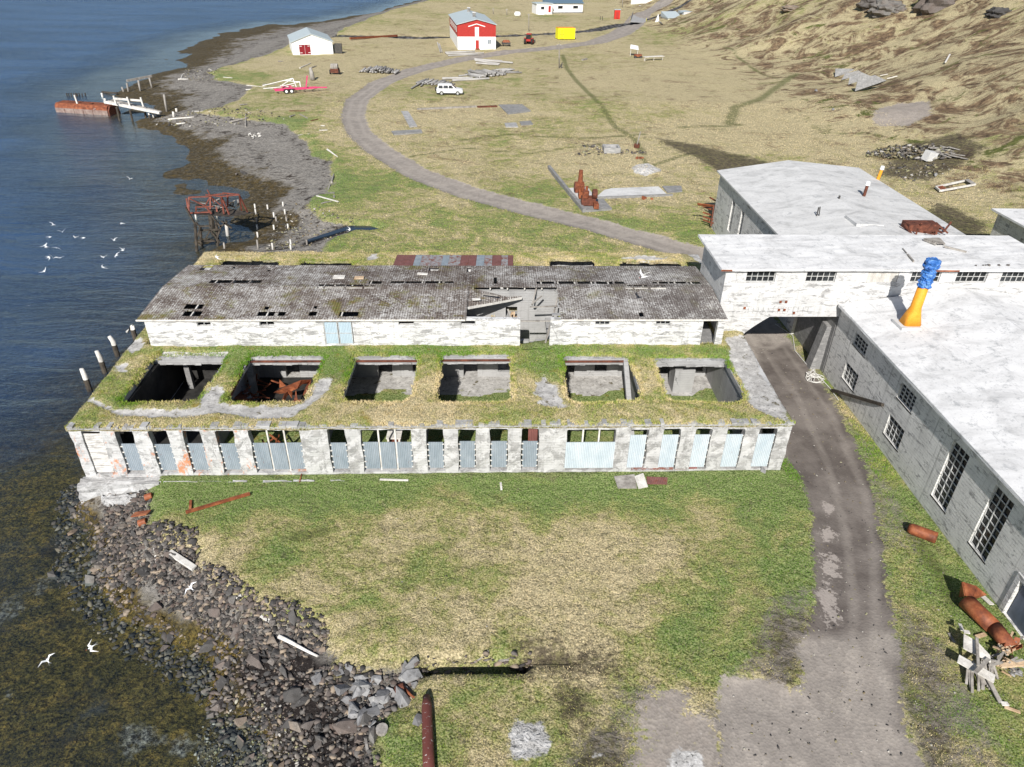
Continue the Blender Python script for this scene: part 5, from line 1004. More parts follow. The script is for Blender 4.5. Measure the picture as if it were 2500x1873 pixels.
# rock armour posts behind the block
PO=[(1180,460,395),(1190,540,470),(1203,655,590),(1212,755,690),(1218,870,795),(1222,1030,905),(1360,470,420),(1450,590,515),(1482,640,595),(1580,430,370),(1607,540,470),(1628,640,580),(1650,745,680),(1450,760,710),(745,1030,945),(1432,1045,950),(1690,985,900),(1918,975,920),(1690,1045,1010),(340,620,545),(640,600,540)]
for i,(x,y,yt) in enumerate(PO):
    a=tg(*h1(x,y)); b=gy(*h1(x-(y-yt)*.12,yt),a[1]); q=MB(); q.tube([(a[0],a[1],a[2]-.4),(b[0],a[1],max(b[2],a[2]+.5))],[.10,.08],7); o=q.build('post',WOODG if i%3==2 else WOODL,None,True)
    tag(o,'whitened rotten post in the rows on the beach behind the ruin','post','rotten posts on the beach behind the ruin')
a=tg(*h1(790,850)); q=MB(); b=gy(*h1(760,615),a[1]); q.tube([(a[0],a[1],a[2]-.4),(b[0],a[1],b[2])],[.2,.15],8); tag(q.build('post',WOODL,None,True),'tall dark footed post standing in the shallows right of the rusty trestle','post')
# ------------------------------------------------ trestle with rusty frame
tr=thing('trestle','dark wooden trestle in the shallows carrying a wrecked red rusted frame','trestle',(0,0,0))
def hp(x,y,z): return tuple(g(*h1(x,y),z))
for a,b in (((335,1060,-2.2),(330,690,1.0)),((400,960,-2.2),(400,720,.6)),((635,990,-2.2),(630,660,1.0)),((560,720,-2.2),(550,560,1.0)),((560,730,-1.9),(548,540,1.0))):
    Yc=hp(a[0],a[1],-1.8)[1]; A_=hp(a[0],a[1],SEA); B_=tuple(gy(*h1(b[0],b[1]),Yc)); q=MB(); q.tube([(A_[0],A_[1],-2.6),B_],[.16,.14] if a[0]!=560 else [.3,.28],7); q.build('leg',WOODD,tr)
for a,b in (((330,690),(190,440)),((395,715),(330,655)),((395,715),(545,710)),((400,770),(680,760)),((350,930),(610,920)),((460,920),(545,770)),((545,770),(680,940)),((345,900),(400,740)),((560,560),(690,720)),((690,720),(780,650)),((700,640),(850,740)),((640,880),(700,700)),((370,960),(420,990))):
    zA=.4 if a[1]<800 else -1.2; q=MB(); Yc=66.3; q.beam(tuple(gy(*h1(*a),Yc)),tuple(gy(*h1(*b),Yc)),.14,.14); q.build('brace',WOODD,tr)
q=MB(); q.hexa([hp(230,540,.9),hp(830,580,.9),hp(1180,520,.6),hp(700,440,.9),hp(230,540,1.1),hp(830,580,1.1),hp(1180,520,.8),hp(700,440,1.1)]); q.build('deck_edge',WOODD,tr)
for k in range(26):
    x=random.uniform(300,1050); y=430+random.uniform(-80,110); q=MB(); a=np.array(hp(x,y,1.0)); q.beam(a,a+np.array([random.uniform(-1.5,1.5),random.uniform(-1,1),random.uniform(-.1,.35)]),.16,.07); q.build('loose_board',WOODD if k%3 else WOODG,tr)
RF=[((240,525),(545,512),1.3,1.3),((240,300),(240,525),2.6,1.3),((240,300),(545,290),2.6,2.6),((545,300),(545,470),2.6,1.6),((545,290),(470,430),2.6,1.6),((545,290),(700,420),2.6,1.6),((330,440),(605,432),1.6,1.6),((480,265),(700,290),2.8,2.8),((700,290),(815,548),2.8,1.1),((700,300),(715,430),2.8,1.8),((720,240),(950,262),2.9,2.9),((560,270),(790,245),2.8,2.9),((950,262),(1072,512),2.9,1.0),((955,270),(988,490),2.9,1.1),((500,195),(600,380),3.3,2.),((480,430),(560,540),1.8,1.2),((250,320),(480,430),2.5,1.7),((790,260),(790,440),2.8,1.5),((690,290),(950,265),2.8,2.9),((205,320),(235,520),2.4,1.3),((340,450),(340,510),1.6,1.2),((630,440),(640,510),1.6,1.2),((720,430),(735,540),1.6,1.1)]
for a,b,za,zb_ in RF: q=MB(); q.beam(hp(a[0],a[1],za),hp(b[0],b[1],zb_),.14,.1); q.build('frame_bar',M_simple('red_oxide',[(.3,(.08,.028,.02)),(.6,(.21,.065,.045))],3,.7) if a==(240,525) else bpy.data.materials['red_oxide'],tr)
# ------------------------------------------------ jetty and tank
jt=thing('jetty','small broken white jetty sloping from the stones to the rusty pontoon','jetty',(0,0,0))
def jp(x,y,z): return np.array(g(*h2(x,y),z))
J0,J1,J2,J3=jp(835,432,.5),jp(1665,598,-.6),jp(1690,560,-.6),jp(960,380,.7)
q=MB(); q.hexa([tuple(p-np.array([0,0,.12])) for p in (J0,J1,J2,J3)]+[tuple(p) for p in (J0,J1,J2,J3)]); q.build('deck',WOODG,jt)
q=MB(); q.beam(J0+[0,-.1,.1],J1+[0,-.1,.1],.3,.35); q.build('edge_beam',WOODL,jt); q=MB(); q.beam(J0+[.3,.5,.1],J1+[0,.3,.15],.16,.2); q.build('edge_beam',WOODL,jt)
a,b=jp(960,372,1.4),jp(1385,405,.9); q=MB(); q.beam(a,b,.2,.3); q.build('rail',WOODL,jt)
for x,y,z in ((965,330,1.8),(1170,350,1.6),(1372,355,1.5)): q=MB(); p=jp(x,y,z); q.beam(p,p-np.array([-.1,0,1.4]),.26,.22); q.build('rail_post',WOODL,jt)
for x,y,x1,y1 in ((1010,500,1060,705),(1210,540,1250,705),(1440,580,1440,660),(1500,620,1510,720)): p=jp(x1,y1,SEA); a=gy(*h2(x,y),p[1]); q=MB(); q.tube([(p[0],p[1],-2.8),tuple(a)],.17,7); q.build('leg',WOODD,jt)
for x,y in ((1525,650),(1570,620),(1600,590),(1595,560)): p=jp(x,y+30,-1.4); q=MB(); q.tube([p-[0,0,.4],p+[-.15,0,.9]],[.15,.11],7); tag(q.build('stake',WOODL,None,True),'short white stake at the landward end of the jetty','stake','stakes at the end of the jetty')
tk=thing('barge','rusty low pontoon hull lying half sunk at the outer end of the jetty','barge',(0,0,0)); ta=jp(100,560,-1.6); tb_=jp(880,610,-1.6)
ax_=(tb_-ta)/np.linalg.norm(tb_-ta); sd_=np.array([-ax_[1],ax_[0],0]); PR=[(0,-.6),(0,.55),(.12,.95),(.5,1.25),(2.4,1.3),(2.9,1.0),(3.0,-.6)]
def hull(name,u0,u1,mat,PR,o=0.):
    q=MB(); n=len(PR); V=[ta+(tb_-ta)*u+sd_*y+np.array([0,0,z]) for u in (u0,u1) for y,z in PR]; q.add([tuple(v) for v in V],[tuple(range(n)),tuple(range(n,2*n))[::-1]]+[(i,n+i,n+(i+1)%n,(i+1)%n) for i in range(n)]); return q.build(name,mat,tk)
hull('upper_hull',0,1,RUST,PR[1:-1]+[(3.0,.55)]); hull('lower_hull',0.001,.999,M_simple('pale_tide_band',[(.3,(.16,.10,.085)),(.7,(.30,.24,.21))],2,.8),[PR[0],(0,.549),(3.0,.549),PR[-1]])
hull('dark_end',1.001,1.03,RUSTD,[(.1,-.6),(.1,.5),(.6,1.15),(2.4,1.2),(2.9,-.6)])
for f_ in (.18,.36,.54,.72): q=MB(); q.beam(ta+(tb_-ta)*f_+[0,0,.5]-sd_*.03,ta+(tb_-ta)*f_-sd_*.03+[0,0,-.6],.05,.04); q.build('weld_seam',RUSTD,tk)
for f_,l_ in ((.2,.1),(.3,.06),(.62,.05)): q=MB(); c_=ta+(tb_-ta)*f_+sd_*1.2+[0,0,1.32]; q.beam(c_,c_+(tb_-ta)*l_,.6,.08); q.build('hatch',RUSTD,tk)
p=ta+(tb_-ta)*.40+sd_*.8+[0,0,1.2]; q=MB(); q.beam(p,p+[-.1,0,1.4],.28,.22); q.build('stub_post',WOODL,tk)
for cf,x,y,x1,y1,lb in ((h2,1765,570,1720,310,'tall lone grey post at the root of the jetty'),(h2,1870,650,1858,570,'short post on the stones right of the jetty'),(h2,1912,570,1905,520,'stub post behind the stones right of the jetty'),(h2,1545,210,1500,60,'rightmost post of the ruined breakwater fence'),(h2,1370,260,1335,100,'middle post of the ruined breakwater fence'),(h2,1190,270,1165,140,'leaning post of the ruined breakwater fence'),(h2,1120,270,1090,200,'shortest post of the ruined breakwater fence'),(h2,810,370,785,290,'dark leaning pile in the water behind the jetty'),(h2,840,425,832,372,'white stub on the outer corner of the jetty')):
    a=tg(*cf(x,y)) if y1!=372 else jp(x,y,.5); a[2]=max(a[2],SEA-.2); b=gy(*cf(x1,y1),a[1]); q=MB(); q.tube([a-[0,0,.3],b],[.2,.17],7); tag(q.build('post',WOODG if 'grey' in lb or 'breakwater' in lb else WOODL,None,True),lb,'post')
ground_stick('beam','long weathered beam across the ruined breakwater fence',h2,1190,215,1560,140,.35,WOODG,'beam',h=.4,dz=1.3)
ground_stick('beam','dark half sunk beam behind the jetty',h2,800,300,1030,320,.3,WOODD,'beam',h=.3,dz=.3)
for i in range(9): 
    a=jp(270+i*33+10*math.sin(i*5),335+6*math.sin(i*3),SEA); q=MB(); q.tube([a-[0,0,.5],a+[.1*math.sin(i),0,.5]],.1,6); tag(q.build('pile_stump',WOODD),'black pile stump just above the water behind the rusty pontoon','pile','pile stumps behind the rusty pontoon')
# ------------------------------------------------ driftwood
DW=[(c0,1340,465,1395,470,'bleached plank on the green strip above the point'),(c0,1475,541,1640,536,'long white mast pole lying left of the pink trailer'),(c0,1480,515,1590,525,'white pole crossing the long mast pole'),(c0,1575,512,1665,508,'grey log behind the pink trailer wheels'),(c0,1010,722,1165,706,'thick white log on the stones near the jetty'),(c0,1060,750,1110,742,'thin log below the thick white one near the jetty'),(c0,1155,670,1265,670,'straight white board along the grass edge by the jetty'),(c0,1375,740,1480,712,'forked driftwood trunk on the beach top'),(c0,1475,765,1475,690,'upright grey stake by the forked trunk'),(c0,1440,635,1485,628,'short grey log on the grass above the beach'),(c0,1735,668,1830,668,'dark red timber along the track to the beach'),(c0,1800,688,1845,712,'slanting grey stick on the green bank'),(c0,1740,705,1770,693,'small grey log left of the slanting stick'),(c0,1865,728,1910,717,'small weathered stick nearer the road bend'),(c0,1925,757,1950,758,'white block of wood beside the road bend'),(c0,1915,785,1965,783,'pale sticks lying together beside the road bend'),(c0,1790,815,1860,805,'grey branch at the upper beach edge'),(c0,1965,903,2025,945,'white log pointing down the green bank'),(c0,1990,1100,2003,1050,'grey log standing up the beach edge'),(c0,1970,1140,1980,1110,'short grey board at the beach edge'),(c0,1900,1178,2030,1214,'longest white plank at the beach corner'),(c0,2005,1190,2003,1160,'small stake above the longest plank'),(c0,1930,1225,1990,1210,'thin grey branch under the longest plank'),(c0,1800,412,1865,382,'round grey log on the grass below the white shed'),(c0,1870,410,1900,398,'flat grey stick right of the round log'),(c0,1670,372,1700,370,'dark short log on the grass left of the shed track'),(c0,1085,475,1095,450,'bleached stump on the point'),(c0,1070,480,1130,478,'bleached log lying at the point'),(c0,1255,415,1272,425,'small white driftwood on the outer point'),
    (r4,808,508,822,598,'narrow white plank standing on the tumbled bank'),(r4,890,540,1020,625,'thick whitened square timber on the tumbled bank'),(r4,1462,980,1665,1083,'long bleached driftwood pole beside the black gravel'),(r4,1365,870,1430,912,'thin pale slat at the meadow edge'),(r4,1215,785,1265,760,'white splintered board ends at the meadow edge'),(r4,1405,900,1420,870,'small white chip of wood at the meadow edge'),(r5,530,1110,545,1200,'weedy stick on the lowest black gravel'),(r5,1265,605,1365,530,'grey plank leaning out of the sunken drain'),(r5,1435,592,1500,585,'flat board lying over the drain edge'),(e6,1093,1605,1098,1650,'white stick lying in the grass before the facade'),(e6,330,1585,510,1590,'thin bleached lath in the grass before the facade')]
for i,(cf,x0,y0,x1,y1,lb) in enumerate(DW):
    far=g(*cf(x0,y0))[1]>60; w_=.27 if 'log' in lb or 'trunk' in lb else .16
    if not far: w_=.26 if 'timber' in lb else (.2 if 'pole' in lb else .1)
    ground_stick('driftwood',lb,cf,x0,y0,x1,y1,w_,WOODL if ('white' in lb or 'bleach' in lb or 'pale' in lb) else (RUSTD if 'red' in lb else WOODG),'driftwood',None,None,w_*.4,taper=('log' in lb or 'pole' in lb or 'branch' in lb or 'trunk' in lb))
for i in range(14):
    x=1490+random.uniform(0,70); y=805+random.uniform(0,28); ground_stick('driftwood','pale stick in the small driftwood heap on the beach',c0,x,y,x+random.uniform(-22,22),y+random.uniform(-8,8),.18,WOODL,'driftwood','sticks of the beach heap',dz=.15,taper=True)
# ------------------------------------------------ rusty things
ground_stick('rusty_pipe','long rusty pipe lying slanted in the grass near the shore',r4,975,333,1310,235,.13,RUSTO,'pipe',taper=None,h=.13,dz=.12)
ground_stick('rusty_pipe','short upright rusty pipe stub beside the slanted pipe',r4,997,315,1000,268,.12,RUSTO,'pipe',h=.12)
ground_stick('rusty_pipe','flattened rusty plate at the top of the tumbled bank',r4,705,360,785,348,.35,RUSTO,'pipe',h=.05,dz=.3)
ground_stick('rusty_bar','thin rusty rod in the grass before the big pier',r4,1568,170,1583,110,.05,RUST,'rod')
for x,y,lb in ((778,255,'rusty drum half buried at the meadow corner'),(745,390,'rusty drum below the flattened plate')):
    p=tg(*r4(x,y)); q=MB(); q.tube([p+[-.15,0,.1],p+[.18,.1,.16]],.17,12); tag(q.build('drum',RUSTO),lb,'drum')
p0=tg(*r5(945,850)); p1=tg(*r5(960,1308)); p1=p0+(p1-p0)*1.4; q=MB(); up=np.array([0,0,.2]); q.tube([p0+up,p0+(p1-p0)*.12+up,p0+(p1-p0)*.6+up,p1+up],[.13,.19,.205,.21],20)
_m=NG('red_brown_pipe_paint'); _v=_m.pos('world'); _c=_m.mix(_m.mr(_m.noise(_m.nd('Mapping',0,Vector=_v,Scale=(1.5,3.5,1)),3.2,6,.75),.61,.63),(.13,.04,.032),(.62,.60,.58)); _c=_m.mix(_m.mr(_m.noise(_v,5,5,.7),.55,.7,0,.5),_c,(.12,.04,.03))
pp=q.build('big_pipe',_m.done(_c,.6,None,0,.4),None,True); tag(pp,'big red brown pipe with white bird spatter lying at the bottom edge','pipe')
ground_stick('rusty_pipe','bent rusty pipe piece beside the pale rocks',r5,770,770,860,850,.16,RUST,'pipe',h=.16,dz=.12,taper=True)
p=tg(*r5(762,810)); q=MB(); q.tube([p+[-.12,0,.1],p+[.2,.1,.2]],.22,14); tag(q.build('drum',RUSTD),'dark rusty drum end beside the bent pipe piece','drum')
p=tg(*r5(645,1068)); q=MB(); q.tube([p+[0,0,.05],p+[0,0,.2]],.22,12); tag(q.build('bucket',WOODG),'pale bucket lying at the lowest meadow edge','bucket')
p=tg(*r5(885,990)); put_rock(RMP[0],p[0],p[1],.3,'stone','white flat stone left of the big red brown pipe',None,.1)
# broken pipe by the hall
a=tg(*b2(1140,1100)); b=tg(*b2(1330,1170)); q=MB(); n=18; R_=.3
pts_=[a+(b-a)*t_+[0,0,.27] for t_ in np.linspace(0,1,9)]; q.tube(pts_,[.2,.27,.28,.28,.28,.28,.28,.28,.28],n,0,False)
hole={(1,3),(1,4),(0,4),(2,4),(3,3),(3,4),(0,3),(0,2)}
q.f=[f for i_,f in enumerate(q.f) if (i_//n,(i_%n)) not in hole]; q.m=[0]*len(q.f)
o=q.build('rusty_pipe',RUSTO,None,True,False); sd=o.modifiers.new('s','SOLIDIFY'); sd.thickness=.03; tag(o,'short rusty pipe with torn holes lying beside the track','pipe')
fn=thing('funnel','long rusted flue pipe ending in a wide hood beside the hall door','flue',(0,0,0))
def fp(x,y,z=.4): return np.array(g(*h7(x,y),z))
A_,B_,C_,D_=fp(730,400,.45),fp(1030,690,.4),fp(1050,700,.4),fp(1230,930,.35)
q=MB(); q.tube([A_,(A_+B_)/2,B_],[.36,.345,.33],20,0); q.build('pipe',RUSTO,fn,True); q=MB(); q.tube([C_,D_],[.31,.29],20,0); q.build('lower_pipe',RUST,fn,True)
q=MB(); h0=fp(690,190,1.0); h1_=fp(850,240,.9); h2_=fp(960,330,.35); h3_=fp(655,360,.15); nk=[fp(690,360,.5),fp(720,345,.85),fp(800,350,.8),fp(830,375,.3)]
for P in ((h0,h1_,nk[2],nk[1]),(h3_,h0,nk[1],nk[0]),(h1_,h2_,nk[3],nk[2])): q.plate([tuple(p) for p in P],.03)
q.build('hood',RUSTO,fn); q=MB(); q.plate([tuple(fp(900,350,.1)),tuple(fp(1000,440,.1)),tuple(fp(1050,440,.05)),tuple(fp(940,340,.05))],.04); q.build('white_lining',WOODL,fn)
for i in range(6): a=fp(1240+random.uniform(-30,60),960+random.uniform(-30,60),.2); stick('rusty_shard','jagged rusty shard at the lower end of the flue pipe',a,a+[random.uniform(-.2,.2),random.uniform(-.3,.3),.35],.2,RUST,'scrap metal','rusty shards below the flue pipe',h=.02)
# ------------------------------------------------ wood pile by the hall
def plank(lab,x0,y0,x1,y1,w,z0,z1,mat,t_=.04,grp=None): 
    a=fp(x0,y0,z0); b=fp(x1,y1,z1); q=MB(); q.beam(a,b,w,t_); tag(q.build('plank',mat),lab,'plank',grp)
q=MB(); q.plate([tuple(fp(705,770,.75)),tuple(fp(700,930,.7)),tuple(fp(1010,1090,.6)),tuple(fp(1000,1010,.65)),tuple(fp(860,860,.7))],.05); tag(q.build('wood_panel',WOODL),'broad grey boarded panel on top of the wood pile by the hall','panel')
plank('wide double grey board across the lower part of the wood pile',640,1050,1050,1280,.42,.6,.45,WOODL,.05)
plank('dark grey batten standing over the wood pile',850,820,865,1130,.1,.85,.8,WOODG,.08)
plank('dark slanting batten crossing the wide double board',985,1050,830,1210,.14,.7,.75,WOODG)
plank('long thin plank pointing down right out of the wood pile',970,1260,1120,1550,.16,.35,.1,WOODG)
plank('pale board on the grass at the tip of the long thin plank',1160,1590,1340,1655,.12,.06,.06,WOODF)
plank('square white block at the tip of the long thin plank',1125,1555,1205,1560,.16,.12,.12,WOODL)
plank('short pale plank poking from the top of the wood pile',660,660,690,735,.13,.4,.5,WOODL); plank('white block on the upper corner of the wood pile',700,745,770,755,.15,.85,.85,WOODL)
plank('dull plank lying left of the wood pile',535,765,600,870,.1,.05,.05,WOODG); plank('loose board near the flue pipe above the wood pile',845,805,950,775,.16,.1,.1,WOODF)
plank('heavy beam pointing right out of the wood pile',1110,1130,1400,1105,.18,.35,.45,WOODF,.1); plank('yellow lath between the pile and the white stones',1130,1190,1240,1250,.06,.1,.1,WOODF)
for i in range(34):
    a=(random.uniform(980,1250),random.uniform(880,1150)); an=random.uniform(-1,1.6); L=random.uniform(60,190); plank('brown splintered plank in the right part of the wood pile',a[0],a[1],a[0]+L*math.cos(an),a[1]-L*math.sin(an),.08,random.uniform(.2,.5),random.uniform(.2,.6),WOODF if i%2 else WOODG,.05,'brown planks of the wood pile')
for i in range(22):
    x=random.uniform(740,1040); y=random.uniform(1150,1280); plank('grey plank end sticking down out of the wood pile',x,y-120,x+random.uniform(-40,60),y+random.uniform(40,190),.09,.4,.12,WOODG,.06,'lower planks of the wood pile')
for i in range(9):
    a=fp(random.uniform(1210,1370),random.uniform(1150,1230),.02); q=MB(); put_rock(RMP[i%4],a[0],a[1],random.uniform(.1,.2),'plaster_lump','white lump of plaster beside the wood pile','plaster lumps beside the wood pile',.2).data
bpy.data.objects[-1] if False else None
# beam leaning on the hall wall, rope tangle
a=g(*b2(640,145),.15); b=gx(*b2(980,245),HX-.1); stick('leaning_beam','long dark timber leaning against the hall wall',a,b,.16,WOODD,'beam')
q=MB(); pth=[b1(600,1020),b1(700,1090),b1(720,1180),b1(790,1260),b1(850,1330),b1(930,1410),b1(980,1480)]; P_=[tg(*p)+[random.uniform(-.1,.1),0,.05] for p in pth]; q.tube(P_,.025,5)
for k in range(9):
    c_=tg(*b1(840+random.uniform(-35,35),1330+random.uniform(-40,40))); q.tube([c_+[.4*math.cos(t_),.4*math.sin(t_+k),.08+.05*math.sin(3*t_+k)] for t_ in np.linspace(0,6,14)],.02,5)
tag(q.build('rope',ROPE),'tangled white rope along the verge under the hall wall','rope')
# sheets and boards in front of the facade
def sheet(lab,P,mat,name='metal_sheet',t_=.03,cat='sheet'):
    q=MB(); q.plate([tuple(p) for p in P],t_); return tag(q.build(name,mat),lab,cat)
f7=lambda x,y,z=.1:np.array(g(*e7(x,y),z))
sheet('long blue sheet with rust at both ends lying along the facade foot',[f7(620,1525,.15),f7(890,1518,.15),f7(892,1478,.35),f7(640,1472,.35)],SHEETM); sheet('bright red rusty sheet right of the long blue sheet',[f7(900,1518,.12),f7(1040,1514,.12),f7(1040,1482,.3),f7(900,1482,.3)],SHEETR)
sheet('flat pinkish board lying in the grass before the facade',[f7(540,1635,.08),f7(660,1635,.08),f7(645,1548,.1),f7(515,1560,.1)],WOODG,'board',.04,'board'); sheet('grey board lying across the pinkish board',[f7(670,1638,.16),f7(730,1625,.16),f7(700,1540,.18),f7(645,1560,.18)],WOODL,'board',.04,'board')
sheet('rust streaked board at the right of the grey board',[f7(725,1608,.1),f7(850,1610,.1),f7(855,1568,.12),f7(720,1562,.12)],SHEETR,'board',.04,'board')
p=tg(*e7(1445,1520)); put_rock(RMP[1],p[0],p[1],.3,'stone','single grey stone at the right foot of the facade',None,.1)
p=tg(*e5(1530,1527)); put_rock(RM_[1],p[0],p[1],.25,'stone','rusty brown lump at the foot of the facade',None,.2)
# roof items on the wing and hall
def rz(x,y,z): return np.array(g(*b1(x,y),z))
pal=MB(); P=[rz(1495,512,7.55),rz(1570,540,7.55),rz(1620,540,7.55),rz(1590,508,7.55)]
for k in range(7):
    t_=k/6; a=P[0]*(1-t_)+P[1]*t_; b=P[3]*(1-t_)+P[2]*t_; pal.beam(a+[0,0,.12],b+[0,0,.12],.12,.03)
pal.beam(P[0]+[0,0,.05],P[1]+[0,0,.05],.1,.1); pal.beam(P[3]+[0,0,.05],P[2]+[0,0,.05],.1,.1); tag(pal.build('pallet',WOODG),'grey wooden pallet on the white roof of the wing','pallet')
stick('lath','long grey lath right of the pallet on the wing roof',rz(1620,548,7.6),rz(1755,582,7.55),.1,WOODG,'lath'); stick('lath','short grey lath on the wing roof above the louvre',rz(1400,598,7.55),rz(1435,640,7.55),.1,WOODG,'lath'); stick('lath','thin grey stick behind the short lath on the wing roof',rz(1370,560,7.55),rz(1395,590,7.55),.05,WOODG,'lath')
for x,w_ in ((1812,.12),(1855,.1),(1870,.09),(1888,.16),(1953,.14),(2005,.13)):
    o=put_rock(RM_[int(x)%8],0,0,w_,'roof_stone','small reddish stone on the eave above the right windows','stones on the wing eave'); p=rz(x,664,7.52); o.location=p+[0,0,w_*.3]
stick('lath','small brown lath on the main hall roof',rz(1832,885,6.15),rz(1865,870,6.15),.08,WOODG,'lath')
# rear: frame by the back hall, left side rusty stack
q=MB(); c_=tg(*b1(200,430)); 
rk=thing('rusty_rack','rusty tilted iron rack against the end of the rear hall','rack',(0,0,0))
P=[np.array(g(*b1(x,y),z)) for x,y,z in ((240,235,3.4),(212,425,.4),(130,285,2.2),(150,300,2.2))]
sheet_=MB(); sheet_.plate([tuple(P[2]),tuple(P[2]+[1.9,-.5,-.1]),tuple(P[2]+[1.9,-.3,-.35]),tuple(P[2]+[.1,.1,-.25])],.05); sheet_.build('tray',RUSTO,rk); sheet_=MB(); sheet_.beam(P[0]-[0,0,1.],P[1],.12,.1); sheet_.build('upright',RUSTD,rk)
for y in (265,320,355,380,400): sheet_=MB(); sheet_.beam(np.array(g(*b1(240 if y<300 else 225,y+8),2.3-(y-260)*.012)),np.array(g(*b1(165 if y>300 else 205,y-12),2.3-(y-260)*.012)),.12,.12); sheet_.build('arm',RUST,rk)
# ------------------------------------------------ village
def gable_house(t,P0,P1,depthv,he,hr,wallm,roofm,ov=.25,split=None):
    """P0,P1 front foot corners (world), depthv back vector"""
    P0=np.array(P0); P1=np.array(P1); dv=np.array(depthv); Zv=np.array([0,0,1.]); mid=(P0+P1)/2; ax=(P1-P0)/np.linalg.norm(P1-P0); dn=dv/np.linalg.norm(dv)
    def block(z0,z1,name,mat,top):
        q=MB(); A=[P0+Zv*z0,P1+Zv*z0,P1+dv+Zv*z0,P0+dv+Zv*z0]; B=[P0+Zv*z1,P1+Zv*z1,P1+dv+Zv*z1,P0+dv+Zv*z1]; q.hexa([tuple(p) for p in A+B])
        if top: q.add([tuple(p) for p in (P0+Zv*z1,P1+Zv*z1,mid+Zv*hr,P0+dv+Zv*z1,P1+dv+Zv*z1,mid+dv+Zv*hr)],[(0,1,2),(5,4,3),(0,2,5,3),(2,1,4,5)])
        return q.build(name,mat,t)
    if split: block(-.3,split[0],'lower_wall',split[1],False); block(split[0]+.001,he,'upper_wall',wallm,True)
    else: block(-.3,he,'wall',wallm,True)
    q=MB(); sl_=(hr-he)/np.linalg.norm(P1-mid)
    for E,s_ in ((P0,-1),(P1,1)):
        e=E+ax*s_*ov+Zv*(he-sl_*ov+.02); r0=mid+Zv*(hr+.02)
        L=[e-dn*ov,r0-dn*ov,r0+dv+dn*ov,e+dv+dn*ov]; q.hexa([tuple(p) for p in L]+[tuple(p+Zv*.14) for p in L])
    return q.build('roof',roofm,t)
def face_box(t,name,P0,P1,u0,u1,z0,z1,mat,out=.03,th=.06,parent=None):
    P0=np.array(P0); P1=np.array(P1); ax=(P1-P0)/np.linalg.norm(P1-P0); nn=np.array([ax[1],-ax[0],0]); L=np.linalg.norm(P1-P0); q=MB()
    a=P0+ax*L*u0+nn*out; b=P0+ax*L*u1+nn*out; c_=b-nn*th; d_=a-nn*th; q.hexa([(p[0],p[1],p[2]+z) for z in (z0,z1) for p in (a,b,c_,d_)]); return q.build(name,mat,parent or t)
DOORR=flat('dark_red_door',(.20,.008,.015),.6)
# white boathouse
t=thing('boathouse','white shed with pale blue roof and red double doors by the far shore','shed'); A0=np.array([-48.7,186.6,0]); A1=np.array([-39.7,189.6,0]); dv=np.array([-4.2,14,0.])
gable_house(t,A0,A1,dv,2.7,4.35,WHITEP,ROOFB); 
for k in (0,1): o=face_box(t,'door_leaf',A0,A1,.17+.14*k,.305+.14*k,.02,2.15,DOORR); face_box(t,'hinge',A0,A1,.18+.2*k,.24+.2*k,1.8,1.9,WHITEP,.06,.03,o); face_box(t,'hinge',A0,A1,.18+.2*k,.24+.2*k,.35,.45,WHITEP,.06,.03,o)
q=MB(); q.box(-39.4,-37.7,190.3,190.9,0,2.2); tag(q.build('dark_shutter',IRON),'dark panel standing against the side of the white shed','panel')
# red and white house
t=thing('red_house','two storey house red above white below with pale grey roof','house'); A0=np.array([-10.1,201.2,0]); A1=np.array([-.35,202.2,0]); dv=np.array([-3.6,28,0.])
gable_house(t,A0,A1,dv,5.75,6.95,REDP,ROOFB,.3,(3.0,WHITEP)); B0=A0+dv
face_box(t,'white_stripe',A0,A1,.455,.555,3.02,5.2,WHITEP,.04); o=face_box(t,'door',A0,A1,.47,.555,.3,2.2,REDP,.04); face_box(t,'step',A0,A1,.46,.57,0,.28,RUST,.5,.5)
q=MB(); ax=(A1-A0)/np.linalg.norm(A1-A0); nn=np.array([ax[1],-ax[0],0])
for s_,u0,u1,z0,z1 in ((0,.28,.5,5.35,5.95),(0,.5,.72,5.95,5.35)): q.beam(A0+ax*9.8*u0+nn*.05+[0,0,z0],A0+ax*9.8*u1+nn*.05+[0,0,z1],.06,.18)
q.build('chevron_trim',WHITEP,t)
o=face_box(t,'window',A0,A1,.78,.88,1.3,2.4,FRAMEM,.03); 
for k in (0,1): face_box(t,'pane',A0,A1,.79+.048*k,.825+.048*k,1.4,2.3,SHEETB,.045,.02,o)
for k in range(6): o=face_box(t,'window',B0,A0,.12+.14*k,.19+.14*k,3.8,5.0,WHITEP,.05); face_box(t,'pane',B0,A0,.13+.14*k,.18+.14*k,3.9,4.9,GLASS,.07,.02,o)
mid=(A0+A1)/2
for u in (.22,.75): p=mid+dv*u+[0,0,6.8]; q=MB(); q.box(p[0]-.4,p[0]+.4,p[1]-.4,p[1]+.4,p[2]-.3,p[2]+1.2); o=q.build('chimney',STONE,t); q=MB(); q.box(p[0]-.45,p[0]+.45,p[1]-.45,p[1]+.45,p[2]+1.2,p[2]+1.35); q.build('cap',WHITEW2,o)
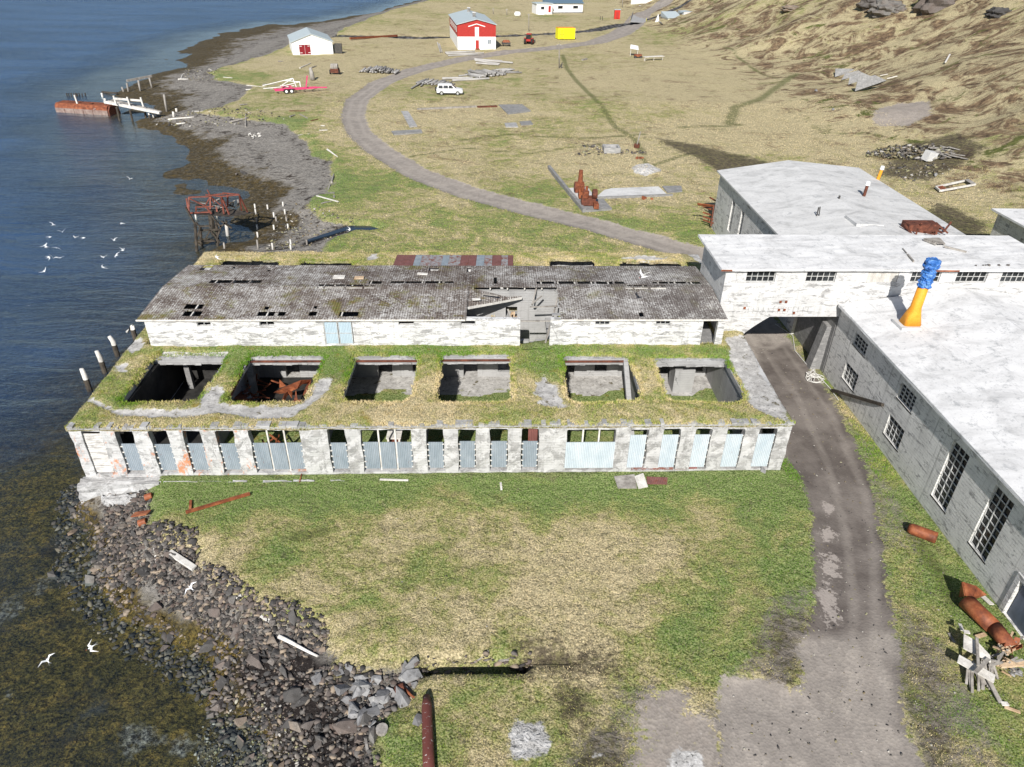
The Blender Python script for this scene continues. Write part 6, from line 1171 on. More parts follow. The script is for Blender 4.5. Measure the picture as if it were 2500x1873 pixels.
# far white house with porch
t=thing('white_bungalow','long low white house with slate blue roof at the top of the picture','house'); A0=np.array([21.5,315.,0]); A1=np.array([34,319,0]); q=MB(); 
def lbox(name,P0,P1,dvec,z0,z1,mat,par,z1b=None):
    P0=np.array(P0,float);P1=np.array(P1,float);dvec=np.array(dvec,float); q=MB(); L=[P0,P1,P1+dvec,P0+dvec]; tz=[z1,z1,z1b or z1,z1b or z1]; q.hexa([(p[0],p[1],z0) for p in L]+[(p[0],p[1],z) for p,z in zip(L,tz)]); return q.build(name,mat,par)
lbox('wall',A0,A1,(-3,11,0),-.3,3.4,WHITEP,t); lbox('roof',A0+[-.4,-.5,0],A1+[.4,-.5,0],(-3,6,0),3.41,3.6,BLUER,t,5.6); lbox('roof',A0+[-3.4,11.5,0],A1+[-2.6,11.5,0],(3,-5.9,0),3.41,3.6,BLUER,t,5.6); lbox('plinth',A0+[.02,-.05,0],A1+[0,-.05,0],(-3,11,0),-.3,.35,STONE,t)
A2=np.array([15.2,310.,0]); A3=np.array([21.4,311.8,0]); lbox('porch',A2,A3,(-1.5,7,0),-.3,3.5,WHITEP,t); lbox('porch_roof',A2+[-.3,-.3,0],A3+[.3,-.3,0],(-1.5,7.5,0),3.51,3.7,ROOFB,t); lbox('steps',A2+[.5,-1.4,0],A2+[3.,-1.,0],(0,1.2,0),-.1,.7,WHITEP,t)
for P,Q,us_ in ((A0,A1,((.17,.36),(.66,.86))),(A2,A3,((.25,.5),))):
    for u0,u1 in us_: o=face_box(t,'window',P,Q,u0,u1,1.5,2.7,WHITEP,.06); face_box(t,'pane',P,Q,u0+.02,u1-.02,1.6,2.6,GLASS,.09,.03,o)
face_box(t,'door',A2,A3,.75,.9,.6,2.8,REDP,.06)
# second white house and its fence
t=thing('white_cottage','white house behind a brown board fence at the far road','house'); A0=np.array([65.,352,0]); A1=np.array([79.5,360,0]); lbox('wall',A0,A1,(-5,9,0),-.3,5.5,WHITEP,t); lbox('roof',A0+[0,-.4,0],A1+[0,-.4,0],(-5,10,0),5.51,5.7,ROOFB,t); lbox('side_ramp',(62.5,349,0),(66,349.5,0),(-1,10,0),-.2,.9,WHITEP,t)
for u in (.4,.8): o=face_box(t,'window',A0,A1,u,u+.1,2.2,3.4,WHITEP,.05); face_box(t,'pane',A0,A1,u+.01,u+.09,2.3,3.3,GLASS,.08,.03,o)
q=MB(); F0=np.array([65.5,348.7,0]); F1=np.array([83.7,356.2,0]); 
for k in range(50): a=F0+(F1-F0)*k/50; b=F0+(F1-F0)*(k+.85)/50; q.hexa([(p[0],p[1],z) for z in (-.1,2.3) for p in (a,b,b+[0,.1,0],a+[0,.1,0])])
tag(q.build('board_fence',WOODF and M_simple('brown_boards',[(.3,(.10,.04,.025)),(.6,(.2,.085,.05))],1,.8)),'brown board fence around the far white house','fence')
# white building by the bridge
t=thing('white_workshop','white building with low blue lean to beside the small bridge','workshop'); A0=np.array([64.,274.5,0]); A1=np.array([75.,288.,0]); A0=np.array([64.6,276.,0]); A1=np.array([75.3,286.,0]); lbox('main_wall',A0,A1,(-.6,6,0),-.3,4.,WHITEP,t,2.6); lbox('main_roof',A0+[-.2,-.2,0],A1+[.2,-.1,0],(-.6,6.5,0),4.01,4.1,ROOFB,t,2.7)
A2=np.array([58.7,273.,0]); A3=np.array([64.,275,0]); lbox('annex_wall',A2,A3,(-1,6.,0),-.3,2.3,WHITEP,t); lbox('annex_roof',A2+[-.3,-.4,0],A3+[0,-.4,0],(-1,7,0),2.31,2.45,ROOFB,t,3.9); o=face_box(t,'window',A2,A3,.5,.7,1.1,1.8,IRON,.05)
q=MB(); p=g(*q3(1275,195)); q.add([tuple(p+[-.9,0,0]),tuple(p+[.9,0,0]),tuple(p+[.2,0,3.4]),tuple(p+[-.9,1,0]),tuple(p+[.9,1,0]),tuple(p+[.2,1,3.4])],[(0,1,2),(5,4,3),(0,3,4,1),(1,4,5,2),(2,5,3,0)]); tag(q.build('boat_bow',WHITEP),'white upturned boat hull left of the workshop','boat')
p=g(*q3(1310,210)); put_rock(RMP[2],p[0],p[1],1.3,'float','pale yellow float lying before the workshop',None,.5)
# container, booth
t=thing('container','bright yellow box container with orange roof edge beside the road','container'); A0=np.array([17.6,227,0]); A1=np.array([22.5,227.8,0]); lbox('body',A0,A1,(-.6,3.,0),.1,2.9,YELLOW,t); lbox('roof',A0+[-.02,-.02,0],A1+[.02,-.02,0],(-.6,3.04,0),2.901,3.0,ORANGE,t); q=MB()
for u in (.12,.3): q.box(A0[0]+4.9*u,A0[0]+4.9*u+.06,226.9,226.96,.4,2.6)
for z in (.4,1.4,2.55): q.box(A0[0]+.6,A0[0]+1.5,226.9,226.96,z,z+.06)
q.build('door_frame',IRON,t)
t=thing('red_booth','small red booth on the grass before the far white houses','booth'); lbox('body',(43.4,294.6,0),(45.4,294.9,0),(0,2,0),0,3.0,REDR,t); lbox('roof',(43.2,294.4,0),(45.6,294.7,0),(0,2.4,0),3.01,3.15,ROOFB,t); q=MB(); q.box(43.8,44.9,294.45,294.55,.4,2.5); q.build('door',REDP,t)
for x0,x1 in ((838,850),(855,865)): q=MB(); p=g(*q3(x0,158)); q.beam(p,p+[0,0,1.3],.3,.2); tag(q.build('short_post',IRON),'dark short post on the grass left of the red booth','post','posts left of the red booth')
q=MB(); p=g(*q3(200,128)); q.tube([p+[-1.2,0,.8],p+[-.8,0,.8],p+[.8,0,.8],p+[1.2,0,.8]],[.3,.85,.85,.3],14); tag(q.build('gas_tank',WHITEP,None,True),'small white tank lying left of the long white house','tank')
# poles
def pole(cf,x,y,yt,lb,arm=True,r_=.14,xt=None):
    p=g(*cf(x,y)); tp=gy(*cf(xt or x,yt),p[1]); q=MB(); q.tube([p,tp],[r_,r_*.7],8); t=q.build('utility_pole',WOODG,None,True); tag(t,lb,'pole')
    if arm: q=MB(); q.beam(tp+[-.5,0,-.3],tp+[.5,0,-.3],.12,.12); q.build('crossarm',WOODG,t)
pole(q3,522,530,335,'grey pole standing in the meadow below the yellow container'); pole(q3,288,242,105,'thin pole behind the red tractor'); pole(q3,1010,60,-40,'pole by the far road left of the bridge'); pole(q3,118,118,68,'low pole left of the long white house'); pole(q3,13,110,62,'leftmost low pole by the creek'); pole(q3,1505,50,-30,'pole behind the brown board fence')
p=g(*q3(527,530)); stick('pole_stub','short dark stub beside the meadow pole',p+[.3,0,0],p+[.45,0,1.3],.18,IRON,'post')
pole(q3,1115,1145,1015,'dark leaning iron post near the stone ruin in the meadow',False,.1,1150); p=g(*q3(1117,1140)); q=MB(); q.tube([p+[0,-.2,.1],p+[0,-.2,.55]],.4,12); tag(q.build('rusty_drum',RUSTD),'rusty drum at the foot of the leaning iron post','drum')
# tractor
def wheel(par,p,r_,w_,ax=(1,0,0),rim=REDP):
    a=np.array(ax,float); q=MB(); q.tube([np.array(p)-a*w_/2,np.array(p)+a*w_/2],r_,18); o=q.build('wheel',BLACKP,par); q=MB(); q.tube([np.array(p)-a*(w_/2+.02),np.array(p)+a*(w_/2+.02)],r_*.55,12); q.build('rim',rim,o); return o
t=thing('tractor','red tractor seen from behind, parked right of the red house','tractor',(8.6,213.6,0),-.25)
for x in (-.95,.95): wheel(t,(x,0,.85),.85,.5)
for x in (-.75,.75): wheel(t,(x,2.4,.5),.5,.35)
q=MB(); q.box(-.6,.6,-.5,1.0,.9,1.5); q.hexa([(-.35,1.0,.9),(.35,1.0,.9),(.35,3.0,.9),(-.35,3.0,.9),(-.35,1.0,1.7),(.35,1.0,1.7),(.3,3.0,1.5),(-.3,3.0,1.5)]); q.build('body',REDP,t)
q=MB(); q.hexa([(-.7,-.6,1.5),(.7,-.6,1.5),(.7,.9,1.5),(-.7,.9,1.5),(-.6,-.5,2.6),(.6,-.5,2.6),(.6,.7,2.6),(-.6,.7,2.6)]); q.build('cab',GLASS,t); q=MB(); q.hexa([(-.7,-.6,2.61),(.7,-.6,2.61),(.7,.85,2.61),(-.7,.85,2.61),(-.55,-.45,2.8),(.55,-.45,2.8),(.55,.7,2.8),(-.55,.7,2.8)]); q.build('cab_roof',REDP,t)
q=MB(); q.box(-1.25,-.6,-.5,.6,1.55,1.7); q.box(.6,1.25,-.5,.6,1.55,1.7); q.build('fender',REDP,t); q=MB(); q.beam((-.55,1.5,1.5),(-.6,4.0,.6),.12,.14); q.beam((.55,1.5,1.5),(.6,4.0,.6),.12,.14); q.box(-.9,.9,4.0,4.6,.15,.8); q.build('front_loader',IRON,t)
# trailer with fire bricks / spreader by the house
t=thing('spreader','small dark machine with orange load beside the red house','machine',(2.4,209.5,0),.1)
for x in (-.8,.8): wheel(t,(x,0,.4),.4,.2,rim=IRON)
q=MB(); q.box(-1.1,1.1,-.8,.9,.5,1.0); q.build('frame',IRON,t); q=MB(); q.hexa([(-1,-.7,1.01),(1,-.7,1.01),(1,.8,1.01),(-1,.8,1.01),(-.5,-.3,1.6),(.8,-.3,1.5),(.8,.4,1.5),(-.6,.4,1.55)]); q.build('load',RUSTO,t)
# SUV
t=thing('car','white four wheel drive car with black spare wheel parked by the log piles','car',(-8.6,138.2,0),.05)
SUVW=flat('car_white',(.75,.76,.76),.3,.5,0,.03)
q=MB()
def prof(b,P,x0,x1,mi=0,inset=0): # P list (y,z) along length -> build across x
    n=len(P); V=[(y,x0,z) for y,z in P]+[(y,x1,z) for y,z in P]; b.add(V,[tuple(range(n)),tuple(range(n,2*n))[::-1]]+[(i,n+i,n+(i+1)%n,(i+1)%n) for i in range(n)],mi)
prof(q,[(-2.3,.45),(-2.35,1.05),(-2.2,1.15),(1.0,1.15),(1.25,1.12),(2.2,.98),(2.35,.75),(2.3,.42)],-.92,.92); q.build('body',SUVW,t)
q=MB(); q.hexa([(-2.22,-.86,1.14),(1.15,-.86,1.14),(1.15,.86,1.14),(-2.22,.86,1.14),(-2.0,-.72,1.8),(.35,-.72,1.8),(.35,.72,1.8),(-2.0,.72,1.8)]); q.build('cabin',SUVW,t)
q=MB()
for a,b_ in ((-2.0,-1.2),(-1.12,-.25),(-.17,.62)):
    for s_ in (-1,1): q.hexa([(a,s_*.90,1.2),(b_+.15 if b_>0 else b_,s_*.90,1.2),(b_+.15 if b_>0 else b_,s_*.84,1.2),(a,s_*.84,1.2),(a+.08,s_*.775,1.68),(b_-.22 if b_>0 else b_-.02,s_*.775,1.68),(b_-.22 if b_>0 else b_-.02,s_*.7,1.68),(a+.08,s_*.7,1.68)])
q.hexa([(1.12,-.78,1.2),(1.17,-.78,1.2),(1.17,.78,1.2),(1.12,.78,1.2),(.36,-.66,1.74),(.44,-.66,1.72),(.44,.66,1.72),(.36,.66,1.74)]); q.build('windows',GLASS,t)
for x in (-1.45,1.45):
    for y in (-.86,.86): wheel(t,(x,y,.38),.38,.24,(0,1,0),FRAMEM)
q=MB(); q.tube([(-2.36,0,.95),(-2.6,0,.95)],.38,16); q.build('spare_wheel',BLACKP,t); q=MB(); q.box(-2.42,-2.3,-.88,.88,.35,.6); q.box(2.28,2.45,-.85,.85,.35,.62); q.build('bumper',IRON,t); q=MB(); q.box(-1.8,.1,-.68,-.63,1.82,1.87); q.box(-1.8,.1,.63,.68,1.82,1.87); q.build('roof_rail',FRAMEM,t)
for s_ in (-1,1): q=MB(); q.box(2.2,2.37,s_*.75-.12,s_*.75+.12,.72,.92); q.build('headlight',ROOFB,t)
# pink boat trailer
t=thing('boat_trailer','long pink boat trailer with twin wheels lying on the grass by the beach','trailer',(-36,138.4,0),.42)
q=MB(); 
for y in (-.7,.7): q.beam((-4.2,y,.6),(3.4,y*.6,.65),.16,.2)
for x in (-4,-2.5,-.8,.8,2.2): q.beam((x,-.75,.6),(x,.75,.6),.14,.14)
q.beam((3.3,0,.65),(5.2,0,.55),.18,.2); q.build('frame',PINK,t); q=MB(); q.beam((1.4,0,.7),(1.9,0,2.7),.2,.2); q.build('winch_post',PINK,t)
for x in (-2.3,-1.4): wheel(t,(x,-1.0,.42),.42,.25,(0,1,0),WHITEP); wheel(t,(x,1.0,.42),.42,.25,(0,1,0),WHITEP)
q=MB(); q.hexa([(-2.9,-1.15,.85),(-.8,-1.15,.85),(-.8,-.85,.85),(-2.9,-.85,.85),(-2.6,-1.15,1.05),(-1.1,-1.15,1.05),(-1.1,-.85,1.05),(-2.6,-.85,1.05)]); q.hexa([(-2.9,.85,.85),(-.8,.85,.85),(-.8,1.15,.85),(-2.9,1.15,.85),(-2.6,.85,1.05),(-1.1,.85,1.05),(-1.1,1.15,1.05),(-2.6,1.15,1.05)]); q.build('mudguard',PINK,t)
ms=thing('mast_frame','white lattice mast frame lying over the pink trailer','mast',(-36,138.4,0),.42)
for a,b in (((-6,.9,1.3),(-.5,1.3,2.2)),((-6,.9,.8),(-.5,1.0,1.0)),((-.5,1.3,2.2),(-.2,.6,.8)),((-2.,1.2,1.9),(.6,.9,1.6)),((-2.6,.6,1.1),(.6,.9,1.6)),((.6,.9,1.6),(.5,.5,.8)),((-.5,1.3,2.2),(-2.6,1.0,1.2)),((-3,.8,1.2),(-1.5,.8,.9))): q=MB(); q.beam(a,b,.1,.1); q.build('strut',WHITEP,ms)
# stump, old machine
p=tg(*h3(1200,340)); t_=MB(); t_.tube([p+[.1,0,0],p+[-.1,.3,1.3],p+[-.3,.6,2.2]],[.5,.42,.25],10); tag(t_.build('tree_stump',WOODG,None,True),'bleached driftwood stump standing behind the pink trailer','stump')
t=thing('old_baler','grey and rust brown old machine standing alone in the meadow','machine'); p=tg(*h3(1600,240)); p0=p; q=MB(); q.box(p[0]-.8,p[0]+.8,p[1],p[1]+1.6,.3,1.1); q.build('body',RUSTD,t); q=MB(); q.tube([p+[-.7,.6,1.4],p+[.7,.6,1.4]],.65,12); q.build('drum',WOODG,t)
for s_ in (-.95,.95): wheel(t,p+[s_,.5,.45],.45,.2,rim=RUST)
# log piles
LM={}
def log(a,b,r_,mat,lb,grp):
    a=np.array(a,float); b=np.array(b,float); c_=(a+b)/2; L=np.linalg.norm(b-a); k_=(round(r_,2),mat.name)
    if k_ not in LM:
        q=MB(); q.tube([(0,0,-.5),(0,0,-.1),(0,0,.25),(0,0,.5)],[r_,r_*.97,r_*.92,r_*.85],9); o=q.build('log',mat,None,True); LM[k_]=o.data; bpy.data.objects.remove(o)
    o=bpy.data.objects.new('log',LM[k_]); COL.objects.link(o); o.location=c_; o.scale=(1,1,L); o.rotation_mode='QUATERNION'; o.rotation_quaternion=Vector((0,0,1)).rotation_difference(Vector(b-a).normalized()); return tag(o,lb,'log',grp)
LG=[M_simple('log_grey_%s'%n_,[(.3,tuple(c_*x for x in (1,.97,.93))),(.7,tuple(c_*1.9*x for x in (1,.97,.94)))],3,.9) for n_,c_ in (('pale',.26),('mid',.2),('dark',.14))]
def heap(c0_,n,wid,L,ax,r_,lb,grp,layers=3,jit=.12):
    c0_=np.array(c0_); ax=np.array(ax,float); ax/=np.linalg.norm(ax); pr=np.array([ax[1],-ax[0],0]); i=0; per=n/ (layers*(layers+1)/2)
    for l in range(layers):
        m_=int(round(per*(layers-l))) ; 
        for k in range(m_):
            u=(k-(m_-1)/2)*(wid/max(1,n*.5))+random.uniform(-.1,.1); rr_=r_*random.uniform(.75,1.2); z=rr_+l*r_*1.55; a_=ax+pr*random.uniform(-jit,jit); c_=c0_+pr*u+ax*random.uniform(-.5,.5)+[0,0,z]; log(c_-a_*L/2,c_+a_*L/2+[0,0,random.uniform(-.05,.25)],round(rr_,2),random.choice(LG),lb,grp)
p=tg(*q1(870,565)); heap(p+[0,1.2,0],40,8.2,3.2,(.1,1,0),.2,'cut grey log stacked in the heap left of the road bend','logs heaped left of the road bend',3)
p=tg(*h4(600,745)); heap(p+[-.3,1.,0],22,5.6,3.4,(.35,1,0),.17,'thin grey log in the row behind the white car','logs in the row behind the white car',2)
for a,b in ((170,820,),): pass
for x0,y0,x1,y1 in ((170,820,360,715),(330,780,460,665),(250,770,420,670)): a=tg(*h4(x0,y0)); b=tg(*h4(x1,y1)); log(a+[0,0,.2],b+[0,0,.3],.17,LG[1],'long grey log splayed from the left end of the row behind the car','logs splayed behind the car')
p=tg(*h4(1430,600)); heap(p+[-.3,1.2,0],20,6.,4.5,(-.75,1,0),.23,'thick grey log in the slanted heap between road and car','logs of the slanted heap',2,.2)
p=tg(*h4(1260,560)); heap(p+[0,.6,0],10,3.,4.5,(-.5,1,0),.15,'thin pole in the tangled left part of the slanted heap','poles of the tangled part',2,.5)
p=tg(*h4(1760,530)); heap(p+[0,.5,0],16,4.,3.,(1,.8,0),.15,'pale pole in the low scattered heap right of the slanted heap','poles of the low scattered heap',2,.8)
for x0,y0,x1,y1,r_,lb in ((690,660,1200,645,.26,'longest pale trunk lying behind the car'),(860,690,1480,655,.24,'grey trunk lying just below the longest one'),(970,605,1190,580,.16,'thin pale trunk above the longest one'),(1240,330,1880,390,.24,'long grey trunk lying nearest the far side of the road'),(1250,350,1660,410,.24,'shorter trunk below the long roadside one'),(1230,325,1700,345,.14,'slim pole on top of the roadside trunks'),(1260,390,1640,420,.2,'lowest trunk of the roadside group'),(740,215,1240,190,.22,'white squared timber before the red house'),(760,235,1390,220,.2,'second white timber before the red house'),(790,265,1290,240,.18,'lowest white timber before the red house'),(610,40,660,205,.16,'thin pole pointing away at the left of the red house'),(640,60,690,205,.14,'second thin pole pointing away at the left of the red house')):
    a=tg(*h4(x0,y0)); b=tg(*h4(x1,y1)); log(a+[0,0,r_],b+[0,0,r_],r_,LG[0],lb,None)
# drying rack and cart
t=thing('drying_rack','long white table rack on thin legs standing in the meadow','rack'); a=g(*q3(1180,440),1.); b=g(*q3(1322,432),1.); q=MB(); q.beam(a,b,1.3,.1); q.build('top',WOODL,t)
for u in (0.02,.5,.98):
    for s_ in (-.5,.5): p=a+(b-a)*u+[0,s_,0]; q=MB(); q.beam(p,(p[0],p[1],0),.08,.08); q.build('leg',WOODL,t)
t=thing('canopy_stand','small stand with slanted white roof left of the drying rack','stand'); p=g(*q3(1095,435)); q=MB(); q.plate([tuple(p+[-1.1,-.6,1.9]),tuple(p+[1.0,-.8,1.6]),tuple(p+[1.2,1.6,2.2]),tuple(p+[-.7,1.6,2.5])],.08); q.build('roof',WHITEP,t)
for x,y,z in ((-.9,-.5,1.85),(.8,-.6,1.6),(-.6,1.4,2.3),(1.0,1.4,2.1)): q=MB(); q.beam(p+[x,y,0],p+[x,y,z],.1,.1); q.build('post',WOODL,t)
t=thing('cart','rusty red small cart beside the canopy stand','cart'); p=g(*q3(1130,455)); q=MB(); q.box(p[0]-.9,p[0]+.9,p[1],p[1]+1.2,.45,.95); q.build('body',RUST,t)
for s_ in (-.7,.7): wheel(t,p+[s_,0,.35],.35,.15,(0,1,0),IRON)
ground_stick('old_plough','low grey pipe tangle lying in the meadow left of the canopy',q3,700,468,735,460,.5,WOODG,'scrap',h=.5)
# bridge over the creek
t=thing('small_bridge','small road bridge with rails over the creek','bridge'); q=MB(); q.hexa([(47.5,283,.05),(52.6,281.5,.05),(58.8,313,.05),(53.6,314.5,.05),(47.5,283,.2),(52.6,281.5,.2),(58.8,313,.2),(53.6,314.5,.2)]); q.build('deck',bpy.data.materials['inner_wall_concrete'],t)
for (x0,y0),(x1,y1) in (((47.4,283),(53.5,314.5)),((52.7,281.5),(58.9,313))):
    for z in (.6,1.1): q=MB(); q.beam((x0,y0,z),(x1,y1,z),.15,.15); q.build('rail',WOODG,t)
    for k in range(7): q=MB(); u=k/6; q.beam((x0+(x1-x0)*u,y0+(y1-y0)*u,0),(x0+(x1-x0)*u,y0+(y1-y0)*u,1.15),.15,.15); q.build('rail_post',WOODG,t)
for x in (1068,1192): p=g(*q3(x,172)); q=MB(); q.beam(p,p+[0,0,1.3],.12,.1); o=q.build('marker_post',YELLOW); tag(o,'yellow marker post at the %s end of the near bridge side'%('left' if x<1100 else 'right'),'marker')
ground_stick('rusty_girder','long rusty ladder like girder on the grass right of the white shed',q1,648,312,1010,290,.5,RUST,'girder',h=.5,dz=.5)
# ------------------------------------------------ meadow ruins
def slab(lb,cf,P,mat,h_=.1,z=0.,name='foundation_slab',cat='slab'):
    L=[tuple(tg(*cf(x,y))[:2]) for x,y in P]; q=MB(); zz=float(zt(*[np.array([c_]) for c_ in L[0]])[0]); q.prism(L,zz-.3,zz+h_+z); return tag(q.build(name,mat),lb,cat)
CG=bpy.data.materials['coping_concrete']
slab('pale slab under the upper rusty machine',h5,[(300,545),(470,700),(740,690),(610,530)],ROOFG,.2); slab('rough dark grey slab under the lower rusty machines',h5,[(455,735),(570,905),(1000,870),(860,725)],bpy.data.materials['stained_inner_concrete'],.3)
slab('long pale concrete floor in the meadow right of the machines',h5,[(760,660),(1890,632),(1740,500),(1000,530),(880,560)],ROOFG,.08); slab('stony mat patch beside the long concrete floor',h5,[(1880,600),(2120,580),(2100,490),(1800,500)],bpy.data.materials['stained_inner_concrete'],.08)
slab('dark square of broken floor in the upper meadow',q1,[(1865,885),(2040,862),(1975,805),(1792,812)],bpy.data.materials['stained_inner_concrete'],.15); slab('narrow stone footing at the left of the meadow foundations',q1,[(1105,985),(1165,980),(1095,860),(1040,862)],CG,.2); slab('low stone footing nearest the road in the meadow foundations',q1,[(985,1045),(1205,1030),(1195,1005),(965,1020)],bpy.data.materials['stained_inner_concrete'],.2)
slab('small pale footing in the middle meadow',q3,[(110,985),(205,985),(190,955),(100,958)],CG,.15); slab('small dark footing right of the pale one',q3,[(230,970),(320,965),(300,942),(215,945)],bpy.data.materials['stained_inner_concrete'],.12)
ground_stick('stone_kerb','long low stone kerb at the back of the meadow foundations',q1,1165,848,1620,828,.4,WOODG,'kerb',h=.3,dz=.1); ground_stick('stone_kerb','low dark kerb at the right of the long stone kerb',q1,1630,830,1780,825,.5,RUSTD,'kerb',h=.25,dz=.1)
ground_stick('stone_kerb','crumbling wall footing running down to the machine slabs',h5,0,205,560,905,.35,bpy.data.materials['stained_inner_concrete'],'kerb',h=.5,dz=.15); ground_stick('stone_kerb','thin kerb along the front of the long concrete floor',h5,750,690,1960,640,.25,bpy.data.materials['stained_inner_concrete'],'kerb',h=.25,dz=.1)
t=thing('stone_box','square concrete box with hollow top in the meadow stone ruin','foundation'); p=g(*q3(930,1190)); q=MB()
for x0,x1,y0,y1 in ((-1.1,1.1,0,.3),(-1.1,1.1,1.8,2.1),(-1.1,-.8,.3,1.8),(.8,1.1,.3,1.8)): q.box(p[0]+x0,p[0]+x1,p[1]+y0,p[1]+y1,-.1,.8)
q.build('rim',CG,t); q=MB(); q.box(p[0]-.79,p[0]+.79,p[1]+.31,p[1]+1.79,-.1,.3); q.build('hollow',BLACKC,t)
rubble('ruin_stones',pw([(900/1,0)]) if False else [tuple(tg(*q3(x,y))[:2]) for x,y in ((640,1200),(880,1190),(1090,1190),(1200,1185),(1180,1170),(960,1150),(800,1120),(660,1110),(760,1160))],260,.08,.35,31,RUBP,'stones of the ruined footing in the meadow')
# rusty machines
t=thing('rusty_engine','tall rusty engine with upright stack on the pale slab','machine'); p=g(*h5(480,600)); q=MB(); q.box(p[0]-.5,p[0]+.5,p[1]-.4,p[1]+.5,.2,1.2); q.build('block',RUST,t); q=MB(); q.tube([p+[.05,0,1.1],p+[.05,0,2.6]],[.3,.22],10); q.build('stack',RUST,t); q=MB(); q.tube([p+[-.62,-.2,.8],p+[-.5,-.2,.8]],.5,14); q.build('flywheel',RUSTD,t)
t=thing('rusty_engine','orange rusty engine in the middle between the two slabs','machine'); p=g(*h5(530,680)); q=MB(); q.box(p[0]-.45,p[0]+.55,p[1]-.5,p[1]+.5,.15,.8); q.build('block',RUSTO,t)
for k in range(3): q=MB(); q.tube([p+[-.3+.35*k,0,.8],p+[-.35+.4*k,0,1.35]],.16,8); q.build('cylinder_head',RUSTO,t)
t=thing('rusty_engine','dark red rusty twin engine on the rough grey slab','machine'); p=g(*h5(660,830)); q=MB(); q.box(p[0]-1.,p[0]+.5,p[1]-.2,p[1]+.8,.3,1.1); q.build('block',RUSTD,t); q=MB(); q.tube([p+[.1,0,1.5],p+[.6,0,1.5]],.5,14); q.build('drum',RUSTD,t); q=MB(); q.tube([p+[-.6,0,1.1],p+[-.6,0,1.8]],.35,10); q.build('cylinder',RUST,t); q=MB(); q.box(p[0]+.2,p[0]+.7,p[1]-1.3,p[1]-.3,.3,.8); q.build('gearbox',RUST,t)
for x,y,lb in ((1540,685,'orange brick pile in front of the long concrete floor'),(1425,45,'orange brick pile above the gravel heap')):
    p=tg(*h5(x,y)); q=MB()
    for k in range(9): a=p+[random.uniform(-.5,.5),random.uniform(-.4,.4),.05]; q.box(a[0],a[0]+.25,a[1],a[1]+.12,a[2]-.05,a[2]+.12)
    tag(q.build('brick_pile',RUSTO),lb,'bricks')
# zigzag panels on the hill
for i,(P,lb) in enumerate((([(905,710),(930,610),(1060,585),(1150,625),(1080,660)],'front largest leaning grey slab of the hillside wreck'),([(855,660),(865,600),(960,565),(1040,600),(930,625)],'second leaning grey slab of the hillside wreck'),([(800,625),(830,575),(930,550),(980,575),(870,600)],'third leaning grey slab of the hillside wreck'),([(750,600),(755,535),(880,535),(920,555),(830,580)],'rearmost leaning grey slab of the hillside wreck'))):
    L=[]; base=tg(*q4(*P[0])); D_=np.linalg.norm(base-CAM); 
    for j,(x,y) in enumerate(P): d_=_ray(*q4(x,y)); d_=d_/np.linalg.norm(d_); L.append(CAM+d_*(D_*(1+.004*j)+(.3 if j else 0)))
    q=MB(); q.plate([tuple(p) for p in L],.25); tag(q.build('concrete_slab',bpy.data.materials['stained_inner_concrete']),lb,'slab')
for x0,y0,x1,y1,lb in ((1100,600,1155,590,'upper white beam end right of the hillside wreck'),(1150,625,1230,605,'lower white beam end right of the hillside wreck'),(1600,500,1635,438,'white stick standing on the hillside')):
    ground_stick('beam',lb,q4,x0,y0,x1,y1,.25,WOODL,'beam',dz=.4)
for x,y,lb in ((605,705,'white stone lying below the hillside wreck'),(735,850,'pale stone with dark foot on the lower hillside'),(1530,1358,'white stone in front of the debris heap')): p=tg(*q4(x,y)); put_rock(RMP[1],p[0],p[1],.45,'stone',lb,None,.3)
# white frame
t=thing('trailer_frame','white empty rectangular frame with rusty end on the grass by the edge shed','frame'); P=[tg(*q4(x,y)) for x,y in ((1525,1460),(1560,1490),(1830,1440),(1775,1405))]; 
for a,b in ((0,1),(1,2),(2,3),(3,0)): q=MB(); q.beam(P[a]+[0,0,.25],P[b]+[0,0,.25],.16,.2); q.build('rail',WOODL,t)
q=MB(); q.plate([tuple(P[0]+[0,0,.3]),tuple(P[1]+[0,0,.3]),tuple(P[1]*.8+P[2]*.2+[0,0,.3]),tuple(P[0]*.8+P[3]*.2+[0,0,.3])],.05); q.build('rusty_plate',RUST,t); q=MB(); q.plate([tuple(P[2]+[0,0,.4]),tuple(P[3]+[0,0,.4]),tuple(P[3]*.88+P[0]*.12+[0,0,.4]),tuple(P[2]*.88+P[1]*.12+[0,0,.4])],.05); q.build('grey_plate',WOODG,t)
# debris heap
HP=[tuple(tg(*q4(x,y))[:2]) for x,y in ((960,1200),(1200,1130),(1500,1130),(1700,1210),(1500,1250),(1200,1230))]
rubble('debris_stones',HP,420,.12,.5,41,RUBP,'broken concrete lumps on the crest of the debris heap',zadd=.15)
rubble('debris_stones',[tuple(tg(*q4(x,y))[:2]) for x,y in ((1120,1260),(1600,1260),(1640,1330),(1300,1400))],160,.08,.4,42,RUBP,'pale lumps at the foot of the debris heap')
q=MB(); p=tg(*q4(1465,1240)); q.box(-.7,.7,-.5,.5,0,1.2); o=q.build('concrete_block',ROOFG); o.location=p; o.rotation_euler=(.1,.2,.3); tag(o,'square pale concrete block on the debris heap','block')
for i in range(16): a=tg(*q4(random.uniform(1430,1650),random.uniform(1140,1230)))+[0,0,.4]; stick('board','grey board in the debris heap beside the pale block',a,a+[random.uniform(.5,2),random.uniform(-1.8,-.5),random.uniform(-.3,.3)],.3,WOODG,'board','boards of the debris heap',h=.06)
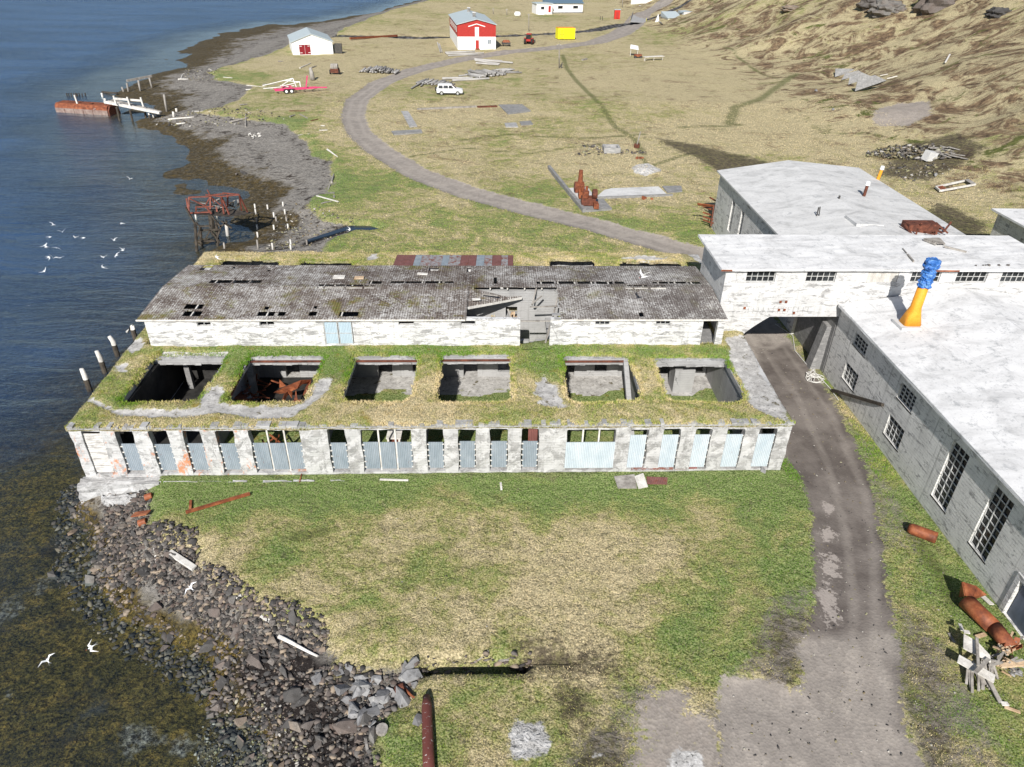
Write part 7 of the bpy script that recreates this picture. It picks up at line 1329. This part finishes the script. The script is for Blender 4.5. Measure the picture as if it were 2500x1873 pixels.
# hill crags
for x,y,w_,h_,lb in ((1090,30,4.,3.,'dark crag left of the pair at the top edge'),(1180,80,4.5,2.6,'grey crag below the left crag at the top edge'),(1590,40,5.,5.,'largest grey crag at the top edge'),(440,70,3.,1.2,'low dark crag above the green strip'),(2060,110,2.5,1.5,'small dark crag near the upper right corner'),(1290,90,1.6,1.4,'small grey crag between the two larger crags')):
    p=tg(*q4(x,y)); bm=bmesh.new(); bmesh.ops.create_icosphere(bm,subdivisions=4,radius=1)
    for v in bm.verts:
        n_=.0
        c_=v.co; s1=math.sin(c_.x*7+x)+math.sin(c_.y*9+c_.z*5)+math.sin(c_.z*11+c_.x*4); v.co=c_*(1+.09*s1+random.uniform(-.05,.05)); v.co.z=max(v.co.z,-.6)
    me=bpy.data.meshes.new('crag'); bm.to_mesh(me); bm.free(); o=mesh_obj('crag',me,None,RK); o.location=p+[0,1.5,-.2]; o.scale=(w_*.9,w_*.8,h_*.85); tag(o,lb,'crag')
# ------------------------------------------------ terns
def tern_mesh(up,sweep):
    b=MB(); b.tube([(0,-.19,0),(0,-.14,.0),(0,-.05,.005),(0,.07,0),(0,.16,-.005)],[.005,.022,.038,.03,.008],8)
    for s_ in (-1,1):
        P=[(s_*.02,-.07,.01),(s_*.17,-.12,.01+up*.6),(s_*.40,.02+sweep,.01+up),(s_*.17,-.03,.01+up*.55),(s_*.02,.04,.01)]
        V=[(x,y,z+.006) for x,y,z in P]+[(x,y,z-.004) for x,y,z in P]; b.add(V,[(0,1,3,4),(1,2,3),(5,9,8,6),(6,8,7),(0,5,6,1),(1,6,7,2),(2,7,8,3),(3,8,9,4)])
        b.add([(s_*.005,.14,0),(s_*.06,.30,0),(s_*.02,.16,0),(s_*.005,.14,-.005),(s_*.06,.30,-.005),(s_*.02,.16,-.005)],[(0,1,2),(5,4,3),(0,3,4,1),(1,4,5,2),(2,5,3,0)])
    return b
BIRD=flat('tern_white',(.82,.83,.84),.7,.2,0,.05); DKB=flat('tern_black_cap',(.03,.03,.035),.6); 
proto=[]
for i,(u,sw) in enumerate(((.16,.1),(-.05,.14),(.26,.05),(.05,.2))):
    b=tern_mesh(u,sw); o=b.build('tern',BIRD); proto.append(o.data); bpy.data.objects.remove(o)
hd=MB(); hd.tube([(0,-.2,.0),(0,-.165,.008),(0,-.13,.012)],[.008,.024,.02],8); hdo=hd.build('black_cap',DKB); HD=hdo.data; bpy.data.objects.remove(hdo)
bk=MB(); bk.tube([(0,-.25,-.004),(0,-.2,0)],[.002,.008],6); bko=bk.build('beak',REDR); BK=bko.data; bpy.data.objects.remove(bko)
BD=[(r4,250,1100,1.2,'tern low over the weedy shallows at the lower left, the left of two',1.9),(r4,478,1028,1.2,'tern low over the weedy shallows at the lower left, the right of two',2.6),(c0,375,1392,1.5,'tern with raised wings near the left end of the flock',.3),(c0,300,1424,1.5,'tern left of the flock middle, level with wings spread',1.2),(c0,455,1425,1.5,'tern banking steeply in the flock middle',2.8),(c0,500,1427,1.5,'smallest looking tern just right of the banking one',.9),(c0,685,1442,1.5,'tern high in the right part of the flock',2.),(c0,268,1472,1.5,'upper bird of the close pair at the left of the flock',.5),(c0,278,1482,1.0,'lower bird of the close pair at the left of the flock',2.4),(c0,340,1487,1.5,'tern alone right of the close pair',1.6),(c0,735,1503,1.5,'rightmost tern of the flock with long wings',.7),(c0,700,1532,1.5,'tern below the rightmost one',2.1),(c0,625,1543,1.5,'tern lower left of the right trio',2.9),(c0,290,1545,1.5,'lowest left tern of the bottom row',1.1),(c0,320,1550,1.2,'middle tern of the bottom row',1.7),(c0,360,1547,1.4,'right tern of the bottom row',.2),(c0,318,1350,1.5,'topmost single tern of the flock at left',1.3),(c0,733,1340,1.5,'tern flying highest at the right of the flock',2.2),(c0,778,1075,1.,'tern over the dark water above the trestle',1.5),(e5,395,240,1.6,'tern alone between flock and shed roof',2.7),(e5,20,265,1.6,'tern at the lowest left edge of the flock',.4),(e5,1115,175,4.6,'tern flying over the rear turf left end',2.6),(z3,268,465,8.5,'large tern gliding above the old shed roof near the wing',-.6),(c0,2095,1378,2.0,'tern over the stream mouth behind the ruin',.8),(r4,1000,720,1.2,'tern over the tumbled bank of boulders',1.9),(h2,680,530,.9,'gull resting on the rusty pontoon',1.)]
for i,(cf,x,y,z,lb,a_) in enumerate(BD):
    p=g(*cf(x,y),z); o=bpy.data.objects.new('tern',proto[i%4]); COL.objects.link(o); o.location=p; o.rotation_euler=(random.uniform(-.2,.2),random.uniform(-.5,.5),a_*2.1); s_=.85 if z<8 else 1.3; o.scale=(s_,s_,s_); tag(o,lb,'tern','terns flying over the shore')
    if i<2 or 'large' in lb:
        for nm,me in (('black_cap',HD),('beak',BK)): c_=bpy.data.objects.new(nm,me); COL.objects.link(c_); c_.parent=o
